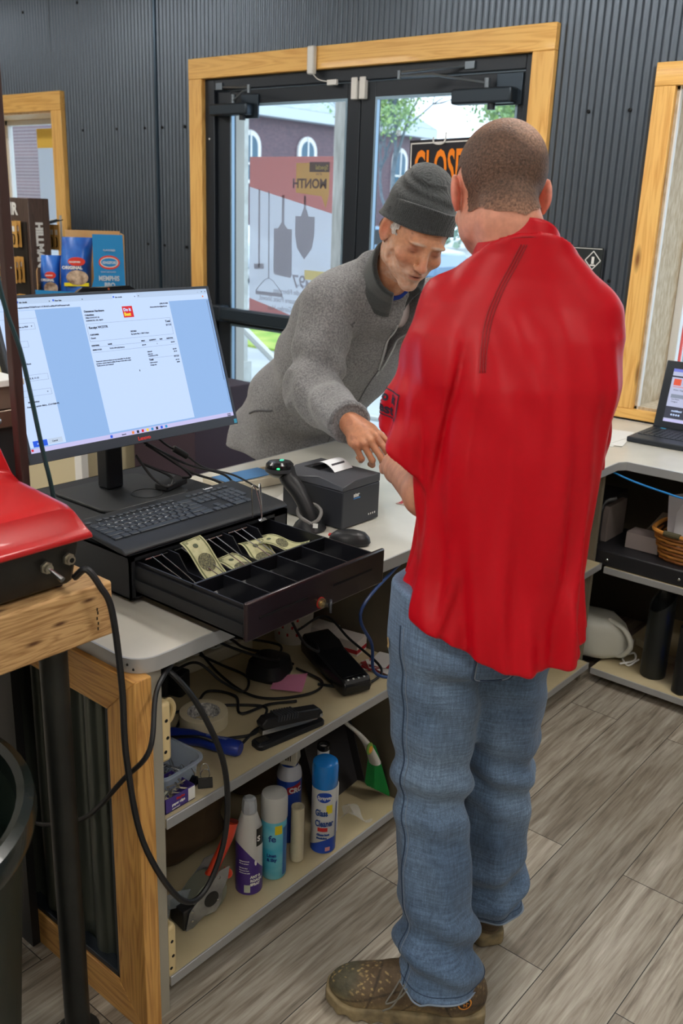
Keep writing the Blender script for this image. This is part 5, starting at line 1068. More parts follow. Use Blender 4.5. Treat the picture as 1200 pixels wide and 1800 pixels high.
obj('shelf_block', MB().box(-1.825, -1.645, .80, .985, 1.3025, 1.348), mat('rack_block', srgb(110, 92, 80), .5), ts, bevel=.002)
obj('white_ledge', MB().box(-1.83, -1.635, .79, .998, 1.3485, 1.362), WHITEP, ts, bevel=.002)
obj('side_board', MB().box(-1.82, -1.648, .990, .998, .885, 1.348), WHITEP, ts)
for y in (.81, .93): obj('post', MB().box(-1.80, -1.66, y, y+.02, 0, .8995), MATS['rack_black'], ts)
bn = thing('trash_bin', 'round black green plastic trash bin at the lower left', 'trash bin', (-1.414, .434, 0))
R_ = .335; Mbn = RT((-1.414, .434, 0)); b = MB(Mbn); b.lathe([(.25, 0), (.265, .02), (R_-.028, .60), (R_-.018, .70), (R_-.018, .715), (R_-.024, .715), (R_-.034, .60), (.255, .03), (.0, .028)], 64, cap=False); b.lathe([(.0, 0), (.25, 0)], 64, cap=False)
obj('body', b, mat('bin_green_black', srgb(18, 32, 26), .45), bn)
obj('rim', MB(Mbn).lathe([(R_-.03, .71), (R_-.028, .745), (R_-.015, .752), (R_, .745), (R_+.004, .72), (R_, .70), (R_-.016, .70)], 64, cap=False), mat('bin_rim', srgb(26, 34, 32), .25, coat=.2), bn)
pl_ = mat('crumpled_plastic', srgb(200, 196, 184), .4, var=(14, srgb(170, 164, 150)))
for i, (x, y, z, s) in enumerate(((-1.37, .64, .61, .055), (-1.30, .50, .55, .080), (-1.25, .33, .50, .075), (-1.46, .57, .55, .085), (-1.50, .33, .52, .09))):
    def F(u, v, x=x, y=y, z=z, s=s, i=i):
        a, t = 2*PI*u, PI*v-PI/2; k = 1+.22*math.sin(4*a+3*t+i)+.15*math.sin(7*t+2*a*2+i); return (x+s*k*math.cos(t)*math.cos(a), y+s*k*math.cos(t)*math.sin(a), z+s*.85*k*math.sin(t))
    single('crumpled_bag', MB().grid(F, 40, 20), pl_, 'crumpled pale plastic wrapper in the trash bin, %s' % ('closest to the pipe leg', 'in the middle of the bin', 'nearest the camera', 'against the far rim', 'deepest at the left')[i], 'trash', group='wrappers in the bin', smooth=60)
# ---- the heavy black cord looping off the bench
cable([(-1.284, .852, 1.082), (-1.262, .862, 1.100), (-1.245, .876, 1.07), (-1.238, .893, 1.02), (-1.235, .905, .87), (-1.230, .905, .72), (-1.228, .935, .52), (-1.225, 1.02, .335), (-1.225, 1.09, .315), (-1.228, 1.15, .42), (-1.235, 1.155, .58), (-1.25, 1.10, .74), (-1.29, 1.06, .82), (-1.36, 1.08, .80), (-1.45, 1.15, .66), (-1.55, 1.2, .51)], .0062, 'thick black power cord looping from the key machine over the shelf front')
cable([(-1.29, 1.07, .84), (-1.245, .99, .82), (-1.20, .935, .74), (-1.28, .932, .64), (-1.40, .93, .50), (-1.52, .925, .42), (-1.62, .925, .385), (-1.72, .93, .42)], .0052, 'thinner black cord crossing the wooden end panel toward the bin')
cable([(-1.30, 3.09, .845), (-1.204, 3.095, .822), (-1.10, 3.095, .808), (-1.0, 3.095, .80), (-.8, 3.095, .81), (-.6, 3.10, .845)], .0035, 'bright blue network cable drooping under the window counter', mat('cable_blue', srgb(20, 120, 190), .4))
cable([(-1.30, 1.87, .846), (-1.235, 1.60, .80), (-1.245, 1.66, .68), (-1.25, 1.68, .60), (-1.245, 1.74, .56), (-1.25, 1.85, .54), (-1.30, 1.92, .52)], .0042, 'dark blue cable hanging under the cash drawer by the clerk', mat('cable_navy', srgb(20, 60, 120), .4))
# ================================================================== things on the main unit's shelves
Z1 = S1+.0012; Z0 = S0+.0012
# stapler
t = thing('stapler', 'black desk stapler lying open near the shelf edge', 'stapler', (-1.318, 1.42, Z1))
M = RT((-1.330, 1.345, Z1), rz=math.radians(80))      # local x along the stapler
obj('base', MB(M).loft([[(p[0]+.095, p[1]*(1 if p[0] < 0 else .85), z) for p in rr_pts(.20-d, .042-d, .012)] for z, d in ((0, 0), (.009, 0), (.012, .004))]), BLK, t)
obj('anvil', MB(M).rrect(.03, .02, .003, .012, .0145, Matrix.Translation((.018, 0, 0))), STEEL, t)
arm = MB(M @ RT((.175, 0, .022), ry=.16)); arm.loft([[(x, y*w_, z) for x, z in ((-.165, 0), (-.172, .012), (-.16, .026), (-.10, .030), (0, .026), (.012, .014), (.008, 0))] for y, w_ in ((-1, .014), (-.6, .017), (.6, .017), (1, .014))]); ao = obj('arm', arm, BLK, t, bevel=.003)
obj('magazine', MB(M @ RT((.17, 0, .014), ry=.11)).box(-.160, .005, -.008, .008, 0, .012), STEEL, t); obj('pivot', MB(M).cyl(.005, -.0195, .0195, 14, RT((.178, 0, .032), rx=PI/2)), STEEL, t)
rb = MB(M @ RT((.175, 0, .022), ry=.16)); [rb.box(-.13+i*.008, -.126+i*.008, -.0175, .0175, .015, .030) for i in range(8)]; obj('grip_ribs', rb, DKG, ao)
# masking tape roll, box cutter
t = thing('masking_tape', 'cream masking tape roll lying flat behind the blue tape gun', 'tape', (-1.497, 1.33, Z1))
M = RT((-1.497, 1.332, Z1)); obj('tape', MB(M).lathe([(.040, .001), (.0575, .001), (.0585, .002), (.0585, .034), (.0575, .035), (.040, .035), (.040, .001)], 48, cap=False), mat('masking_cream', srgb(206, 194, 164), .6), t)
obj('core', MB(M).lathe([(.037, 0), (.0395, 0), (.0395, .035), (.037, .035), (.037, 0)], 40, cap=False), mat('core_print', srgb(226, 224, 220), .6, var=(130, srgb(120, 120, 124))), t)
t = thing('label_gun', 'dark blue plastic heat sealer handle lying in front of the masking tape', 'tool', (-1.42, 1.26, Z1))
M = RT((-1.42, 1.262, Z1), rz=math.radians(20)); NAVY = mat('deep_blue_plastic', srgb(28, 50, 140), .3)
obj('handle', MB(M).loft([[(x+.0, w_*math.cos(a), .0185+h_*math.sin(a)) for a in [2*PI*i/16 for i in range(16)]] for x, w_, h_ in ((-.095, .010, .010), (-.08, .015, .013), (-.03, .020, .018), (0, .017, .016), (.05, .021, .0183), (.088, .021, .0183), (.095, .016, .014))]), NAVY, t)
obj('nozzle', MB(M).loft([[(x, w_*math.cos(a), .018+w_*math.sin(a)) for a in [2*PI*i/12 for i in range(12)]] for x, w_ in ((-.16, .006), (-.12, .008), (-.094, .012))]), BLK, t)
label_text('lettering', [('multimaster', 0, 0, .011, .0003)], M @ Matrix.Translation((.01, -.006, .0385)), mat('faint_print', srgb(130, 150, 200), .5), t)
# plastic tub with clips
t = thing('plastic_tub', 'clear plastic tub of paper clips at the shelf end by the wooden frame', 'tub', (-1.385, 1.115, Z1))
M = RT((-1.385, 1.115, Z1), rz=.05); TUB = mat('cloudy_plastic', srgb(190, 205, 225), .25, alpha=.55)
def rr3(w_, h_, r, z): return [(p[0], p[1], z) for p in rr_pts(w_, h_, r)]
obj('tub', MB(M).loft([rr3(.10, .10, .02, 0), rr3(.125, .125, .025, .052), rr3(.137, .137, .028, .053), rr3(.137, .137, .028, .057), rr3(.123, .123, .025, .057), rr3(.096, .096, .02, .002)], cap=False).prism(rr_pts(.10, .10, .02), 0, .0015), TUB, t)
for i in range(26):
    rd_ = random.Random(i); x, y = rd_.uniform(-.035, .035), rd_.uniform(-.035, .035); a = rd_.uniform(0, PI); c = M @ Matrix.Translation((x, y, .004+i*.0009)) @ Matrix.Rotation(a, 4, 'Z') @ Matrix.Rotation(rd_.uniform(-.25, .25), 4, 'Y')
    P_ = [(-.012, -.003, 0), (.012, -.003, 0), (.015, 0, 0), (.012, .003, 0), (-.010, .003, 0), (-.0125, .0005, 0), (-.010, -.0015, .0006), (.008, -.0015, .0006)]
    if i == 0:
        pcl = single('paper_clip', MB().tube([Vector(p) for p in P_], .0006, 5, 3), STEEL, 'small silver paper clip in the plastic tub', 'paper clip', loc=(0, 0, 0), group='paper clips in the tub'); o = pcl
    else: o = pcl.copy(); C.objects.link(o)
    o.location = c.translation; o.rotation_euler = c.to_euler()
# staple box
t = thing('staple_box', 'purple and white open box of paper fasteners at the shelf edge', 'box', (-1.325, 1.075, Z1))
M = RT((-1.325, 1.078, Z1), rz=.0); b = MB(M); W_, D_, H_ = .075, .080, .034
for a in ((-W_/2, -W_/2+.0015, -D_/2, D_/2), (W_/2-.0015, W_/2, -D_/2, D_/2), (-W_/2, W_/2, -D_/2, -D_/2+.0015), (-W_/2, W_/2, D_/2-.0015, D_/2)): b.box(a[0], a[1], a[2], a[3], 0, H_)
b.box(-W_/2, W_/2, -D_/2, D_/2, 0, .0015); obj('carton', b, mat('carton_purple', srgb(70, 54, 130), .5), t)
obj('white_corner', MB(M).box(W_/2, W_/2+.0004, D_/2-.018, D_/2, .002, H_-.002).box(W_/2-.014, W_/2+.0004, D_/2, D_/2+.0004, .002, H_-.002), WHITEP, t)
label_text('lettering', [('Staples', -.01, .022, .008, .0003)], M @ frame((W_/2+.0003, 0, 0), (0, 1, 0), (0, 0, 1)), MATS['red_dot'], t); label_text('lettering', [('paper clips', -.022, .012, .008, .0003), ('assorted', -.022, .003, .006, 0)], M @ frame((W_/2+.0003, 0, 0), (0, 1, 0), (0, 0, 1)), WHITEP, t)
q = MB(); rd_ = random.Random(9)
for i in range(46):
    c = M @ Matrix.Translation((rd_.uniform(-.027, .027), rd_.uniform(-.03, .03), .006+i*.0007)) @ Matrix.Rotation(rd_.uniform(0, PI), 4, 'Z') @ Matrix.Rotation(rd_.uniform(-.6, .6), 4, 'Y'); q.tube([c @ Vector(p) for p in ((-.012, 0, 0), (.012, 0, 0), (.012, .003, 0), (-.009, .003, 0))], .0007, 4, 0)
o = obj('fastener_heap', q, mat('dull_brass', srgb(150, 142, 120), .35, .9), t, smooth=None, kind='stuff')
for i, (x, y, rz_) in enumerate(((-1.335, 1.150, .3), (-1.305, 1.163, .9))):
    lab = ('black binder clip with raised wire arms beside the plastic tub', 'black binder clip lying at the shelf edge beside the fastener box')[i]
    c = thing('binder_clip', lab, 'binder clip', (x, y, Z1), 'binder clips by the fastener box'); Mx = RT((x, y, Z1), rz=rz_)
    obj('clamp', MB(Mx).add([(xx, yy_, zz) for xx in (-.016, .016) for yy_, zz in ((-.011, 0), (.011, 0), (.0015, .020), (-.0015, .020))], [(0, 1, 2, 3), (7, 6, 5, 4), (0, 4, 5, 1), (1, 5, 6, 2), (3, 2, 6, 7), (0, 3, 7, 4)]), BLKG, c, bevel=.001)
    for s_ in (-1, 1): obj('wire_arm', MB(Mx).tube([(-.008, 0, .02), (-.010, .004*s_, .03), (-.005, .010*s_, .046), (.005, .010*s_, .046), (.010, .004*s_, .03), (.008, 0, .02)], .0009, 6), STEEL, c)
# pink note, terminal, cards, boxes, bucket, power strip, bricks, cords
n_ = MB(); n_.grid(lambda u, v: (-.042+.084*u, -.042+.084*v, .001+.012*(u*v)**2), 8, 8, RT((-1.478, 1.615, Z1+.0055), rz=.55)); nt_ = single('sticky_note', n_, mat('pink_paper', srgb(222, 140, 176), .7), 'pink sticky note lying on the cords between stapler and card terminal', 'note', smooth=180)
t = thing('card_terminal', 'black payment card terminal lying on the middle shelf', 'card terminal', (-1.42, 1.73, Z1))
M = RT((-1.315, 1.70, Z1+.0), rz=math.radians(160)) @ Matrix.Rotation(-.10, 4, 'Y') @ Matrix.Translation((0, 0, .004))
TB = MB(M); TB.loft([[(x, p_[0], p_[1]) for p_ in [(-w_, .0), (w_, .0), (w_+.002, h_*.5), (w_-.003, h_), (-w_+.003, h_), (-w_-.002, h_*.5)]] for x, w_, h_ in ((0, .040, .030), (.012, .043, .040), (.15, .045, .046), (.175, .045, .056), (.235, .042, .058), (.25, .036, .045))]); obj('housing', TB, mat('terminal_black', srgb(24, 25, 28), .25), t, bevel=.004)
obj('screen', MB(M @ Matrix.Rotation(-.035, 4, 'Y')).box(.022, .155, -.035, .035, .041, .0425), mat('terminal_glass', srgb(16, 18, 22), .08), t, bevel=.001)
for i in range(4): obj('contactless_dot', MB(M).box(.010, .014, -.026+i*.016, -.021+i*.016, .0385, .0405), WHITEP, t)
t = thing('charger_base', 'rounded black charging base behind the pink note', 'charger', (-1.56, 1.62, Z1))
M = RT((-1.56, 1.625, Z1), rz=.3); obj('shell', MB(M).loft([rr3(.10, .11, .03, .0), rr3(.11, .12, .035, .012), rr3(.095, .105, .03, .045), rr3(.05, .06, .02, .055)]), BLK, t)
for i, (x, y, rz_, w_, h_, d_, lab) in enumerate(((-1.50, 1.885, .2, .09, .045, .06, 'white and red card box behind the card terminal'), (-1.60, 1.885, -.1, .08, .035, .07, 'white and red box deeper behind the card terminal'))):
    if i == 0: t = thing('small_box', lab, 'box', (x, y, Z1), 'red and white boxes on the shelf'); M = RT((x, y, Z1), rz=rz_); obj('carton', MB(M).box(-w_/2, w_/2, -d_/2, d_/2, 0, h_), mat('box_offwhite', srgb(216, 208, 202), .6), t, bevel=.001); obj('red_band', MB(M).box(-w_/2-.0004, w_/2+.0004, -d_/2-.0004, d_/2+.0004, .008, .020), mat('band_red', srgb(170, 36, 44), .5), t)
    else: dup(t, (x, y, Z1), rz_, lab)
for i in range(7):
    single('gift_card', MB().rrect(.086, .054, .004, 0, .0008, RT((-1.375+.008*(i % 3), 1.855+.005*i-.004*(i % 2), Z1+.001+.0016*i), rz=.5+.22*i-.5*(i % 3))), [mat('card_white', srgb(220, 218, 216), .4), mat('card_red', srgb(160, 40, 46), .4)][i % 2],
           ('white', 'red')[i % 2]+' card in the fanned pile beside the terminal, '+('bottom', 'second', 'third', 'fourth', 'fifth', 'sixth', 'top')[i]+' one', 'card', group='fanned cards on the shelf')
t = thing('paper_bucket', 'white paper tub with red squares and a barcode behind the terminal', 'tub', (-1.64, 1.83, Z1)); M = RT((-1.665, 1.83, Z1))
obj('bucket', MB(M).lathe([(.052, 0), (.068, .15), (.071, .152), (.071, .158), (.066, .158), (.050, .003), (.0, .003)], 36, cap=False).lathe([(.0, 0), (.052, 0)], 36, cap=False), mat('tub_white', srgb(205, 200, 192), .6), t)
q = MB(M)
for k in range(5):
    for i in range(-4, 3):
        a = -.9+i*.24; r0 = .0525+.0166*((.03+k*.024)/.15)*1.0; z = .03+k*.024
        if (i+k) % 2: q.add([((r0+.0012)*math.cos(a+da), (r0+.0012)*math.sin(a+da), z+dz) for da, dz in ((0, 0), (.10, 0), (.10, .009), (0, .009))], [(0, 1, 2, 3)])
obj('red_squares', q, MATS['red_dot'], t); q = MB(M)
for i in range(12): q.add([(.0705*math.cos(-1.15+i*.022+da), .0705*math.sin(-1.15+i*.022+da), z) for da, z in ((0, .10), (.012, .10), (.012, .135), (0, .135))], [(0, 1, 2, 3)])
obj('barcode', q, SCREW, t)
t = thing('power_strip', 'cream power strip full of plugs at the back of the shelf', 'power strip', (-1.72, 1.50, Z1))
M = RT((-1.735, 1.53, Z1), rz=math.radians(86)); b = MB(M).box(-.17, .17, -.03, .03, 0, .04); obj('housing', b, mat('strip_cream', srgb(196, 188, 168), .45), t, bevel=.006)
for i in range(5):
    x = -.13+i*.06; so = obj('outlet', MB(M).rrect(.034, .034, .008, .0401, .0415, Matrix.Translation((x, 0, 0))), WHITEP, t)
    for d in ((-.007, .003), (.007, .003), (0, -.008)): obj('slot', MB(M).box(x+d[0]-.0015, x+d[0]+.0015, d[1]-.004, d[1]+.004, .0416, .0420), SCREW, so)
for i, (x, y, s_, lab) in enumerate(((-1.70, 1.42, (.05, .05, .06), 'square black plug adapter at the near end of the power strip'), (-1.66, 1.30, (.045, .055, .05), 'black plug adapter on the shelf behind the masking tape'), (-1.73, 1.36, (.05, .045, .07), 'tall black adapter leaning by the near end of the power strip'))):
    single('plug_adapter', MB().rrect(s_[0], s_[1], .01, Z1+(.0 if i == 1 else 0), Z1+s_[2], RT((x+.04*(i != 1), y-.03*(i == 0), 0), rz=.3+i)), BLK, lab, 'adapter', group='plug adapters on the shelf', bevel=.003)
rd_ = random.Random(21)
lab_c = ['black cord looped over the plug adapters', 'black cord snaking toward the stapler', 'black cord coiled behind the masking tape', 'black cord running under the pink note', 'black cord hanging from the cash drawer to the terminal', 'black cord looped beside the charging base', 'black cord tangled at the back corner', 'thin black cord curving to the shelf front']
paths = [
 [(-1.66, 1.36, .56), (-1.60, 1.40, .60), (-1.55, 1.44, .55), (-1.53, 1.50, .505), (-1.58, 1.56, .505), (-1.66, 1.54, .52), (-1.70, 1.50, .55)],
 [(-1.62, 1.20, .503), (-1.50, 1.22, .503), (-1.56, 1.35, .503), (-1.45, 1.48, .503), (-1.40, 1.44, .503), (-1.37, 1.38, .503), (-1.40, 1.32, .503), (-1.45, 1.26, .503)],
 [(-1.70, 1.22, .56), (-1.66, 1.25, .52), (-1.60, 1.28, .503), (-1.57, 1.36, .503), (-1.60, 1.44, .503), (-1.53, 1.47, .503), (-1.46, 1.42, .503), (-1.44, 1.50, .503), (-1.40, 1.56, .503)],
 [(-1.70, 1.50, .56), (-1.62, 1.50, .52), (-1.52, 1.50, .503), (-1.45, 1.53, .503), (-1.40, 1.62, .503), (-1.42, 1.68, .505), (-1.52, 1.69, .503)],
 [(-1.50, 1.60, .845), (-1.50, 1.62, .72), (-1.44, 1.62, .64), (-1.42, 1.66, .60), (-1.48, 1.72, .58), (-1.54, 1.76, .565)],
 [(-1.52, 1.42, .845), (-1.54, 1.44, .70), (-1.58, 1.52, .62), (-1.62, 1.60, .56), (-1.60, 1.68, .52), (-1.54, 1.70, .504)],
 [(-1.75, 1.40, .80), (-1.72, 1.44, .68), (-1.66, 1.52, .60), (-1.70, 1.62, .56), (-1.62, 1.72, .53), (-1.56, 1.66, .54), (-1.52, 1.60, .56), (-1.60, 1.52, .60), (-1.66, 1.44, .66)],
 [(-1.60, 1.78, .56), (-1.55, 1.84, .60), (-1.46, 1.84, .56), (-1.34, 1.83, .52), (-1.325, 1.78, .503), (-1.36, 1.70, .503), (-1.42, 1.665, .503)]]
for pth, lab in zip(paths, lab_c): cable([Vector(p)+Vector((0, 0, .001)) for p in pth], .0036, lab, group='tangled black cords on the shelf')
cable([(-1.34, 1.44, .5035), (-1.38, 1.40, .5035), (-1.36, 1.30, .503), (-1.41, 1.24, .54), (-1.52, 1.19, .51)], .0036, 'black cord lying between the stapler and the blue handle')
# ---------------------------------------------------------------- lower shelf
def can(x, y, prof, m, name, label, cat='spray can', seg=40, loc=None):
    t = thing(name, label, cat, (x, y, Z0)); M = RT((x, y, Z0)); obj('body', MB(M).lathe(prof, seg), m, t); return t, M
def wrap(M, r, a0, a1, z0, z1, nz=1, f=None):
    """curved label patch on a can; a in radians"""
    n = max(12, int(abs(a1-a0)*10)); q = MB(M)
    q.grid(lambda u, v: (r*math.cos(a0+(a1-a0)*u), r*math.sin(a0+(a1-a0)*u), (z0+(z1-z0)*v) if f is None else f(u, v)), n, max(nz, 4)); return q
def bend(mb_lines, M, r, a_c, bold=.0006):
    r_ = MB()
    for (s_, x, z, size, sq) in mb_lines:
        t = text_mb(s_, size, Matrix.Identity(4), ext=.0003, bold=bold, squeeze=sq)
        for v in t.v: pass
        t.v = [tuple(M @ Vector(((r+.0006+p[2])*math.cos(a_c+(x+p[0])/r), (r+.0006+p[2])*math.sin(a_c+(x+p[0])/r), z+p[1]))) for p in t.v]
        n = len(r_.v); r_.v += t.v; r_.f += [[n+j for j in f_] for f_ in t.f]; r_.mi += t.mi
    return r_
FA = math.atan2(-1.33, 1.32)                      # angle of the side facing the aisle/camera
WCAN = mat('can_white', srgb(206, 206, 204), .35)
# purple insect spray
PUR = mat('can_purple', srgb(72, 46, 128), .3)
t, M = can(-1.352, 1.345, [(.031, 0), (.033, .003), (.033, .16), (.030, .185), (.021, .213), (.019, .222)], WCAN, 'insect_spray', 'purple and white insect spray bottle, leftmost can on the bottom shelf')
obj('purple_wrap', wrap(M, .0334, 0, 2*PI, .003, .16, f=lambda u, v: .003+v*(.098+.045*math.cos(2*PI*u-FA+1.1))), PUR, t)
obj('cap', MB(M).lathe([(.017, .2225), (.0185, .224), (.0185, .240), (.016, .258), (.010, .262)], 8), mat('frosted_cap', srgb(200, 206, 214), .2, alpha=.75), t)
obj('black_oval', wrap(M, .0339, FA+.55, FA+1.35, .14, .19), BLKG, t)
q = bend([('ANT &', .0, .052, .010, .9), ('ROACH', .0, .041, .010, .9), ('SPRAY', .0, .030, .010, .9), ('S', .017, .155, .020, 1)], M, .034, FA+.1); obj('lettering', q, WHITEP, t, smooth=None)
q = bend([('eugenol formula', 0, .10, .004, 1), ('kills on contact', 0, .093, .004, 1), ('read the label', 0, .08, .004, 1), ('keep away from', 0, .073, .004, 1), ('children and pets', 0, .066, .004, 1)], M, .0339, FA-.75, .0001); obj('small_print', q, WHITEP, t, smooth=None)
q = wrap(M, .0340, FA+.35, FA+.85, .085, .105); obj('bug_mark', MB(M).sphere((.034*math.cos(FA+.5), .034*math.sin(FA+.5), .095), .0085, 10, sc=(.35, .35, 1)), WHITEP, t)
obj('recycle_patch', wrap(M, .0339, FA-.35, FA+.1, .010, .032), mat('patch_cream', srgb(190, 196, 180), .5), t)
# white and aqua fabric spray
t, M = can(-1.345, 1.425, [(.030, 0), (.032, .003), (.032, .165), (.031, .168)], mat('can_aqua', srgb(60, 176, 208), .3, var=(9, srgb(130, 206, 222), 2), stretch=(1, 1, 2)), 'linen_spray', 'aqua spray can with a wide white cap, second on the bottom shelf')
obj('cap', MB(M).lathe([(.0325, .1685), (.0335, .171), (.0335, .225), (.031, .236), (.022, .2405), (.0, .241)], 40, cap=False), WCAN, t)
obj('yellow_tag', wrap(M, .0326, FA+.05, FA+.65, .135, .160), mat('price_yellow', srgb(226, 206, 40), .5), t); obj('blue_panel', wrap(M, .0324, FA+.75, FA+1.5, .01, .15), mat('panel_blue', srgb(50, 110, 176), .4), t)
obj('lettering', bend([('Linen', -.018, .07, .012, .9), ('& Sky', -.018, .057, .012, .9), ('fe', -.014, .115, .026, 1)], M, .0325, FA, .0006), mat('print_blue', srgb(30, 70, 140), .4), t, smooth=None)
# rolls
t, M = can(-1.336, 1.503, [(.016, 0), (.0175, .002), (.0175, .052), (.0165, .054)], mat('paper_tube_cream', srgb(206, 196, 168), .6), 'label_roll', 'short cream roll under the taller roll, third on the bottom shelf', 'roll')
single('label_roll', MB(RT((-1.336, 1.503, Z0))).lathe([(.012, .0545), (.0172, .0545), (.0172, .1595), (.012, .1595), (.012, .0545)], 28, cap=False), MATS['paper_tube_cream'], 'tall open cream roll standing on the shorter roll, bottom shelf', 'roll')
# glass cleaner
t, M = can(-1.318, 1.585, [(.031, 0), (.033, .003), (.033, .188), (.031, .194)], WCAN, 'glass_cleaner', 'large white glass cleaner can with bright blue cap')
obj('cap', MB(M).lathe([(.0335, .195), (.0345, .197), (.0345, .250), (.032, .262), (.024, .268), (.0, .269)], 40, cap=False), mat('cap_blue', srgb(24, 128, 214), .25, coat=.3), t)
obj('blue_foot', wrap(M, .0333, 0, 2*PI, .003, .05, f=lambda u, v: .003+v*(.025+.02*math.cos(2*PI*u-FA-.7))), mat('foot_blue', srgb(28, 70, 170), .35), t)
obj('blue_oval', wrap(M, .0338, FA-.7, FA+.55, .160, .187, f=lambda u, v: .173+(v-.5)*.030*math.sqrt(max(0, 1-(2*u-1)**2))), mat('foot_blue', srgb(28, 70, 170), .35), t)
obj('blue_stripe', wrap(M, .0338, FA+1.0, FA+1.45, .02, .15), mat('stripe_slate', srgb(96, 106, 150), .5), t)
obj('lettering', bend([('Sprayway', -.020, .168, .014, .72)], M, .0342, FA, .0004), WHITEP, t, smooth=None)
obj('lettering', bend([('Glass', -.026, .118, .026, .6), ('Cleaner', -.026, .086, .026, .6), ('Cleans best', -.02, .058, .007, 1), ('Streak free', -.02, .048, .006, 1)], M, .0338, FA, .0008), MATS['print_blue'], t, smooth=None)
obj('red_band', wrap(M, .0337, FA-.55, FA+.25, .070, .082), MATS['red_dot'], t); obj('yellow_tag', wrap(M, .0345, FA+.1, FA+.6, .125, .15), MATS['price_yellow'], t)
obj('flag_mark', wrap(M, .034, FA+.1, FA+.5, .010, .022), mat('flag_pale', srgb(220, 150, 150), .5), t)
# duster / degreaser behind
t, M = can(-1.415, 1.555, [(.031, 0), (.033, .003), (.033, .195), (.030, .210), (.022, .222), (.018, .226)], mat('can_blue', srgb(26, 64, 156), .35), 'duster_can', 'blue can with white trigger top behind the cream roll')
obj('shoulder', MB(M).lathe([(.0332, .19), (.0332, .196), (.0305, .211), (.0225, .2235), (.0225, .2265)], 36, cap=False), mat('shoulder_white', srgb(196, 198, 206), .35), t)
tm_ = MB(M @ RT((0, 0, .227), rz=FA+1.2)); tm_.add([(x, s_*.016*w_, z) for s_ in (-1, 1) for x, z, w_ in ((-.022, 0, 1), (.020, 0, 1), (.026, .018, .9), (.024, .042, .8), (.006, .052, .7), (-.018, .046, .8), (-.025, .02, 1))], [(6, 5, 4, 3, 2, 1, 0), (7, 8, 9, 10, 11, 12, 13)]+[(i, (i+1) % 7, 7+(i+1) % 7, 7+i) for i in range(7)]); tro = obj('trigger_top', tm_, mat('trigger_ivory', srgb(206, 202, 188), .4), t, bevel=.003)
obj('red_patch', wrap(M, .0335, FA-.2, FA+1.0, .155, .178, f=lambda u, v: .150+.012*u+v*.022), MATS['band_red'], t); obj('lettering', bend([('CRC', 0, .157, .02, .9)], M, .0338, FA-.05, .0008), WHITEP, t, smooth=None)
for i in range(3): obj('vent_slot', MB(M @ RT((0, 0, .227), rz=FA+1.2)).box(-.006+.006*i, -.004+.006*i, -.0165, -.0150, .015, .034), SCREW, tro)
# white tubes behind the glass cleaner
t, M = can(-1.385, 1.655, [(.013, 0), (.016, .004), (.016, .235), (.014, .24)], WCAN, 'white_tube', 'slim white tube with black rim standing behind the glass cleaner', 'tube')
obj('rim', MB(M).lathe([(.0165, .236), (.0175, .238), (.0175, .250), (.012, .250), (.012, .24)], 24, cap=False), BLKG, t)
can(-1.342, 1.655, [(.011, 0), (.012, .003), (.012, .15), (.010, .155)], WCAN, 'white_tube', 'shorter plain white tube beside the glass cleaner', 'tube')
q = MB(); q.grid(lambda u, v: (-1.36+.07*u+.01*math.sin(9*v), 1.70+.05*v+.008*math.sin(7*u), Z0+.001+.045*abs(math.sin(2.2*u+1.4*v))*(1-v*.4)), 14, 12); single('plastic_wrap', q, mat('clear_wrap', srgb(220, 224, 228), .12, alpha=.3), 'crumpled clear plastic wrap beside the dustpan', 'wrap', smooth=180)
# dustpan and brush leaning
t = thing('dustpan', 'dark grey dustpan standing on edge against the divider', 'dustpan', (-1.46, 1.83, Z0)); M = RT((-1.425, 1.765, Z0+.006), rz=math.radians(95)) @ Matrix.Rotation(math.radians(72), 4, 'X')
pb = MB(M); pb.box(-.11, .11, 0, .24, 0, .003); pb.box(-.11, -.107, 0, .24, 0, .03); pb.box(.107, .11, 0, .24, 0, .03); pb.box(-.11, .11, .237, .24, 0, .035); obj('pan', pb, mat('dustpan_grey', srgb(48, 46, 48), .5), t, bevel=.002)
obj('handle', MB(M).tube([(0, .24, .015), (0, .30, .02), (0, .345, .02)], .013, 12, 6, flat=.7), MATS['dustpan_grey'], t)
t = thing('hand_brush', 'white handled hand brush with green bristles leaning on the dustpan', 'brush', (-1.35, 1.85, Z0))
hp = [(-1.38, 1.695, .415), (-1.37, 1.735, .372), (-1.36, 1.775, .328), (-1.35, 1.80, .29), (-1.345, 1.82, .25), (-1.34, 1.828, .225)]
q = MB(); q.tube(hp, lambda s: .010+.022*max(0, s-.35)**.9, 16, 6, flat=.55); obj('handle', q, mat('brush_white', srgb(214, 212, 206), .35), t)
obj('badge', MB().sphere((-1.334, 1.793, .285), .019, 14, sc=(.35, .7, 1)), mat('badge_green', srgb(120, 160, 70), .5), t); obj('badge_centre', MB().sphere((-1.331, 1.792, .285), .013, 14, sc=(.35, .7, 1)), mat('badge_orange', srgb(226, 160, 60), .5), t)
bq = MB(); rd_ = random.Random(3)
for i in range(420):
    u = rd_.uniform(-1, 1); w_ = rd_.uniform(-1, 1); a0 = Vector((-1.345+.010*w_, 1.832+.012*u, .255-.028*u)); d = Vector((.004+.012*w_, .022+.025*u, -.13-.01*rd_.random())); a1 = a0+d
    a1.z = max(a1.z, Z0+.002); a1.y = min(a1.y, 1.879); n = len(bq.v); e_ = Vector((.0007, .0007, 0)); bq.add([a0-e_, a0+e_, a1+e_, a1-e_], [(0, 1, 2, 3)])
obj('bristles', bq, mat('bristle_green', srgb(20, 150, 70), .5), t, smooth=None, kind='stuff')
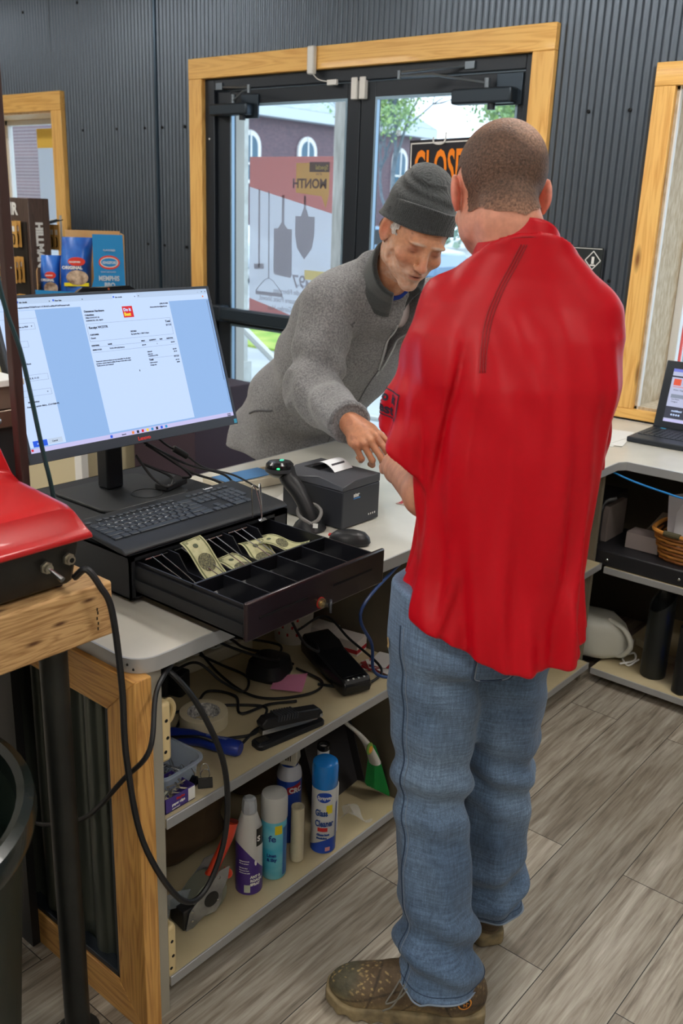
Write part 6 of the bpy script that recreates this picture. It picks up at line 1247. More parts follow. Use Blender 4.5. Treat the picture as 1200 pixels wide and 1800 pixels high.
# tape gun with red handle
t = thing('tape_gun', 'packing tape gun with red orange handle and steel frame', 'tape dispenser', (-1.36, 1.20, Z0)); ORG = mat('handle_red_orange', srgb(222, 74, 48), .35)
q = MB(); q.tube([(-1.372, 1.237, .180), (-1.365, 1.250, .215), (-1.352, 1.272, .275), (-1.350, 1.285, .315)], lambda s: .0155+.006*max(0, s-.6)+.003*(s < .08), 20, 6, flat=.75)
obj('handle', q, ORG, t); obj('guard', MB().tube([(-1.352, 1.262, .195), (-1.344, 1.272, .188), (-1.345, 1.272, .172), (-1.362, 1.247, .172)], .005, 8, 5), ORG, t); obj('handle_bore', MB().cyl(.013, 0, .0008, 20, frame((-1.3495, 1.289, .3165), (1, 0, -.0), (0, .93, -.37))), mat('bore_dark', srgb(120, 34, 26), .6), t)
Mg = frame((-1.352, 1.14, Z0+.002), (.12, 1, 0), (0, 0, 1))          # local x along the gun, y up, z toward the aisle
pl = [(0, .0), (.01, .045), (.045, .075), (.085, .105), (.095, .118), (.125, .118), (.12, .085), (.105, .06), (.10, .03), (.085, .01), (.05, .015), (.02, -.001)]
q = MB(Mg); q.prism(pl, 0, .0018); so = obj('side_plate', q, mat('scuffed_steel', srgb(176, 178, 180), .35, .5, var=(14, srgb(120, 122, 124))), t); q = MB(Mg); q.prism(pl, -.06, -.058); obj('side_plate', q, MATS['scuffed_steel'], t)
obj('hub', MB(Mg).lathe([(.020, -.055), (.020, .003), (.014, .0035), (.0, .0035)], 24, Matrix.Translation((.072, .052, 0)), cap=False), BLK, t)
obj('tape_roll', MB(Mg).lathe([(.022, -.052), (.048, -.052), (.048, -.006), (.022, -.006), (.022, -.052)], 40, Matrix.Translation((.075, .050, 0)), cap=False), mat('tape_clear_tan', srgb(120, 124, 112), .25), t)
obj('blade_guard', MB(Mg).box(-.005, .03, .0, .055, -.058, -.001), BLK, t, bevel=.003)
for x, y in ((.018, .02), (.018, .045), (.06, .085), (.095, .10), (.09, .04)): obj('rivet', MB(Mg).sphere((x, y, .002), .004, 10, sc=(1, 1, .5)), STEEL, t)
obj('tape_tail', MB(Mg).tube([(.03, .06, -.03), (-.03, .075, -.03), (-.05, .03, -.03)], .022, 4, 6, flat=.03), mat('tape_film', srgb(150, 160, 168), .2, alpha=.5), t)
single('metal_bookend', MB().box(-1.40, -1.395, 1.06, 1.115, Z0, Z0+.10), MATS['scuffed_steel'], 'small upright metal plate beside the tape gun on the bottom shelf', 'plate', bevel=.001)
# dark bag/blankets at the back
def sack(loc, sx, sy, sz, seed, m, label):
    def F(u, v):
        a, t_ = 2*PI*u, PI*v-PI/2; k = 1+.10*math.sin(3*a+seed)+.07*math.sin(5*a+4*t_+seed*2)+.05*math.sin(9*t_+2*a)
        return (loc[0]+sx*k*abs(math.cos(t_))**.6*math.cos(a), loc[1]+sy*k*abs(math.cos(t_))**.6*math.sin(a), loc[2]+sz*(1+math.sin(t_))*min(k, 1.08))
    return single('cloth_bag', MB().grid(F, 56, 28), m, label, 'bag', smooth=180)
BR = mat('brown_cloth', srgb(98, 78, 56), .85, bump=(220, .3, .001), var=(5, srgb(76, 60, 44)))
sack((-1.62, 1.30, Z0), .14, .19, .165, 1.0, BR, 'brown cloth bag slumped behind the tape gun')
sack((-1.66, 1.66, Z0), .13, .15, .175, 2.4, BR, 'brown cloth bag filling the back behind the spray cans')
# upper right compartment: folders and papers behind the divider
for i, (c_, y, lab, rz_) in enumerate((((182, 130, 80), 2.02, 'tan folder', .1), ((160, 116, 70), 2.03, 'brown folder', -.05), ((205, 198, 188), 2.02, 'cream paper stack', .15), ((150, 110, 72), 2.04, 'worn brown folder', 0), ((176, 40, 44), 2.03, 'red booklet', -.12), ((222, 214, 206), 2.02, 'white booklet', .08), ((232, 200, 30), 2.03, 'yellow booklet', .02))[::-1]):
    hh = (.03, .045, .04, .035, .045, .05, .03)[i]; z = Z1+sum((.031, .046, .041, .036, .046, .051, .031)[:i])
    single('folder', MB().box(-.16, .11, -.045, .16, 0, hh, RT((-1.47, y, z), rz=rz_)), mat('folder_%d' % i, srgb(*c_), .7, var=(30, srgb(*[int(v*.85) for v in c_]))), lab+' in the paper pile behind the divider, '+('bottom', 'second', 'third', 'fourth', 'fifth', 'sixth', 'top')[i]+' layer', 'folder', group='paper pile behind the divider', bevel=.001)
# ================================================================== right unit
ZR1, ZR0 = R1+.0012, R0+.0012
t = thing('equipment_tray', 'low black equipment case on the right unit middle shelf', 'case', (-1.12, 3.3, ZR1))
obj('case', MB().box(-1.40+.06, -.82, 3.112, 3.42, ZR1, ZR1+.06), mat('case_black', srgb(30, 30, 34), .45), t, bevel=.006)
for x in (-1.27, -1.0, -.88): obj('screw_head', MB().lathe([(.006, 0), (.004, .003)], 10, RT((x, 3.1118, ZR1+.025), rx=PI/2)), STEEL, t)
t = thing('wicker_basket', 'brown woven basket full of papers on the black case', 'basket', (-1.0, 3.26, ZR1+.061)); zb = ZR1+.0612
M = RT((-.985, 3.255, zb), rz=.0); BW_ = mat('cane_tan', srgb(196, 132, 60), .5); BD_ = mat('cane_dark', srgb(66, 48, 34), .6)
def ringp(w_, d_, z, n=64): return [(w_*math.copysign(abs(math.cos(a))**.6, math.cos(a)), d_*math.copysign(abs(math.sin(a))**.6, math.sin(a)), z) for a in [2*PI*i/n for i in range(n)]]
obj('lining', MB(M).loft([ringp(.125, .09, .002), ringp(.155, .115, .105)], cap=False).prism([p[:2] for p in ringp(.125, .09, 0)], 0, .002), BD_, t)
for k in range(7):
    z = .006+k*.0145; w_ = .129+.03*z/.105; d_ = .094+.025*z/.105; n = 64; pts_ = ringp(w_, d_, z, n)
    P_ = [Vector(p)*(1+.018*(1 if (i//2+k) % 2 else -1)*1.0) for i, p in enumerate(pts_)]; P_ = [Vector((p.x, p.y, z)) for p in P_]; P_.append(P_[0])
    obj('weave_strand', MB(M).tube(P_, .0058, 6, 0), BW_ if k % 2 else mat('cane_mid', srgb(150, 92, 42), .5), t)
P_ = [Vector(p) for p in ringp(.163, .122, .108)]; P_.append(P_[0]); obj('rim', MB(M).tube(P_, .008, 8, 0), BW_, t)
obj('rim_wrap', MB(M).tube([(-.10, -.117, .110), (-.04, -.1225, .110)], .0105, 10, 0), mat('wrap_olive', srgb(80, 74, 52), .6), t)
def paper(loc, rx, ry, rz_, w_, h_, lab, c_=(200, 196, 198)):
    Mx = RT(loc, rx, ry, rz_); return single('paper_sheet', MB().grid(lambda u, v: Mx @ Vector((w_*(u-.5), h_*(v-.5), .03*math.sin(PI*u)*(.5+v*.5))), 12, 8), mat('sheet_%d' % c_[0], srgb(*c_), .7), lab, 'paper', group='papers in the basket', smooth=180)
paper((-.985, 3.235, zb+.155), .75, -.25, .1, .20, .22, 'white paper sheet curving up out of the basket, front one', (206, 204, 208))
paper((-1.03, 3.27, zb+.135), .9, -.1, .35, .18, .20, 'grey paper sheet standing behind the front one in the basket', (176, 172, 176))
paper((-.93, 3.24, zb+.115), .3, .1, -.2, .20, .18, 'cream paper sheet lying low in the basket', (214, 206, 190))
single('desk_phone', MB().add([(-1.26, 3.36, ZR1+.0615), (-1.16, 3.36, ZR1+.0615), (-1.10, 3.42, ZR1+.0615), (-1.20, 3.42, ZR1+.0615), (-1.20, 3.31, ZR1+.13), (-1.10, 3.31, ZR1+.13), (-1.10, 3.42, ZR1+.16), (-1.20, 3.42, ZR1+.16)], [(0, 3, 2, 1), (4, 5, 6, 7), (0, 1, 5, 4), (1, 2, 6, 5), (2, 3, 7, 6), (3, 0, 4, 7)]), mat('beige_device', srgb(120, 108, 96), .5), 'beige boxy desk device behind the basket', 'device', bevel=.003)
single('white_carton', MB().box(-1.245, -1.12, 3.20, 3.28, ZR1+.0615, ZR1+.122), mat('carton_grey_white', srgb(150, 138, 136), .6), 'small off-white carton on the black case left of the basket', 'box', bevel=.001)
t = thing('file_holder', 'black upright file holder with grey papers on the left of the black case', 'holder', (-1.33, 3.30, ZR1))
obj('holder', MB().box(-1.475, -1.345, 3.16, 3.42, ZR1, ZR1+.22), BLK, t, bevel=.004)
obj('paper_edge', MB().box(-1.344, -1.322, 3.20, 3.36, ZR1+.061, ZR1+.20), mat('edge_grey', srgb(120, 110, 106), .7), t); obj('front_clip', MB().tube([(-1.335, 3.165, ZR1+.07), (-1.335, 3.15, ZR1+.15), (-1.33, 3.17, ZR1+.22), (-1.30, 3.2, ZR1+.24)], .008, 8), BLK, t)
# jug on its side
t = thing('plastic_jug', 'translucent white plastic jug lying on the bottom right shelf', 'jug', (-1.34, 3.25, ZR0)); JM = mat('milky_plastic', srgb(186, 186, 176), .35)
M = RT((-1.30, 3.245, ZR0+.085), rz=.25)
def srect(w_, d_, x, n=32, e=.45, dz=0): return [(x, w_*math.copysign(abs(math.cos(a))**e, math.cos(a)), dz+d_*math.copysign(abs(math.sin(a))**e, math.sin(a))) for a in [2*PI*i/n for i in range(n)]]
obj('body', MB(M).loft([srect(.07, .07, -.20), srect(.088, .084, -.18), srect(.09, .084, -.02), srect(.085, .082, .02), srect(.055, .06, .075, dz=-.01), srect(.03, .03, .10, dz=-.02)]), JM, t)
obj('handle', MB(M).tube([(.02, -.03, .078), (.085, -.05, .055), (.115, -.055, .0), (.09, -.05, -.05), (.05, -.045, -.055)], .0125, 12, 6, flat=.8), JM, t); obj('cap', MB(M).cyl(.022, .10, .118, 20, RT((0, 0, -.02), ry=PI/2)), WHITEP, t)
# vase-like speaker and modem
t = thing('tall_speaker', 'tall black wedge topped cylinder standing on the bottom right shelf', 'speaker', (-1.075, 3.21, ZR0)); M = RT((-1.075, 3.215, ZR0), rz=-.5)
q = MB(M); n = 36; rg = [[(.047*math.cos(2*PI*i/n)*s_, .047*math.sin(2*PI*i/n)*s_, z) for i in range(n)] for z, s_ in ((0, .94), (.006, 1), (.20, 1.0), (.24, 1.0))]
rg.append([(.046*math.cos(2*PI*i/n), .046*math.sin(2*PI*i/n), .315+.045*math.sin(2*PI*i/n)) for i in range(n)]); rg.append([(.040*math.cos(2*PI*i/n), .040*math.sin(2*PI*i/n), .310+.045*math.sin(2*PI*i/n)) for i in range(n)]); rg.append([(.034*math.cos(2*PI*i/n), .034*math.sin(2*PI*i/n), .25) for i in range(n)])
q.loft(rg); obj('shell', q, mat('speaker_black', srgb(26, 30, 30), .4), t)
t = thing('modem', 'black upright modem with blue lights at the right edge', 'modem', (-.93, 3.21, ZR0)); obj('shell', MB().rrect(.06, .16, .025, ZR0, ZR0+.26, RT((-.925, 3.20, 0), rz=-.45)), mat('modem_black', srgb(18, 20, 24), .3), t, bevel=.004)
for z, h_ in ((.21, .03), (.085, .014), (.055, .014)): obj('blue_light', MB(RT((-.925, 3.20, ZR0), rz=-.45)).box(-.0315, -.0302, -.045, -.039, z, z+h_), mat('lit_blue', (.03, .1, 1), .4, emit=3), t)
single('white_cable', MB().tube([(-1.20, 3.20, ZR0+.006), (-1.16, 3.24, ZR0+.02), (-1.18, 3.28, ZR0+.03), (-1.21, 3.25, ZR0+.012), (-1.17, 3.21, ZR0+.006), (-1.15, 3.26, ZR0+.02)], .004, 8), WHITEP, 'short white cable bundle behind the plastic jug', 'cable')
single('wood_strip', MB().box(-.11, .11, -.02, .02, 0, .03, RT((-1.12, 3.40, ZR0), rz=-.35)), SHELFM, 'pale wooden strip lying behind the tall speaker', 'strip', bevel=.002)
cable([(-.95, 3.30, ZR0+.01), (-1.0, 3.34, ZR0+.12), (-.97, 3.36, ZR0+.26), (-.90, 3.40, ZR0+.36)], .004, 'black cord arching behind the modem')
# black outdoor-door mat area: dark step under the customer side is left plain
# ================================================================== people
def nrm(v): v = np.array(v, float); return v/np.linalg.norm(v)
def near(x, y, z, c, R, f, far=None):
    """evaluate f only for points closer than R to c; elsewhere a safe distance"""
    d = np.sqrt((x-c[0])**2+(y-c[1])**2+(z-c[2])**2); m = d < R
    out = np.maximum(d-R*.82, .03).astype(np.float64)
    if m.any(): out[m] = f(x[m], y[m], z[m])
    return out
def slab(lx, ly, lz, T, p=2.2):
    T = np.array(T, float); zs = T[:, 0]
    cx, cy, a, b = (np.interp(lz, zs, T[:, i]) for i in (1, 2, 3, 4))
    r = ((np.abs(lx-cx)/a)**p+(np.abs(ly-cy)/b)**p)**(1/p)
    return (r-1)*np.minimum(a, b)*.92
def head_sdf(x, y, z, old=False):
    """local: x right, y forward, z up, origin between the ears"""
    d = ell(x, y, z, (0, -.020, .045), (.0775, .098, .082))
    d = smin(d, ell(x, y, z, (0, .035, .0), (.064, .062, .085)), .03)
    d = smin(d, ell(x, y, z, (0, .035, -.055), (.056, .052, .048)), .025)
    d = smin(d, ell(x, y, z, (0, .078, -.093), (.024, .018, .017)), .022)
    for s in (-1, 1):
        d = smin(d, ell(x, y, z, (s*.056, .000, -.045), (.014, .034, .032)), .025)         # jaw corner
        d = smin(d, ell(x, y, z, (s*.026, .088, .030), (.026, .012, .008)), .012)            # brow
        d = smin(d, ell(x, y, z, (s*.044, .070, -.018), (.020, .018, .016)), .018)           # cheek bone
        d = smax(d, -ell(x, y, z, (s*.031, .104, .010), (.017, .018, .0115)), .010)          # socket
        d = smin(d, ell(x, y, z, (s*.031, .0800, .009), (.0145, .0125, .0115)), .004)        # lidded eye
        d = smax(d, -ell(x, y, z, (s*.031, .0945, .0055), (.0125, .004, .0012)), .0015)      # lash line
    d = smin(d, cone(x, y, z, (0, .094, .020), (0, .113, -.022), .0075, .0115), .008)        # nose
    d = smin(d, ell(x, y, z, (0, .114, -.025), (.011, .012, .010)), .006)
    for s in (-1, 1):
        d = smin(d, ell(x, y, z, (s*.0125, .104, -.028), (.0075, .010, .007)), .005)
        d = smax(d, -ell(x, y, z, (s*.006, .108, -.0365), (.0035, .006, .003)), .003)
    d = smin(d, ell(x, y, z, (0, .082, -.055), (.028, .017, .020)), .012)                    # muzzle
    d = smin(d, ell(x, y, z, (0, .0985, -.051), (.021, .0065, .0045)), .005)
    d = smin(d, ell(x, y, z, (0, .0970, -.062), (.018, .0070, .0055)), .005)
    d = smax(d, -ell(x, y, z, (0, .1045, -.0562), (.019, .008, .0016)), .002)                # mouth line
    if old:
        for s in (-1, 1):
            d = smax(d, -cone(x, y, z, (s*.021, .1055, -.032), (s*.036, .0965, -.062), .0022, .0022), .006)   # nose-mouth fold
            d = smax(d, -cone(x, y, z, (s*.018, .1035, -.004), (s*.040, .092, -.010), .0018, .0015), .005)    # bag below the eye
            d = smax(d, -cone(x, y, z, (s*.052, .082, .012), (s*.060, .070, .004), .0012, .0012), .004)
            d = smax(d, -ell(x, y, z, (s*.060, .05, -.042), (.007, .018, .016)), .012)                        # hollow cheek
        for k in range(4):
            d = smax(d, -cone(x, y, z, (-.04, .0865-.003*k, .046+.010*k), (.04, .0865-.003*k, .047+.010*k), .0011, .0011), .004)
    for s in (-1, 1):                                                                        # ears
        ex, ey, ez = x-s*.0805, y+.004, z-.004
        c, sn = math.cos(.38*s), math.sin(.38*s); rx, ry = ex*c+ey*sn, -ex*sn+ey*c
        e = ell(rx, ry, ez, (0, 0, 0), (.0065, .0185, .0325)); e = smin(e, ell(rx, ry, ez, (s*.002, -.010, .006), (.006, .011, .026)), .006)
        e = smax(e, -ell(rx, ry, ez, (s*.0075, .003, .004), (.0045, .0105, .019)), .003)
        d = smin(d, e, .006)
    return d
def finger(x, y, z, base, d0, nrm_, lens, curls, r0, r1):
    """chain starting at base heading d0, curling about nrm_ x d0"""
    pts = [np.array(base, float)]; d = nrm(d0); n = nrm(nrm_); ax = np.cross(d, n); ax /= np.linalg.norm(ax)
    for L_, c_ in zip(lens, curls):
        ca, sa = math.cos(c_), math.sin(c_); d, n = d*ca-n*sa, n*ca+d*sa
        pts.append(pts[-1]+d*L_)
    k = len(pts); rs = [r0+(r1-r0)*i/(k-1) for i in range(k)]
    o = None
    for i in range(k-1):
        e = cone(x, y, z, pts[i], pts[i+1], rs[i], rs[i+1]); o = e if o is None else smin(o, e, .0025)
    for i in range(1, k-1):
        o = smin(o, np.sqrt((x-pts[i][0])**2+(y-pts[i][1])**2+(z-pts[i][2])**2)-rs[i]*1.06, .002)
    return o
def hand_sdf(x, y, z, s=1, curl=(.5, .55, .6, .65), bend=.5, thumb=(.6, .3)):
    """local: y to the fingers, z out of the back of the hand, thumb on +x (s=1) or -x"""
    x = x*s
    d = ell(x, y, z, (.004, .030, 0), (.033, .040, .0175)); d = smin(d, ell(x, y, z, (-.002, .062, .001), (.040, .034, .0145)), .016)
    d = smin(d, cone(x, y, z, (0, -.05, -.001), (0, .012, 0), .027, .026), .018)
    d = smin(d, cone(x, y, z, (.018, .012, -.006), (.038, .046, -.012), .016, .0125), .012)
    o = None
    for i, (bx, by, L_, r_) in enumerate(((.029, .084, (.044, .026, .020), .0093), (.0095, .090, (.049, .030, .021), .0095), (-.0105, .087, (.045, .028, .020), .0090), (-.0295, .078, (.036, .021, .018), .0080))):
        c = curl[i]; f = finger(x, y, z, (bx*.97, by-.018, 0), (bx*1.6, 1, 0), (0, 0, 1), (.018,)+L_, (0, c, c*1.15+bend*.5, c*.8), r_*1.05, r_*.80)
        o = f if o is None else smin(o, f, .0012)
    d = smin(d, o, .006)
    for i, (bx, by) in enumerate(((.028, .084), (.0095, .090), (-.0105, .087), (-.028, .078))):
        d = smin(d, ell(x, y, z, (bx, by-.004, .0065), (.0085, .010, .0075)), .005)
        d = smin(d, cone(x, y, z, (bx*.95, by-.01, .0105), (bx*.45, by-.06, .0125), .0022, .0015), .005)   # tendons
    t = finger(x, y, z, (.034, .040, -.010), (thumb[0], 1, -.35), (-.5, 0, .8), (.032, .030, .024), (0, thumb[1], thumb[1]*.8), .0125, .0090)
    return smin(d, t, .008)
def frame_np(o, yv, zv):
    y_ = nrm(yv); z_ = np.array(zv, float); z_ -= y_*(z_@y_); z_ = nrm(z_); x_ = np.cross(y_, z_); return (np.array(o, float), np.stack([x_, y_, z_], 1))
def project_mb(mb, f, off, it=14, pull=1.0):
    """drape the points of mb on the surface f = off"""
    V = np.array(mb.v, float); e = 5e-4
    for _ in range(it):
        x, y, z = V.T; d = np.clip(f(x, y, z)-off, -.03, .03)
        g = np.stack([f(x+e, y, z)-f(x-e, y, z), f(x, y+e, z)-f(x, y-e, z), f(x, y, z+e)-f(x, y, z-e)], 1)/(2*e)
        L2 = (g**2).sum(1, keepdims=True)+.05; V = V-g*(d[:, None]/L2)*pull
    mb.v = [tuple(p) for p in V]; return mb
def drape_along(mb, f, off, direction, it=14):
    """move points along a fixed direction until they lie on f = off"""
    V = np.array(mb.v, float); dv = nrm(direction)
    for _ in range(it):
        d = np.clip(f(*V.T)-off, -.03, .03); V = V+dv*d[:, None]*.8
    mb.v = [tuple(p) for p in V]; return mb
def attr_mat(name, rough, bump=None, sss=0., var=None, sheen=0, spec=.5, coat=0):
    m = bpy.data.materials.new(name); m.use_nodes = True; nt = m.node_tree; b = nt.nodes['Principled BSDF']
    a = _n(nt, 'ShaderNodeAttribute', attribute_name='Col'); tc = _n(nt, 'ShaderNodeTexCoord'); out = a.outputs['Color']
    if var:
        no = _n(nt, 'ShaderNodeTexNoise'); no.inputs['Scale'].default_value = var[0]; no.inputs['Detail'].default_value = 4; nt.links.new(tc.outputs['Object'], no.inputs['Vector'])
        mr = _n(nt, 'ShaderNodeMapRange'); mr.inputs['From Min'].default_value = .3; mr.inputs['From Max'].default_value = .7; mr.inputs['To Min'].default_value = 1-var[1]; mr.inputs['To Max'].default_value = 1+var[1]; nt.links.new(no.outputs['Fac'], mr.inputs[0])
        hs = _n(nt, 'ShaderNodeHueSaturation'); nt.links.new(out, hs.inputs['Color']); nt.links.new(mr.outputs[0], hs.inputs['Value']); out = hs.outputs[0]
    nt.links.new(out, b.inputs['Base Color']); b.inputs['Roughness'].default_value = rough; b.inputs['Sheen Weight'].default_value = sheen; b.inputs['Specular IOR Level'].default_value = spec; b.inputs['Coat Weight'].default_value = coat
    if sss: b.inputs['Subsurface Weight'].default_value = sss; b.inputs['Subsurface Radius'].default_value = (1, .35, .2); b.inputs['Subsurface Scale'].default_value = .008
    if bump:
        n2 = _n(nt, 'ShaderNodeTexNoise'); n2.inputs['Scale'].default_value = bump[0]; nt.links.new(tc.outputs['Object'], n2.inputs['Vector']); bp = _n(nt, 'ShaderNodeBump'); bp.inputs['Strength'].default_value = bump[1]; bp.inputs['Distance'].default_value = bump[2]
        nt.links.new(n2.outputs['Fac'], bp.inputs['Height']); nt.links.new(bp.outputs[0], b.inputs['Normal'])
    return m
SKIN = attr_mat('skin', .48, (320, .25, .0008), .12, (90, .10))
def mixc(c, m, c2): return c*(1-m[:, None])+np.array(c2)[None]*m[:, None]
def sm(a, b, x): t = np.clip((x-a)/(b-a), 0, 1); return t*t*(3-2*t)
def blobm(lx, ly, lz, c, r): return np.clip(1.35-np.sqrt(((lx-c[0])/r[0])**2+((ly-c[1])/r[1])**2+((lz-c[2])/r[2])**2), 0, 1)

# ------------------------------------------------------------------ the clerk (seen from behind, red shirt)
clR = nrm((.70, .714, 0)); clF = nrm((-.714, .70, 0))
def cl_head_frame():
    f = nrm((-.721*.95, .693*.95, -.30)); B = basis(f, (0, 0, 1)); return (np.array((-.888, 1.488, 1.727)), B)
CH = cl_head_frame()
SL, EL, WL = (-.920, 1.43, 1.52), (-.938, 1.400, 1.195), (-1.165, 1.605, 1.165)
SR_, ER, WR = (-.755, 1.575, 1.50), (-.81, 1.675, 1.23), (-.96, 1.86, 1.20)
HFL = frame_np(WL, (-.62, .72, -.05), (-.55, -.5, .62)); HFR = frame_np(WR, (-.85, .5, -.05), (.3, .5, .8))
def cl_body(x, y, z):
    hd = near(x, y, z, CH[0], .22, lambda a, b, c: head_sdf(*[v/.965 for v in tolocal(a, b, c, CH)])*.965)
    d = smin(hd, cone(x, y, z, CH[0]+CH[1] @ np.array((0, -.045, -.05)), (-.838, 1.490, 1.60), .055, .064), .022)
    d = smin(d, cone(x, y, z, CH[0]+CH[1] @ np.array((0, -.068, -.03)), (-.832, 1.478, 1.62), .030, .052), .03)   # nape
    d = smin(d, cone(x, y, z, (-.93, 1.42, 1.50), (-.73, 1.60, 1.50), .05, .05), .05)
    d = smin(d, cone(x, y, z, (-.83, 1.50, 1.50), (-.82, 1.50, 1.02), .11, .11), .04)
    for S0_, E0_, W0_ in ((SL, EL, WL), (SR_, ER, WR)):
        d = smin(d, cone(x, y, z, S0_, E0_, .042, .042), .03); d = smin(d, cone(x, y, z, E0_, W0_, .045, .029), .02)
    d = smin(d, near(x, y, z, HFL[0], .26, lambda a, b, c: hand_sdf(*tolocal(a, b, c, HFL), s=1, curl=(.45, .5, .55, .6), thumb=(.1, .5))), .012)
    d = smin(d, near(x, y, z, HFR[0], .26, lambda a, b, c: hand_sdf(*tolocal(a, b, c, HFR), s=-1, curl=(.45, .5, .55, .6), thumb=(.1, .5))), .012)
    return d
V, Fq = sdf_mesh(cl_body, (-1.55, 1.2, .9), (-.5, 2.15, 1.93), .0032)
lx, ly, lz = tolocal(V[:, 0], V[:, 1], V[:, 2], CH)
col = np.tile(np.array(srgb(222, 166, 142)), (len(V), 1))
col = mixc(col, sm(.17, .09, np.sqrt(lx**2+(ly+.05)**2+(lz+.10)**2))*.5, srgb(212, 138, 116))
col = mixc(col, blobm(np.abs(lx), ly, lz, (.083, -.006, .004), (.014, .022, .034))*.9, srgb(222, 108, 92))
col = mixc(col, np.clip(blobm(lx, ly, lz, (0, .04, -.075), (.075, .06, .04)), 0, 1)*.35, srgb(140, 112, 100))
fore = sm(1.42, 1.30, V[:, 2]); col = mixc(col, fore*.75, srgb(196, 140, 112)); col = mixc(col, fore*.5*(vnoise(V[:, 0], V[:, 1], V[:, 2], 120)*.5+.5), srgb(160, 104, 78))
clerk = np_mesh('person', V, Fq, SKIN, None, col, smooth_it=1)
cbase = Vector((-.83, 1.53, 0)); clerk.data.transform(Matrix.Translation(-cbase)); clerk.location = cbase
tag(clerk, 'person with shaved brown hair in red shirt and jeans, standing with back to camera', 'person')
bpy.context.view_layer.update()
# buzzed hair
def hairf(x, y, z): return cl_body(x, y, z)-.0016
V, Fq = sdf_mesh(hairf, CH[0]-.17, CH[0]+.17, .0025)
lx, ly, lz = [v/.965 for v in tolocal(V[:, 0], V[:, 1], V[:, 2], CH)]
nz = vnoise(lx, ly, lz, 90)*.004
line = np.where(ly < -.02, -.060+.026*np.clip((np.abs(lx)-.02)/.05, 0, 1), np.where(ly < .03, -.03+(ly+.02)*1.2, .03+.045*np.clip((ly-.03)/.05, 0, 1)))
keep = (lz+nz > line) & (ly < .075) & ~((np.abs(lx) > .066) & (lz < .042) & (ly > -.030) & (ly < .03))
g1 = sm(-.065, -.015, lz); crown = sm(.075, .125, lz)*sm(.06, -.05, ly)
c = np.tile(np.array(srgb(88, 64, 52)), (len(V), 1)); c = mixc(c, (1-g1)*.75, srgb(176, 128, 104)); c = mixc(c, .35*(vnoise(lx, ly, lz, 45, 3)*.5+.5), srgb(128, 98, 80)); c = mixc(c, crown*.55, srgb(188, 138, 112)); c = mixc(c, sm(.0, .09, ly)*.5, srgb(180, 132, 108)); c = mixc(c, blobm(lx, ly, lz, (.03, -.09, .085), (.035, .04, .035))*.55, srgb(206, 160, 134))
HAIRM = attr_mat('buzzed_hair', .6, (300, 1, .003), 0, (260, .55))
np_mesh('hair', V, Fq, HAIRM, clerk, c, keep=keep, smooth_it=1)

# red shirt
TS = [(.82, -.790, 1.475, .170, .160), (.90, -.798, 1.460, .174, .165), (1.0, -.808, 1.462, .166, .160), (1.07, -.812, 1.464, .156, .154), (1.15, -.814, 1.467, .156, .150), (1.30, -.820, 1.476, .172, .148), (1.42, -.824, 1.486, .188, .140), (1.50, -.827, 1.495, .190, .124), (1.555, -.830, 1.498, .170, .108), (1.60, -.831, 1.497, .132, .096), (1.64, -.834, 1.489, .096, .086), (1.70, -.843, 1.480, .076, .078)]
TSn = np.array(TS)
def cl_torso(x, y, z):
    cx, cy, a, b = (np.interp(z, TSn[:, 0], TSn[:, i]) for i in (1, 2, 3, 4))
    dx, dy = x-cx, y-cy; u = dx*clR[0]+dy*clR[1]; v = dx*clF[0]+dy*clF[1]
    r = ((np.abs(u)/a)**2.25+(np.abs(v)/b)**2.25)**(1/2.25); d = (r-1)*np.minimum(a, b)*.95
    ang = np.arctan2(v, u)
    low = sm(1.45, .95, z)
    # long drape folds running down from the shoulder blades, deeper toward the hem
    d += low*(.0075*np.sin(ang*7+z*5+1.2*np.sin(z*6))+.0042*np.sin(ang*13-z*9+.5))+.0022*np.sin(ang*19+z*6)*sm(1.6, 1.3, z)+.003*np.sin((u*1.2+z)*34+2*np.sin(u*17))*sm(1.62, 1.5, z)*sm(1.3, 1.42, z)
    d += sm(1.2, .9, z)*.0035*np.sin(ang*23+z*14)
    d += .012*np.exp(-((u+.125+.08*(1.46-z))/.010)**2)*sm(1.10, 1.3, z)*sm(1.54, 1.44, z)*(v < 0)-.007*np.exp(-((u+.10+.06*(1.46-z))/.014)**2)*sm(1.10, 1.3, z)*sm(1.56, 1.44, z)*(v < 0)
    d -= .010*np.exp(-((u-.105-.10*(z-1.0))/.013)**2)*sm(1.36, 1.05, z)*(v < 0)
    d += .011*np.exp(-((u-.075-.10*(z-1.0))/.012)**2)*sm(1.30, 1.0, z)*(v < 0)
    d += .010*np.exp(-((u-.135+.25*(z-.95))/.012)**2)*sm(1.12, .92, z)*(v < 0)
    d -= .010*np.exp(-((u+.155)/.04)**2)*np.exp(-((z-.98)/.06)**2)
    d += .012*np.exp(-((u+.130-.30*(z-.95))/.012)**2)*sm(1.12, 1.0, z)*(v < 0)
    return d
slA = np.array((-.925, 1.425, 1.545)); slB = np.array((-.960, 1.410, 1.258)); srA = np.array((-.745, 1.580, 1.53)); srB = np.array((-.805, 1.672, 1.28))
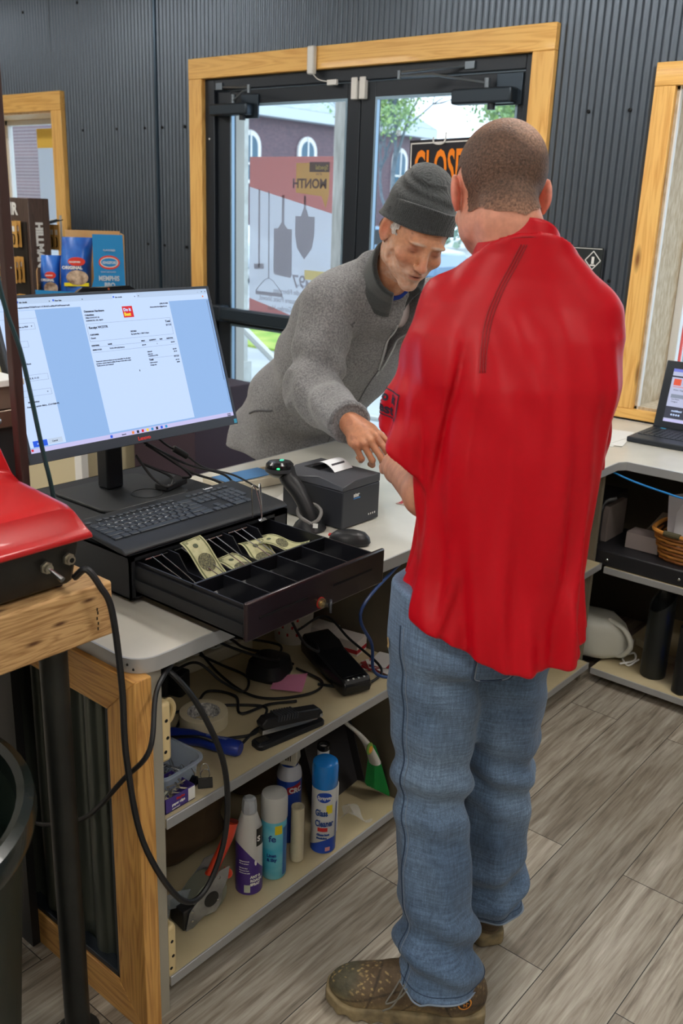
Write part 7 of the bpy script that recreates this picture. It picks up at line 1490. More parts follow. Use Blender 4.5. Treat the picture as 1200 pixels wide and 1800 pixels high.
def sleeve(x, y, z, A_, B_, r1, r2, sd):
    d_ = B_-A_; L = np.linalg.norm(d_); d_ = d_/L; px, py, pz = x-A_[0], y-A_[1], z-A_[2]; t = (px*d_[0]+py*d_[1]+pz*d_[2])/L
    n1 = np.cross(d_, (0, 0, 1)); n1 = nrm(np.cross(d_, np.cross(n1, d_))) if False else nrm(np.cross(d_, clF)); n2 = np.cross(n1, d_)
    a = px*n1[0]+py*n1[1]+pz*n1[2]; b = px*n2[0]+py*n2[1]+pz*n2[2]; rr = r1+(r2-r1)*np.clip(t, 0, 1); th = np.arctan2(b, a)
    rad = np.sqrt((a/1.0)**2+(b/1.12)**2)
    fold = sm(.1, .9, t)*(.0075*np.sin(th*5+t*4+sd)+.0036*np.sin(th*11-t*6))+.005*np.sin(t*17+th*2)*sm(.0, .3, t)*sm(1, .5, t)
    d = rad-rr+fold
    end = (t-1.0-.17*np.cos(th+.5))*L
    top = np.sqrt(a*a+b*b+np.minimum(t*L, 0)**2)-r1
    return smax(np.where(t < 0, top, d*.96), end, .004)
def cl_shirt(x, y, z):
    d = cl_torso(x, y, z)
    d = smin(d, sleeve(x, y, z, slA, slB, .062, .098, 0), .013)
    d = smin(d, sleeve(x, y, z, srA, srB, .062, .082, 2), .022)
    u = (x+.8)*clR[0]+(y-1.47)*clR[1]; v = (x+.8)*clF[0]+(y-1.47)*clF[1]
    hem = .985-.080*sm(-.15, .06, u)+.028*sm(.11, .17, u)+.02*np.sin(u*16)*(v < 0)+.015*sm(0, .1, v)
    d = smax(d, hem-z, .006)
    neckp = z-(1.688-.75*np.clip(v+.055, 0, .3)+.05*u)           # collar plane lower at the front
    return smax(d, neckp, .004)
V, Fq = sdf_mesh(cl_shirt, (-1.13, 1.22, .82), (-.5, 1.85, 1.72), .0042)
REDM = mat('red_polyester', (.50, .0015, .010), .42, 0, bump=(1400, .10, .0004), spec=.28)
sh = np_mesh('shirt', V, Fq, REDM, clerk, smooth_it=1)
RED2 = mat('red_ribbing', (.30, .001, .006), .5, 0, bump=(900, .4, .0006))
# standing collar, ribbed yoke seam
cb = MB(); 
def collar_pt(t, k):
    a = -PI*.93+1.86*PI*t; r_ = .0800-.008*k; c_ = np.array((-.841, 1.480, 1.668+.030*k)); p = c_+clR*(r_*1.04)*math.sin(a)+clF*(-r_)*math.cos(a); p[2] += -.115*(1-math.cos(a))*.5; return tuple(p)
cb.grid(lambda u, v: collar_pt(u, v*1.0), 60, 6)
colr = obj('collar', cb, REDM, sh, smooth=180); sd = colr.modifiers.new('thick', 'SOLIDIFY'); sd.thickness = .004
def world_pts(pts, m, r, nm, par, off=.001):
    q = MB(); P_ = spline(pts, 10); tmp = MB(); tmp.v = [tuple(p) for p in P_]; project_mb(tmp, cl_shirt, off); q.tube([Vector(p) for p in tmp.v], r, 6, 0); return obj(nm, q, m, par, smooth=180)
q = MB(); q.tube([Vector(collar_pt(t, -.02))*1 for t in [i/40 for i in range(41)]], .0016, 6, 0); obj('collar_seam', q, RED2, sh, smooth=180)
def UV(u, z, back=.25): p = np.array((-.83, 1.49, 0))+clR*u-clF*back; return Vector((p[0], p[1], z))
def back_line(pts, m, r, nm, off=.0005):
    q0 = MB(); q0.v = [tuple(p) for p in spline(pts, 10)]; drape_along(q0, cl_shirt, off, clF, 40); q = MB(); q.tube([Vector(p) for p in q0.v], r, 6, 0); return obj(nm, q, m, sh, smooth=180)
for k in range(3):
    dk = .0048*k
    back_line([UV(-.030+dk, 1.655), UV(-.046+dk, 1.62), UV(-.066+dk, 1.58), UV(-.082+dk, 1.54), UV(-.092+dk, 1.49), UV(-.096+dk, 1.45)], RED2, .0013, 'yoke_seam')
hemp = [UV(-.17+.34*i/12, .905-.045*(0 if i < 2 else 1)-0+.02) for i in range(13)]
# sleeve emblem: framed two-line mark wrapped on the sleeve's outer face
def emblem():
    r_ = MB(); w_, h_ = .080, .050; L_ = np.linalg.norm(slB-slA); dn = (slB-slA)/L_; n1_ = nrm(np.cross(dn, clF)); n2_ = np.cross(n1_, dn)
    I4 = Matrix.Identity(4)
    for (a, b_, c_, d_) in ((-w_/2, w_/2, -h_/2, -h_/2+.0025), (-w_/2, w_/2, h_/2-.0025, h_/2), (-w_/2, -w_/2+.0025, -h_/2, h_/2), (w_/2-.0025, w_/2, -h_/2, h_/2)):
        q = MB(); q.grid(lambda u, v: (a+(b_-a)*u, c_+(d_-c_)*v, 0), 12 if b_-a > .01 else 1, 8 if d_-c_ > .01 else 1, I4); n = len(r_.v); r_.v += q.v; r_.f += [[n+j for j in f] for f in q.f]; r_.mi += q.mi
    for s_, x_, y_ in (('Do it', -.034, .003), ('Best', -.032, -.019)):
        t = text_mb(s_, .0245, Matrix.Translation((x_, y_, 0)), ext=0, bold=.0009, squeeze=1.18); n = len(r_.v); r_.v += t.v; r_.f += [[n+j for j in f] for f in t.f]; r_.mi += t.mi
    P_ = np.array(r_.v); th_ = 3.22+P_[:, 0]/.085; ax_p = slA+dn*(L_*.66-P_[:, 1])[:, None]; rd_ = n1_*np.cos(th_)[:, None]+n2_*np.sin(th_)[:, None]; rr_ = np.full(len(P_), .12)
    for _ in range(40):
        V_ = ax_p+rd_*rr_[:, None]; rr_ = np.clip(rr_-(cl_shirt(*V_.T)-.0012)*.7, .05, .14)
    r_.v = [tuple(p) for p in ax_p+rd_*rr_[:, None]]; return r_
em_ = emblem()
obj('sleeve_emblem', em_, mat('navy_thread', srgb(34, 22, 44), .6), sh, smooth=None)

# jeans
LH, LK, LA = np.array((-.905, 1.425, .90)), np.array((-.905, 1.44, .53)), np.array((-.835, 1.425, .09))
RH, RK, RA = np.array((-.822, 1.545, .88)), np.array((-.858, 1.640, .50)), np.array((-.862, 1.68, .10))
JF = nrm((-.90, .43, 0)); JR = nrm((.43, .90, 0))
def leg(x, y, z, H_, K_, A_, seed, rs):
    t = np.interp(z, [A_[2], K_[2], H_[2]], [0, 1, 2]); P_ = np.stack([A_, K_, H_])
    cx = np.interp(t, [0, 1, 2], P_[:, 0]); cy = np.interp(t, [0, 1, 2], P_[:, 1]); r = np.interp(t, [0, .12, .5, 1, 1.5, 2.2], rs)
    dx, dy = x-cx, y-cy; u = dx*JR[0]+dy*JR[1]; v = dx*JF[0]+dy*JF[1]; th = np.arctan2(v, u)
    rad = np.sqrt(u*u+v*v)
    fo = .009*np.sin(z*62+2.2*np.sin(th+seed)+seed)*np.exp(-((z-K_[2]-.03)/.10)**2)
    fo += .014*np.sin(z*58+2.6*np.sin(th*1+seed*2)+seed*3)*np.exp(-((z-A_[2]-.10)/.085)**2)
    fo += .003*np.sin(th*6+z*7+seed)+.0025*vnoise(x, y, z, 26, seed)
    fo += .005*np.sin(z*40+3*np.sin(th+1))*np.exp(-((z-H_[2]+.10)/.06)**2)
    return (rad-r+fo)*.85
def cl_jeans(x, y, z):
    d = leg(x, y, z, LH, LK, LA, .7, (.094, .088, .078, .080, .090, .100))
    d2 = leg(x, y, z, RH, RK, RA, 2.1, (.074, .074, .076, .080, .090, .100))
    d = smin(d, d2, .018)
    cx, cy = -.855, 1.485
    dx, dy = x-cx, y-cy; u = dx*JR[0]+dy*JR[1]; v = dx*JF[0]+dy*JF[1]
    pel = (np.sqrt((u/.165)**2+((v+.015)/.135)**2)-1)*.13; pel = smax(pel, .86-z, .05)
    d = smin(d, pel, .03)
    hz = np.where((x-LA[0])**2+(y-LA[1])**2 < (x-RA[0])**2+(y-RA[1])**2, .098, .108)
    hz = hz+.0*u
    return smax(smax(d, hz-z+.10*0, .004), z-1.02, .01)
V, Fq = sdf_mesh(cl_jeans, (-1.12, 1.2, .06), (-.58, 1.86, 1.04), .0042)
th = np.arctan2(V[:, 1]-1.5, V[:, 0]+.85)
fade = np.clip(.45+.45*vnoise(V[:, 0], V[:, 1], V[:, 2], 9, 3)+.25*vnoise(V[:, 0], V[:, 1], V[:, 2]*.6, 34, 1), 0, 1)
c = np.tile(np.array(srgb(62, 86, 116)), (len(V), 1)); c = mixc(c, fade*.75, srgb(122, 146, 174))
isR = ((V[:, 0]-LA[0])**2+(V[:, 1]-LA[1])**2 > (V[:, 0]-RA[0])**2+(V[:, 1]-RA[1])**2) & (V[:, 2] < .8)
DEN = attr_mat('denim', .85, (900, .6, .0008), 0, (420, .22), sheen=.1)
nt = DEN.node_tree; 
# crosshatch weave of the washed denim
tc = _n(nt, 'ShaderNodeTexCoord'); b = nt.nodes['Principled BSDF']; prev = b.inputs['Base Color'].links[0].from_socket
for sc_ in ((700, 700, 60), (60, 60, 700)):
    mp = _n(nt, 'ShaderNodeMapping'); mp.inputs['Scale'].default_value = tuple(v*.35 for v in sc_); no = _n(nt, 'ShaderNodeTexNoise'); no.inputs['Scale'].default_value = 1; no.inputs['Detail'].default_value = 2
    nt.links.new(tc.outputs['Object'], mp.inputs[0]); nt.links.new(mp.outputs[0], no.inputs['Vector']); mr = _n(nt, 'ShaderNodeMapRange'); mr.inputs['From Min'].default_value = .3; mr.inputs['From Max'].default_value = .7; mr.inputs['To Min'].default_value = .78; mr.inputs['To Max'].default_value = 1.2
    nt.links.new(no.outputs['Fac'], mr.inputs[0]); hs = _n(nt, 'ShaderNodeHueSaturation'); nt.links.new(prev, hs.inputs['Color']); nt.links.new(mr.outputs[0], hs.inputs['Value']); prev = hs.outputs[0]
nt.links.new(prev, b.inputs['Base Color'])
je = np_mesh('jeans', V, Fq, DEN, clerk, c, smooth_it=1)
STI = mat('denim_stitch', srgb(126, 140, 158), .8); DND = mat('denim_dark', srgb(56, 74, 98), .85)
def jline(pts, m, r, nm, off=.0008, sm_=10):
    P_ = spline(pts, sm_); tmp = MB(); tmp.v = [tuple(p) for p in P_]; project_mb(tmp, cl_jeans, off); q = MB(); q.tube([Vector(p) for p in tmp.v], r, 6, 0); return obj(nm, q, m, je, smooth=180)
def legpt(H_, K_, A_, z, a, r=.09):
    t = np.interp(z, [A_[2], K_[2], H_[2]], [0, 1, 2]); c_ = [np.interp(t, [0, 1, 2], [A_[i], K_[i], H_[i]]) for i in (0, 1)]; return Vector((c_[0]+(JR[0]*math.cos(a)+JF[0]*math.sin(a))*r, c_[1]+(JR[1]*math.cos(a)+JF[1]*math.sin(a))*r, z))
jline([legpt(LH, LK, LA, z, PI+.38-.25*(z < .4)) for z in (.95, .85, .75, .65, .55, .45, .35, .25, .17, .10)], STI, .0009, 'side_seam'); jline([legpt(LH, LK, LA, z, PI+.26-.25*(z < .4)) for z in (.95, .85, .75, .65, .55, .45, .35, .25, .17, .10)], DND, .0016, 'side_seam')
for H_, K_, A_, zz, r_ in ((LH, LK, LA, .104, .092), (RH, RK, RA, .114, .075)):
    for dz, m_, rr_ in ((.0, STI, .0022), (.016, DND, .0010)):
        jline([legpt(H_, K_, A_, zz+dz, 2*PI*i/16, r_) for i in range(17)], m_, rr_, 'hem')
# back pocket outline and flap
def pk(u, z): p = np.array((-.855, 1.485, 0))+JR*u-JF*.2; return Vector((p[0], p[1], z))
pko = [(-.115, .94), (-.118, .865), (-.085, .835), (-.035, .842), (-.012, .88), (-.008, .94)]
for inset in (0, .006): jline([pk(u+(inset if u < -.06 else -inset), z+(inset if z < .87 else 0)) for u, z in pko], STI if inset else DND, .0014 if inset else .0022, 'back_pocket', .0012, 6)
q = MB(); q.tube([(-.965, 1.345, .905), (-.962, 1.347, .893), (-.966, 1.346, .884)], .003, 8, 4); obj('hanging_tag', project_mb(q, cl_jeans, .004, 2, .6), mat('tan_fob', srgb(190, 160, 110), .5), je)

# hiking shoes
SHO = attr_mat('muddy_hiking_leather', .7, (160, .8, .002), 0, (60, .25)); SOLE = mat('tan_sole', srgb(146, 130, 98), .75, bump=(120, .5, .002), var=(26, srgb(104, 92, 70)))
def shoe(heel, toe, nm_label):
    heel, toe = np.array(heel, float), np.array(toe, float); yv = nrm(toe-heel); Lg = np.linalg.norm(toe-heel); M_ = frame_np(heel, yv, (0, 0, 1)); k = Lg/.32
    def W_(y): return np.interp(y, [0, .03, .10, .18, .25, .29, .32], [.026, .037, .036, .046, .050, .040, .012])
    def up(x, y, z):
        lx, ly, lz = [v/k for v in tolocal(x, y, z, M_)]
        d = smin(ell(lx, ly, lz, (0, .235, .042), (.047, .078, .044)), ell(lx, ly, lz, (0, .06, .062), (.040, .060, .062)), .03)
        d = smin(d, ell(lx, ly, lz, (0, .15, .058), (.042, .085, .050)), .03); d = smin(d, cone(lx, ly, lz, (0, .072, .07), (0, .07, .125), .042, .045), .03)
        d = smin(d, ell(lx, ly, lz, (0, .165, .092), (.022, .055, .016)), .012)
        return smax(d, .016-lz, .004)*k
    def so(x, y, z):
        lx, ly, lz = [v/k for v in tolocal(x, y, z, M_)]
        w_ = W_(np.clip(ly, 0, .32)); e = np.sqrt(np.maximum(np.abs(lx)-w_*.85, 0)**2+np.maximum(np.maximum(-ly+.012, ly-.308), 0)**2)-.010
        rocker = .012*sm(.25, .33, ly)+.004*np.sin(ly*190)*(lz < .012)
        zz = np.maximum(.002+rocker-lz, lz-(.030+.010*sm(.05, .0, ly)+.012*sm(.26, .31, ly)+.004*np.sin(ly*38)))
        return smax(e, zz, .005)*k
    pad = .06; lo = np.minimum(heel, toe)-pad; hi = np.maximum(heel, toe)+pad; lo[2] = -.01; hi[2] = .15
    V, Fq = sdf_mesh(up, lo, hi, .0028); lx, ly, lz = [v/k for v in tolocal(V[:, 0], V[:, 1], V[:, 2], M_)]
    c = np.tile(np.array(srgb(92, 76, 56)), (len(V), 1)); c = mixc(c, sm(.25, .28, ly+.3*(lz-.04))*.9, srgb(80, 78, 62)); c = mixc(c, sm(.40, .6, vnoise(lx, ly, lz, 420, 2))*sm(-.2, .3, vnoise(lx, ly, lz, 60, 7))*.75, srgb(176, 150, 100)); c = mixc(c, sm(.055, .035, lz)*.45, srgb(150, 130, 92)); c = mixc(c, sm(.10, .09, ly)*sm(.03, .06, lz)*.5, srgb(70, 56, 44))
    for f_ in (np.abs(ly-.228+.35*(lz-.05)), np.abs(lz-.060-.10*np.sin((ly-.02)*16)*.25), np.abs(ly-.075-.4*(lz-.05)), np.abs(ly-.16+.8*(lz-.05)+.3*np.abs(lx))): c = mixc(c, sm(.0035, .0012, f_)*.7, srgb(48, 40, 32))
    s_ = np_mesh('shoe', V, Fq, SHO, clerk, c, label=nm_label)
    V, Fq = sdf_mesh(so, lo, hi, .0028); np_mesh('sole', V, Fq, SOLE, s_)
    Mm = Matrix.Identity(4); 
    for i in range(3):
        for j in range(3): Mm[i][j] = M_[1][i, j]
        Mm[i][3] = M_[0][i]
    la = MB(Mm @ Matrix.Scale(k, 4)); 
    for i in range(5):
        y = .150+i*.018; z = .108-i*.010; la.tube([(-.026, y, z-.014), (0, y+.004, z+.006), (.026, y, z-.014)], .0022, 6, 4)
    la.tube([(0, .155, .112), (-.03, .145, .115), (-.055, .165, .085), (-.055, .195, .060), (-.04, .18, .085), (0, .155, .112)], .0018, 6, 5); la.tube([(0, .155, .112), (-.035, .16, .10), (-.060, .18, .065), (-.058, .20, .045)], .0018, 6, 5); la.tube([(0, .13, .118), (.03, .15, .105), (.04, .18, .08), (.02, .15, .11)], .0018, 6, 5)
    tmp = la; obj('laces', la, mat('grey_laces', srgb(120, 118, 110), .8), s_, smooth=180)
    return s_, M_, k, up, Mm
s1, M1_, k1, up1, Mm1 = shoe((-.742, 1.478, 0), (-1.045, 1.284, 0), 'left muddy brown hiking shoe in full view')
s2, M2_, k2, up2, Mm2 = shoe((-.840, 1.665, 0), (-1.09, 1.86, 0), 'right hiking shoe, only its heel in view')
q = MB(Mm1 @ Matrix.Scale(k1, 4) @ RT((-.08, .045, .074), ry=-PI/2) @ Matrix.Rotation(0, 4, 'Z')); q.lathe([(.0135, 0), (.0135, .001), (.0105, .001), (.0105, 0)], 28, cap=False)
for a, b_ in (((-.006, -.005), (.004, .008)), ((-.001, -.008), (.007, .004)), ((-.007, .001), (.006, .002)), ((-.008, -.003), (.002, -.004))):
    dx, dy = b_[0]-a[0], b_[1]-a[1]; L_ = math.hypot(dx, dy); q.box(0, L_, -.0009, .0009, 0, .001, Matrix.Translation((a[0], a[1], 0)) @ Matrix.Rotation(math.atan2(dy, dx), 4, 'Z'))
bdg = MB(Mm1 @ Matrix.Scale(k1, 4) @ RT((-.08, .045, .074), ry=-PI/2)); bdg.prism(disc(0, 0, .0145, .0145, 24), -.0002, .0004)
for o_, m_, nm_, of in ((bdg, BLK, 'round_badge', .0008), (q, mat('badge_gold', srgb(214, 140, 50), .4), 'badge_mark', .0016)):
    drape_along(o_, up1, of, Vector(Mm1.to_3x3() @ Vector((1, 0, 0))), 20); obj(nm_, o_, m_, s1, smooth=None)

# ------------------------------------------------------------------ the customer (old man leaning over the counter)
omF = nrm((.83, -.56, 0)); omR = nrm((-.56, -.83, 0))               # his facing and his right
def om_head_frame():
    f = nrm((.822*.885, -.569*.885, -.465)); u0 = basis(f, (0, 0, 1))[:, 2]; u = nrm(u0*math.cos(.20)+nrm((.569, .822, 0))*math.sin(.20)); return (np.array((-1.642, 2.290, 1.628)), basis(f, u))
OH = om_head_frame(); OS = 1.12
oSR, oER, oWR = (-1.915, 2.245, 1.415), (-1.885, 2.135, 1.160), (-1.612, 1.992, 1.128)
oSL, oEL, oWL = (-1.72, 2.55, 1.41), (-1.58, 2.58, 1.16), (-1.42, 2.32, 1.10)
OHR = frame_np(oWR, (.86, -.22, -.42), (.45, -.62, .64)); OHL = frame_np(oWL, (.45, -.85, .0), (.2, .1, 1))
PB = np.array((-2.37, 2.60, .93)); PT = np.array((-1.80, 2.37, 1.50)); oU = nrm(PT-PB); oB = basis(np.cross(oU, omR)*-1 if np.dot(np.cross(oU, omR), omF) < 0 else np.cross(oU, omR), oU); OTL = np.linalg.norm(PT-PB)
def om_body(x, y, z):
    hd = near(x, y, z, OH[0], .24, lambda a, b, c: head_sdf(*[v/OS for v in tolocal(a, b, c, OH)], old=True)*OS)
    d = smin(hd, cone(x, y, z, OH[0]+OH[1] @ np.array((0, -.040, -.06)), (-1.765, 2.345, 1.50), .056, .062), .022)
    d = smin(d, cone(x, y, z, OH[0]+OH[1] @ np.array((0, .02, -.095)), (-1.73, 2.325, 1.49), .020, .028), .02)
    d = smin(d, cone(x, y, z, (-1.90, 2.30, 1.39), (-1.80, 2.48, 1.39), .045, .045), .04)
    d = smin(d, cone(x, y, z, (-1.93, 2.42, 1.34), (-2.28, 2.56, 1.0), .085, .10), .03)
    for S0_, E0_, W0_ in ((oSR, oER, oWR), (oSL, oEL, oWL)):
        d = smin(d, cone(x, y, z, S0_, E0_, .048, .040), .03); d = smin(d, cone(x, y, z, E0_, W0_, .040, .028), .02)
    d = smin(d, near(x, y, z, OHR[0], .27, lambda a, b, c: hand_sdf(*[v/1.08 for v in tolocal(a, b, c, OHR)], s=-1, curl=(.35, .55, .72, .85), bend=.6, thumb=(.35, .25))*1.08), .010)
    d = smin(d, near(x, y, z, OHL[0], .26, lambda a, b, c: hand_sdf(*tolocal(a, b, c, OHL), s=1, curl=(.4, .45, .5, .55), thumb=(.2, .4))), .012)
    return d
V, Fq = sdf_mesh(om_body, (-2.5, 1.78, .8), (-1.15, 2.8, 1.84), .0027)
lx, ly, lz = [v/OS for v in tolocal(V[:, 0], V[:, 1], V[:, 2], OH)]
hm = sm(.26, .20, np.sqrt(lx**2+ly**2+lz**2))
col = np.tile(np.array(srgb(208, 152, 118)), (len(V), 1))
col = mixc(col, .35*(vnoise(lx, ly, lz, 60, 1)*.5+.5), srgb(190, 124, 92))
ax_ = np.abs(lx)
col = mixc(col, blobm(ax_, ly, lz, (.042, .078, -.022), (.024, .022, .020))*.45*hm, srgb(206, 118, 92))
col = mixc(col, blobm(lx, ly, lz, (0, .118, -.02), (.016, .018, .024))*.5*hm, srgb(214, 128, 104))
col = mixc(col, blobm(ax_, ly, lz, (.031, .092, .010), (.019, .014, .012))*.65*hm, srgb(158, 92, 76))
col = mixc(col, blobm(ax_, ly, lz, (.031, .0955, .0052), (.013, .005, .0020))*1.0*hm, srgb(60, 34, 30))
col = mixc(col, blobm(ax_, ly, lz, (.028, .098, .031), (.020, .010, .0040))*.7*hm, srgb(206, 196, 186))
col = mixc(col, blobm(lx, ly, lz, (0, .102, -.0565), (.021, .012, .0080))*.8*hm, srgb(176, 96, 84))
col = mixc(col, blobm(lx, ly, lz, (0, .104, -.0565), (.018, .012, .0022))*.9*hm, srgb(84, 36, 32))
beard = (sm(-.022, -.045, lz)+sm(.055, .03, ly)*sm(.02, -.02, lz))*sm(-.03, .02, ly)*hm
beard = np.clip(beard, 0, 1)*(1-blobm(lx, ly, lz, (0, .104, -.0565), (.021, .012, .0075)))*(lz > -.125)
col = mixc(col, beard*(.24+.16*vnoise(lx, ly, lz, 260, 5)), srgb(222, 212, 202))
col = mixc(col, blobm(ax_, ly, lz, (.083, -.004, .004), (.014, .020, .034))*.6*hm, srgb(216, 116, 88))
for c_, r_ in (((-.052, .062, .058), .004), ((.035, .074, .068), .003), ((-.02, .085, .060), .0025), ((.045, .07, .045), .003)):
    col = mixc(col, blobm(lx, ly, lz, c_, (r_, r_*2, r_))*.7*hm, srgb(120, 76, 56))
hh = 1-hm; col = mixc(col, hh*.55, srgb(196, 128, 92)); col = mixc(col, hh*.35*(vnoise(V[:, 0], V[:, 1], V[:, 2], 110, 2) > .2), srgb(158, 92, 66))
om = np_mesh('person', V, Fq, SKIN, None, col, smooth_it=1)
obase = Vector((-2.40, 2.62, 0)); om.data.transform(Matrix.Translation(-obase)); om.location = obase
tag(om, 'elderly person in grey fleece and dark knit hat leaning over the counter, looking down', 'person')
# white side hair
def ohair(x, y, z): return head_sdf(*[v/OS for v in tolocal(x, y, z, OH)], old=True)*OS-.003+.0015*vnoise(x, y, z, 260)
V, Fq = sdf_mesh(ohair, OH[0]-.17, OH[0]+.17, .0027); lx, ly, lz = [v/OS for v in tolocal(V[:, 0], V[:, 1], V[:, 2], OH)]
keep = ((np.abs(lx) > .052) & (ly < .042+.006*vnoise(lx, ly, lz, 160)) & (lz > np.where(ly > -.002, .012+.008*vnoise(lx, ly, lz, 200), -.035)) & ~((np.abs(lx) > .076) & (ly < .012) & (ly > -.024)) | ((ly < -.06) & (lz > -.04))) & (lz < .030+.30*(ly+.02)) & (ly < .05)
np_mesh('hair', V, Fq, mat('white_hair', srgb(214, 208, 204), .7, bump=(400, 1, .002), var=(300, srgb(170, 160, 152)), stretch=(1, 1, .3)), om, keep=keep)
# knit hat
def hat_dome(x, y, z):
    lx, ly, lz = [v/OS for v in tolocal(x, y, z, OH)]
    d = ell(lx, ly, lz, (0, -.022, .070), (.088, .106, .098)); d = smin(d, ell(lx, ly, lz, (.004, -.035, .128), (.060, .066, .048)), .03)
    d += .006*np.exp(-((lz-.118-.012*np.sin(lx*26+1))/.009)**2)*sm(.02, .09, np.sqrt(lx**2+ly**2))+.004*np.exp(-((lz-.150+.1*lx)/.008)**2)
    d += .0010*np.sin(np.arctan2(ly+.02, lx)*110)
    return smax(d, .035+.25*(ly+.02)-lz, .004)*OS
def hat_cuff(x, y, z):
    lx, ly, lz = [v/OS for v in tolocal(x, y, z, OH)]
    zz = lz-.30*(ly+.02); t = np.clip((zz-.028)/.06, 0, 1); k = 1.055-.10*t+.03*sm(.25, 0, t)
    r = np.sqrt((lx/(.0900*k))**2+((ly+.020)/(.1085*k))**2); d = (r-1)*.095+.0011*np.sin(np.arctan2(ly+.02, lx)*120)
    d = np.abs(d+.0045)-.0045
    return smax(d, np.abs(zz-.058)-.031-.002*np.sin(lx*40), .005)*OS*.9
KN = mat('charcoal_knit', srgb(72, 76, 78), .95, 0, bump=(500, .8, .0012), var=(520, srgb(38, 42, 44), 2), sheen=.3)
V, Fq = sdf_mesh(hat_dome, OH[0]-.22, OH[0]+.24, .0028); hat = np_mesh('hat', V, Fq, KN, om)
V, Fq = sdf_mesh(hat_cuff, OH[0]-.22, OH[0]+.24, .0026); np_mesh('hat_cuff', V, Fq, KN, hat)
# fleece jacket
TJ = np.array([(-.10, 0, .0, .215, .165), (.0, 0, .0, .215, .17), (.15, 0, .01, .205, .165), (.30, 0, .015, .205, .155), (.45, 0, .01, .215, .145), (.55, 0, .0, .215, .125), (.63, 0, -.01, .17, .105), (.70, 0, 0, .11, .09), (.78, 0, .01, .085, .085)])
TJ[:, 0] *= OTL/.70
def om_tl(x, y, z): return tolocal(x, y, z, (PB, oB))
def arm_sl(x, y, z, A_, E_, W_, rs, seed):
    A_, E_, W_ = map(np.array, (A_, E_, W_)); o = None
    for P_, Q_, r1, r2, ph in ((A_, E_, rs[0], rs[1], 0), (E_, W_, rs[1], rs[2], 1)):
        d_ = Q_-P_; L = np.linalg.norm(d_); dn = d_/L; px, py, pz = x-P_[0], y-P_[1], z-P_[2]; t = (px*dn[0]+py*dn[1]+pz*dn[2])/L; tc_ = np.clip(t, 0, 1)
        qx, qy, qz = px-d_[0]*tc_, py-d_[1]*tc_, pz-d_[2]*tc_; rad = np.sqrt(qx*qx+qy*qy+qz*qz)
        n1 = nrm(np.cross(dn, (0, 0, 1))); n2 = np.cross(n1, dn); th_ = np.arctan2(qx*n2[0]+qy*n2[1]+qz*n2[2], qx*n1[0]+qy*n1[1]+qz*n1[2])
        amp = (.012*sm(.30, .9, t) if ph == 0 else .014*sm(1.05, .1, t))
        e = rad-(r1+(r2-r1)*tc_)+amp*np.sin(t*(14 if ph else 17)+2.4*np.sin(th_+seed)+seed)*(.7+.3*np.sin(th_*2+seed))+.004*np.sin(th_*4+t*5+seed)
        if ph: e = smax(e, (t-1.0)*L, .006)
        o = e if o is None else smin(o, e, .03)
    return o
def om_jacket(x, y, z):
    lx, ly, lz = om_tl(x, y, z); d = slab(lx, ly, lz, TJ, 2.3)
    d += .009*np.sin(lz*19+6*lx+2*np.sin(lx*11))*sm(.62, .2, lz)+.006*vnoise(x, y, z, 18, 4)
    d = smax(d, lz-nc[2]-.004, .008); d = smin(d, cone(x, y, z, oSR, oSL, .086, .086), .04)
    d = smin(d, cone(x, y, z, PB+(0, 0, -.01), PB+(.02, -.03, -.10), .17, .18), .05)
    nx, ny, nz_ = NB; hole = cone(x, y, z, NB-oU*.03, NB+oU*.2, .058, .085)
    d = smax(d, -hole, .006)
    v = smax(np.abs(lx-nc[0]+.085)-.026*sm(.56, .80, lz), .02-ly, .004); v = smax(v, .56-lz, .004)
    d = smax(d, -v, .004)
    d = smin(d, arm_sl(x, y, z, oSR, oER, oWR, (.088, .080, .062), .4), .025)
    d = smin(d, arm_sl(x, y, z, oSL, oEL, oWL, (.086, .076, .060), 1.9), .025)
    d = smax(d, .79-z, .01)
    wt = np.maximum(z-(CT+.003), -(x+2.156)); d = np.maximum(d, -wt)
    return d*.93
NB = np.array((-1.765, 2.345, 1.50)); nc = np.array(om_tl(*NB)).ravel()
V, Fq = sdf_mesh(om_jacket, (-2.62, 1.85, .77), (-1.3, 2.92, 1.66), .0042)
FLE = mat('heather_fleece', srgb(146, 146, 148), .95, 0, bump=(260, 1, .003), var=(170, srgb(108, 108, 112), 6), sheen=.3)
jk = np_mesh('jacket', V, Fq, FLE, om, smooth_it=1)
BFL = mat('black_fleece', srgb(40, 44, 46), .95, 0, bump=(380, .9, .0018), var=(420, srgb(62, 68, 70), 3), sheen=.4)
# collar: tall open band around the neck, folded out at the front
LO = lambda a, b, c: tuple(PB+oB @ np.array((a, b, c)))
def ocollar(x, y, z):
    lx, ly, lz = om_tl(x, y, z); a, b, h = lx-nc[0], ly-nc[1], lz-nc[2]; r = np.sqrt(a*a+b*b); an = np.abs(np.arctan2(a, b)); fr = sm(1.7, .5, an)
    an = np.abs(np.arctan2(a+.035, b)); fr = sm(1.9, .6, an); R_ = .076+.22*np.clip(h, -.05, .1)*fr+.010*fr+.15*np.clip(-h, 0, .1)
    d = smax(np.abs(r-R_)-.009, np.abs(h-(.026-.040*fr))-(.060-.004*fr), .006)
    return smax(d, (.34+3.0*np.clip(h+.03, -.05, .1)-an)*.07, .004)*.9
V, Fq = sdf_mesh(ocollar, NB-.16, NB+.18, .0032); ck = np_mesh('collar', V, Fq, BFL, jk, smooth_it=1)
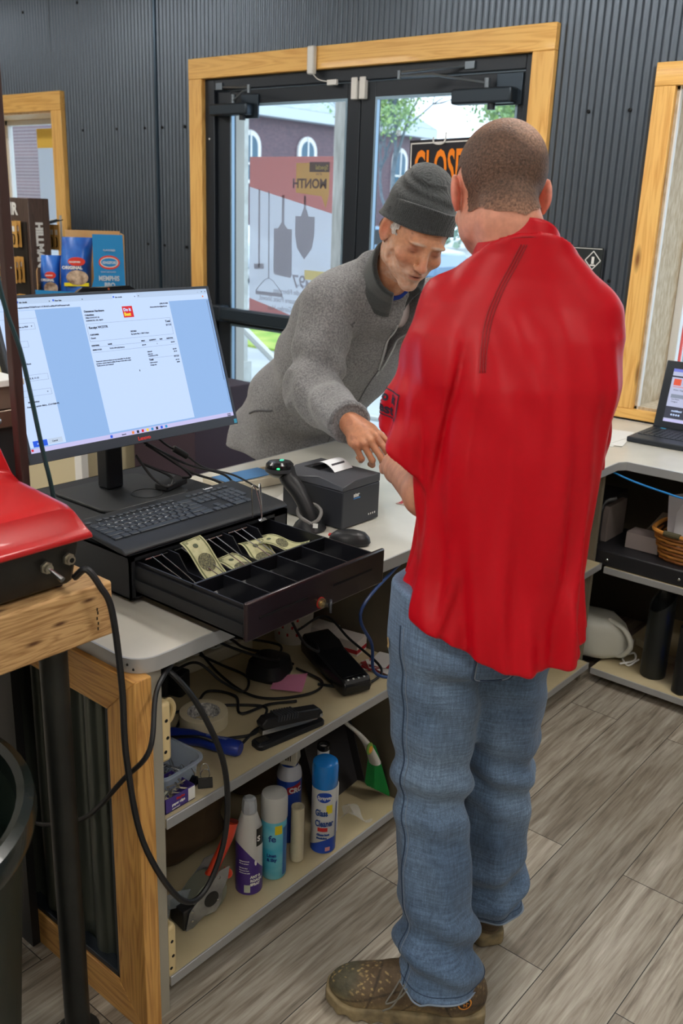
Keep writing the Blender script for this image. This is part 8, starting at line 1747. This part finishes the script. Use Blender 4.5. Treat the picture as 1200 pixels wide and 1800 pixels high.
def jtube(pts, m, r, nm, off=.002, n=10, par=None, flat=None):
    P_ = spline([Vector(p) for p in pts], n); tmp = MB(); tmp.v = [tuple(p) for p in P_]; project_mb(tmp, om_jacket, off, 5); q = MB(); q.tube([Vector(p) for p in tmp.v], r, 6, 0, flat=flat); return obj(nm, q, m, par or jk, smooth=180)
ZM = mat('zip_silver', srgb(176, 178, 180), .35, .6)
for s_ in (1, -1):
    zp = [LO(nc[0]-.085+s_*(.032*max(0, min(1, (l-.54)/.26))+.003), .15, l) for l in (.78, .74, .70, .66, .62, .59, .56)]
    jtube(zp, ZM, .0035, 'zip_teeth')
jtube([LO(nc[0]-.085, .17, .56), LO(nc[0]-.07, .18, .3), LO(nc[0]-.06, .18, .08)], mat('zip_seam', srgb(100, 100, 104), .9), .002, 'zip_seam', .001)
pl_ = project_mb(MB().box(nc[0]-.089, nc[0]-.081, .165, .17, .535, .558, Matrix(((oB[0, 0], oB[0, 1], oB[0, 2], PB[0]), (oB[1, 0], oB[1, 1], oB[1, 2], PB[1]), (oB[2, 0], oB[2, 1], oB[2, 2], PB[2]), (0, 0, 0, 1)))), om_jacket, .005, 3); obj('zip_pull', pl_, ZM, jk)
jtube([LO(.10, .10, .76), LO(.15, .09, .73), LO(.19, .06, .66), LO(.20, .07, .58), LO(.19, .10, .50)], mat('seam_grey', srgb(96, 96, 100), .95), .0022, 'shoulder_seam', .0004)
jtube([LO(.17, .1, .20), LO(.19, .06, .13), LO(.20, .03, .06)], MATS['seam_grey'], .0035, 'pocket_slit', .0006)
wv = nrm(np.array(oWR)-np.array(oER)); n1 = nrm(np.cross(wv, (0, 0, 1))); n2 = np.cross(n1, wv)
q = MB(); cp = [Vector(np.array(oWR)-wv*.006+(n1*math.cos(a)+n2*math.sin(a))*.054) for a in [2*PI*i/28 for i in range(29)]]; q.tube(cp, .0095, 8, 0); obj('cuff', q, FLE, jk, smooth=180)
q = MB(); q.loft([[tuple(np.array(oWR)+wv*t+(n1*math.cos(a)+n2*math.sin(a))*r_) for a in [2*PI*i/24 for i in range(24)]] for t, r_ in ((-.004, .0495), (-.0035, .03))], cap=True); obj('cuff_lining', q, BLK, jk)
# tee shirt in the open collar
def tee(x, y, z):
    lx, ly, lz = om_tl(x, y, z); d = om_body(x, y, z)-.006
    d = smax(d, (lz-nc[2])-.008+.38*(ly-nc[1]-.03), .003); d = smax(d, .3-lz, .004); d = smax(d, np.abs(lx-nc[0]+.055)-.105, .004); return smax(d, .0-ly, .004)*.95
V, Fq = sdf_mesh(tee, (-2.2, 2.0, 1.05), (-1.45, 2.7, 1.60), .0045)
ts_ = np_mesh('tee_shirt', V, Fq, mat('tee_white', srgb(214, 204, 204), .85), om, smooth_it=1)
def teec(t, k): a = -1.9+3.8*t; rr = .066+.006*k; return LO(nc[0]+rr*1.02*math.sin(a), nc[1]+.012+rr*.95*math.cos(a), nc[2]-.040-.050*math.cos(a)+.034*k)
def band(x, y, z):
    lx, ly, lz = om_tl(x, y, z); p = (lz-nc[2])-.008+.38*(ly-nc[1]-.03); d = om_body(x, y, z)-.0095
    d = smax(d, np.abs(p+.001)-.008, .003); return smax(smax(d, np.abs(lx-nc[0]+.03)-.085, .004), .0-ly, .004)*.9
V, Fq = sdf_mesh(band, NB-.2, NB+.2, .0034); np_mesh('neck_band', V, Fq, mat('tee_blue', srgb(28, 60, 150), .85), ts_, smooth_it=1)
Mtee = Matrix(((oB[0, 0], oB[0, 2], -oB[0, 1], 0), (oB[1, 0], oB[1, 2], -oB[1, 1], 0), (oB[2, 0], oB[2, 2], -oB[2, 1], 0), (0, 0, 0, 1)))
# trousers and shoes on the far side of the counter
def om_tr(x, y, z):
    d = smin(cone(x, y, z, (-2.36, 2.52, .86), (-2.42, 2.52, .12), .105, .080), cone(x, y, z, (-2.30, 2.70, .86), (-2.36, 2.74, .12), .105, .080), .02); d = smin(d, ell(x, y, z, (-2.36, 2.61, .88), (.15, .18, .12)), .04)
    d += .004*vnoise(x, y, z, 30, 2); return smax(smax(d, .07-z, .004), z-.93, .01)
V, Fq = sdf_mesh(om_tr, (-2.62, 2.3, .03), (-2.1, 2.95, .98), .008)
np_mesh('trousers', V, Fq, mat('dark_trousers', srgb(50, 52, 60), .85), om, smooth_it=1)
for x0_, y0_ in ((-2.46, 2.53), (-2.40, 2.76)):
    hl_ = np.array((x0_, y0_, 0.)); 
    def shf(x, y, z, hl_=hl_):
        lx, ly, lz = tolocal(x, y, z, (hl_, np.stack([omR, omF, (0, 0, 1)], 1))); d = smin(ell(lx, ly, lz, (0, .19, .035), (.045, .085, .04)), ell(lx, ly, lz, (0, .05, .05), (.040, .06, .055)), .04); return smax(d, .002-lz, .004)
    V, Fq = sdf_mesh(shf, hl_-(.12, .3, .01), hl_+(.42, .15, .13), .007); np_mesh('shoe', V, Fq, mat('dark_shoe', srgb(44, 38, 34), .5), om)
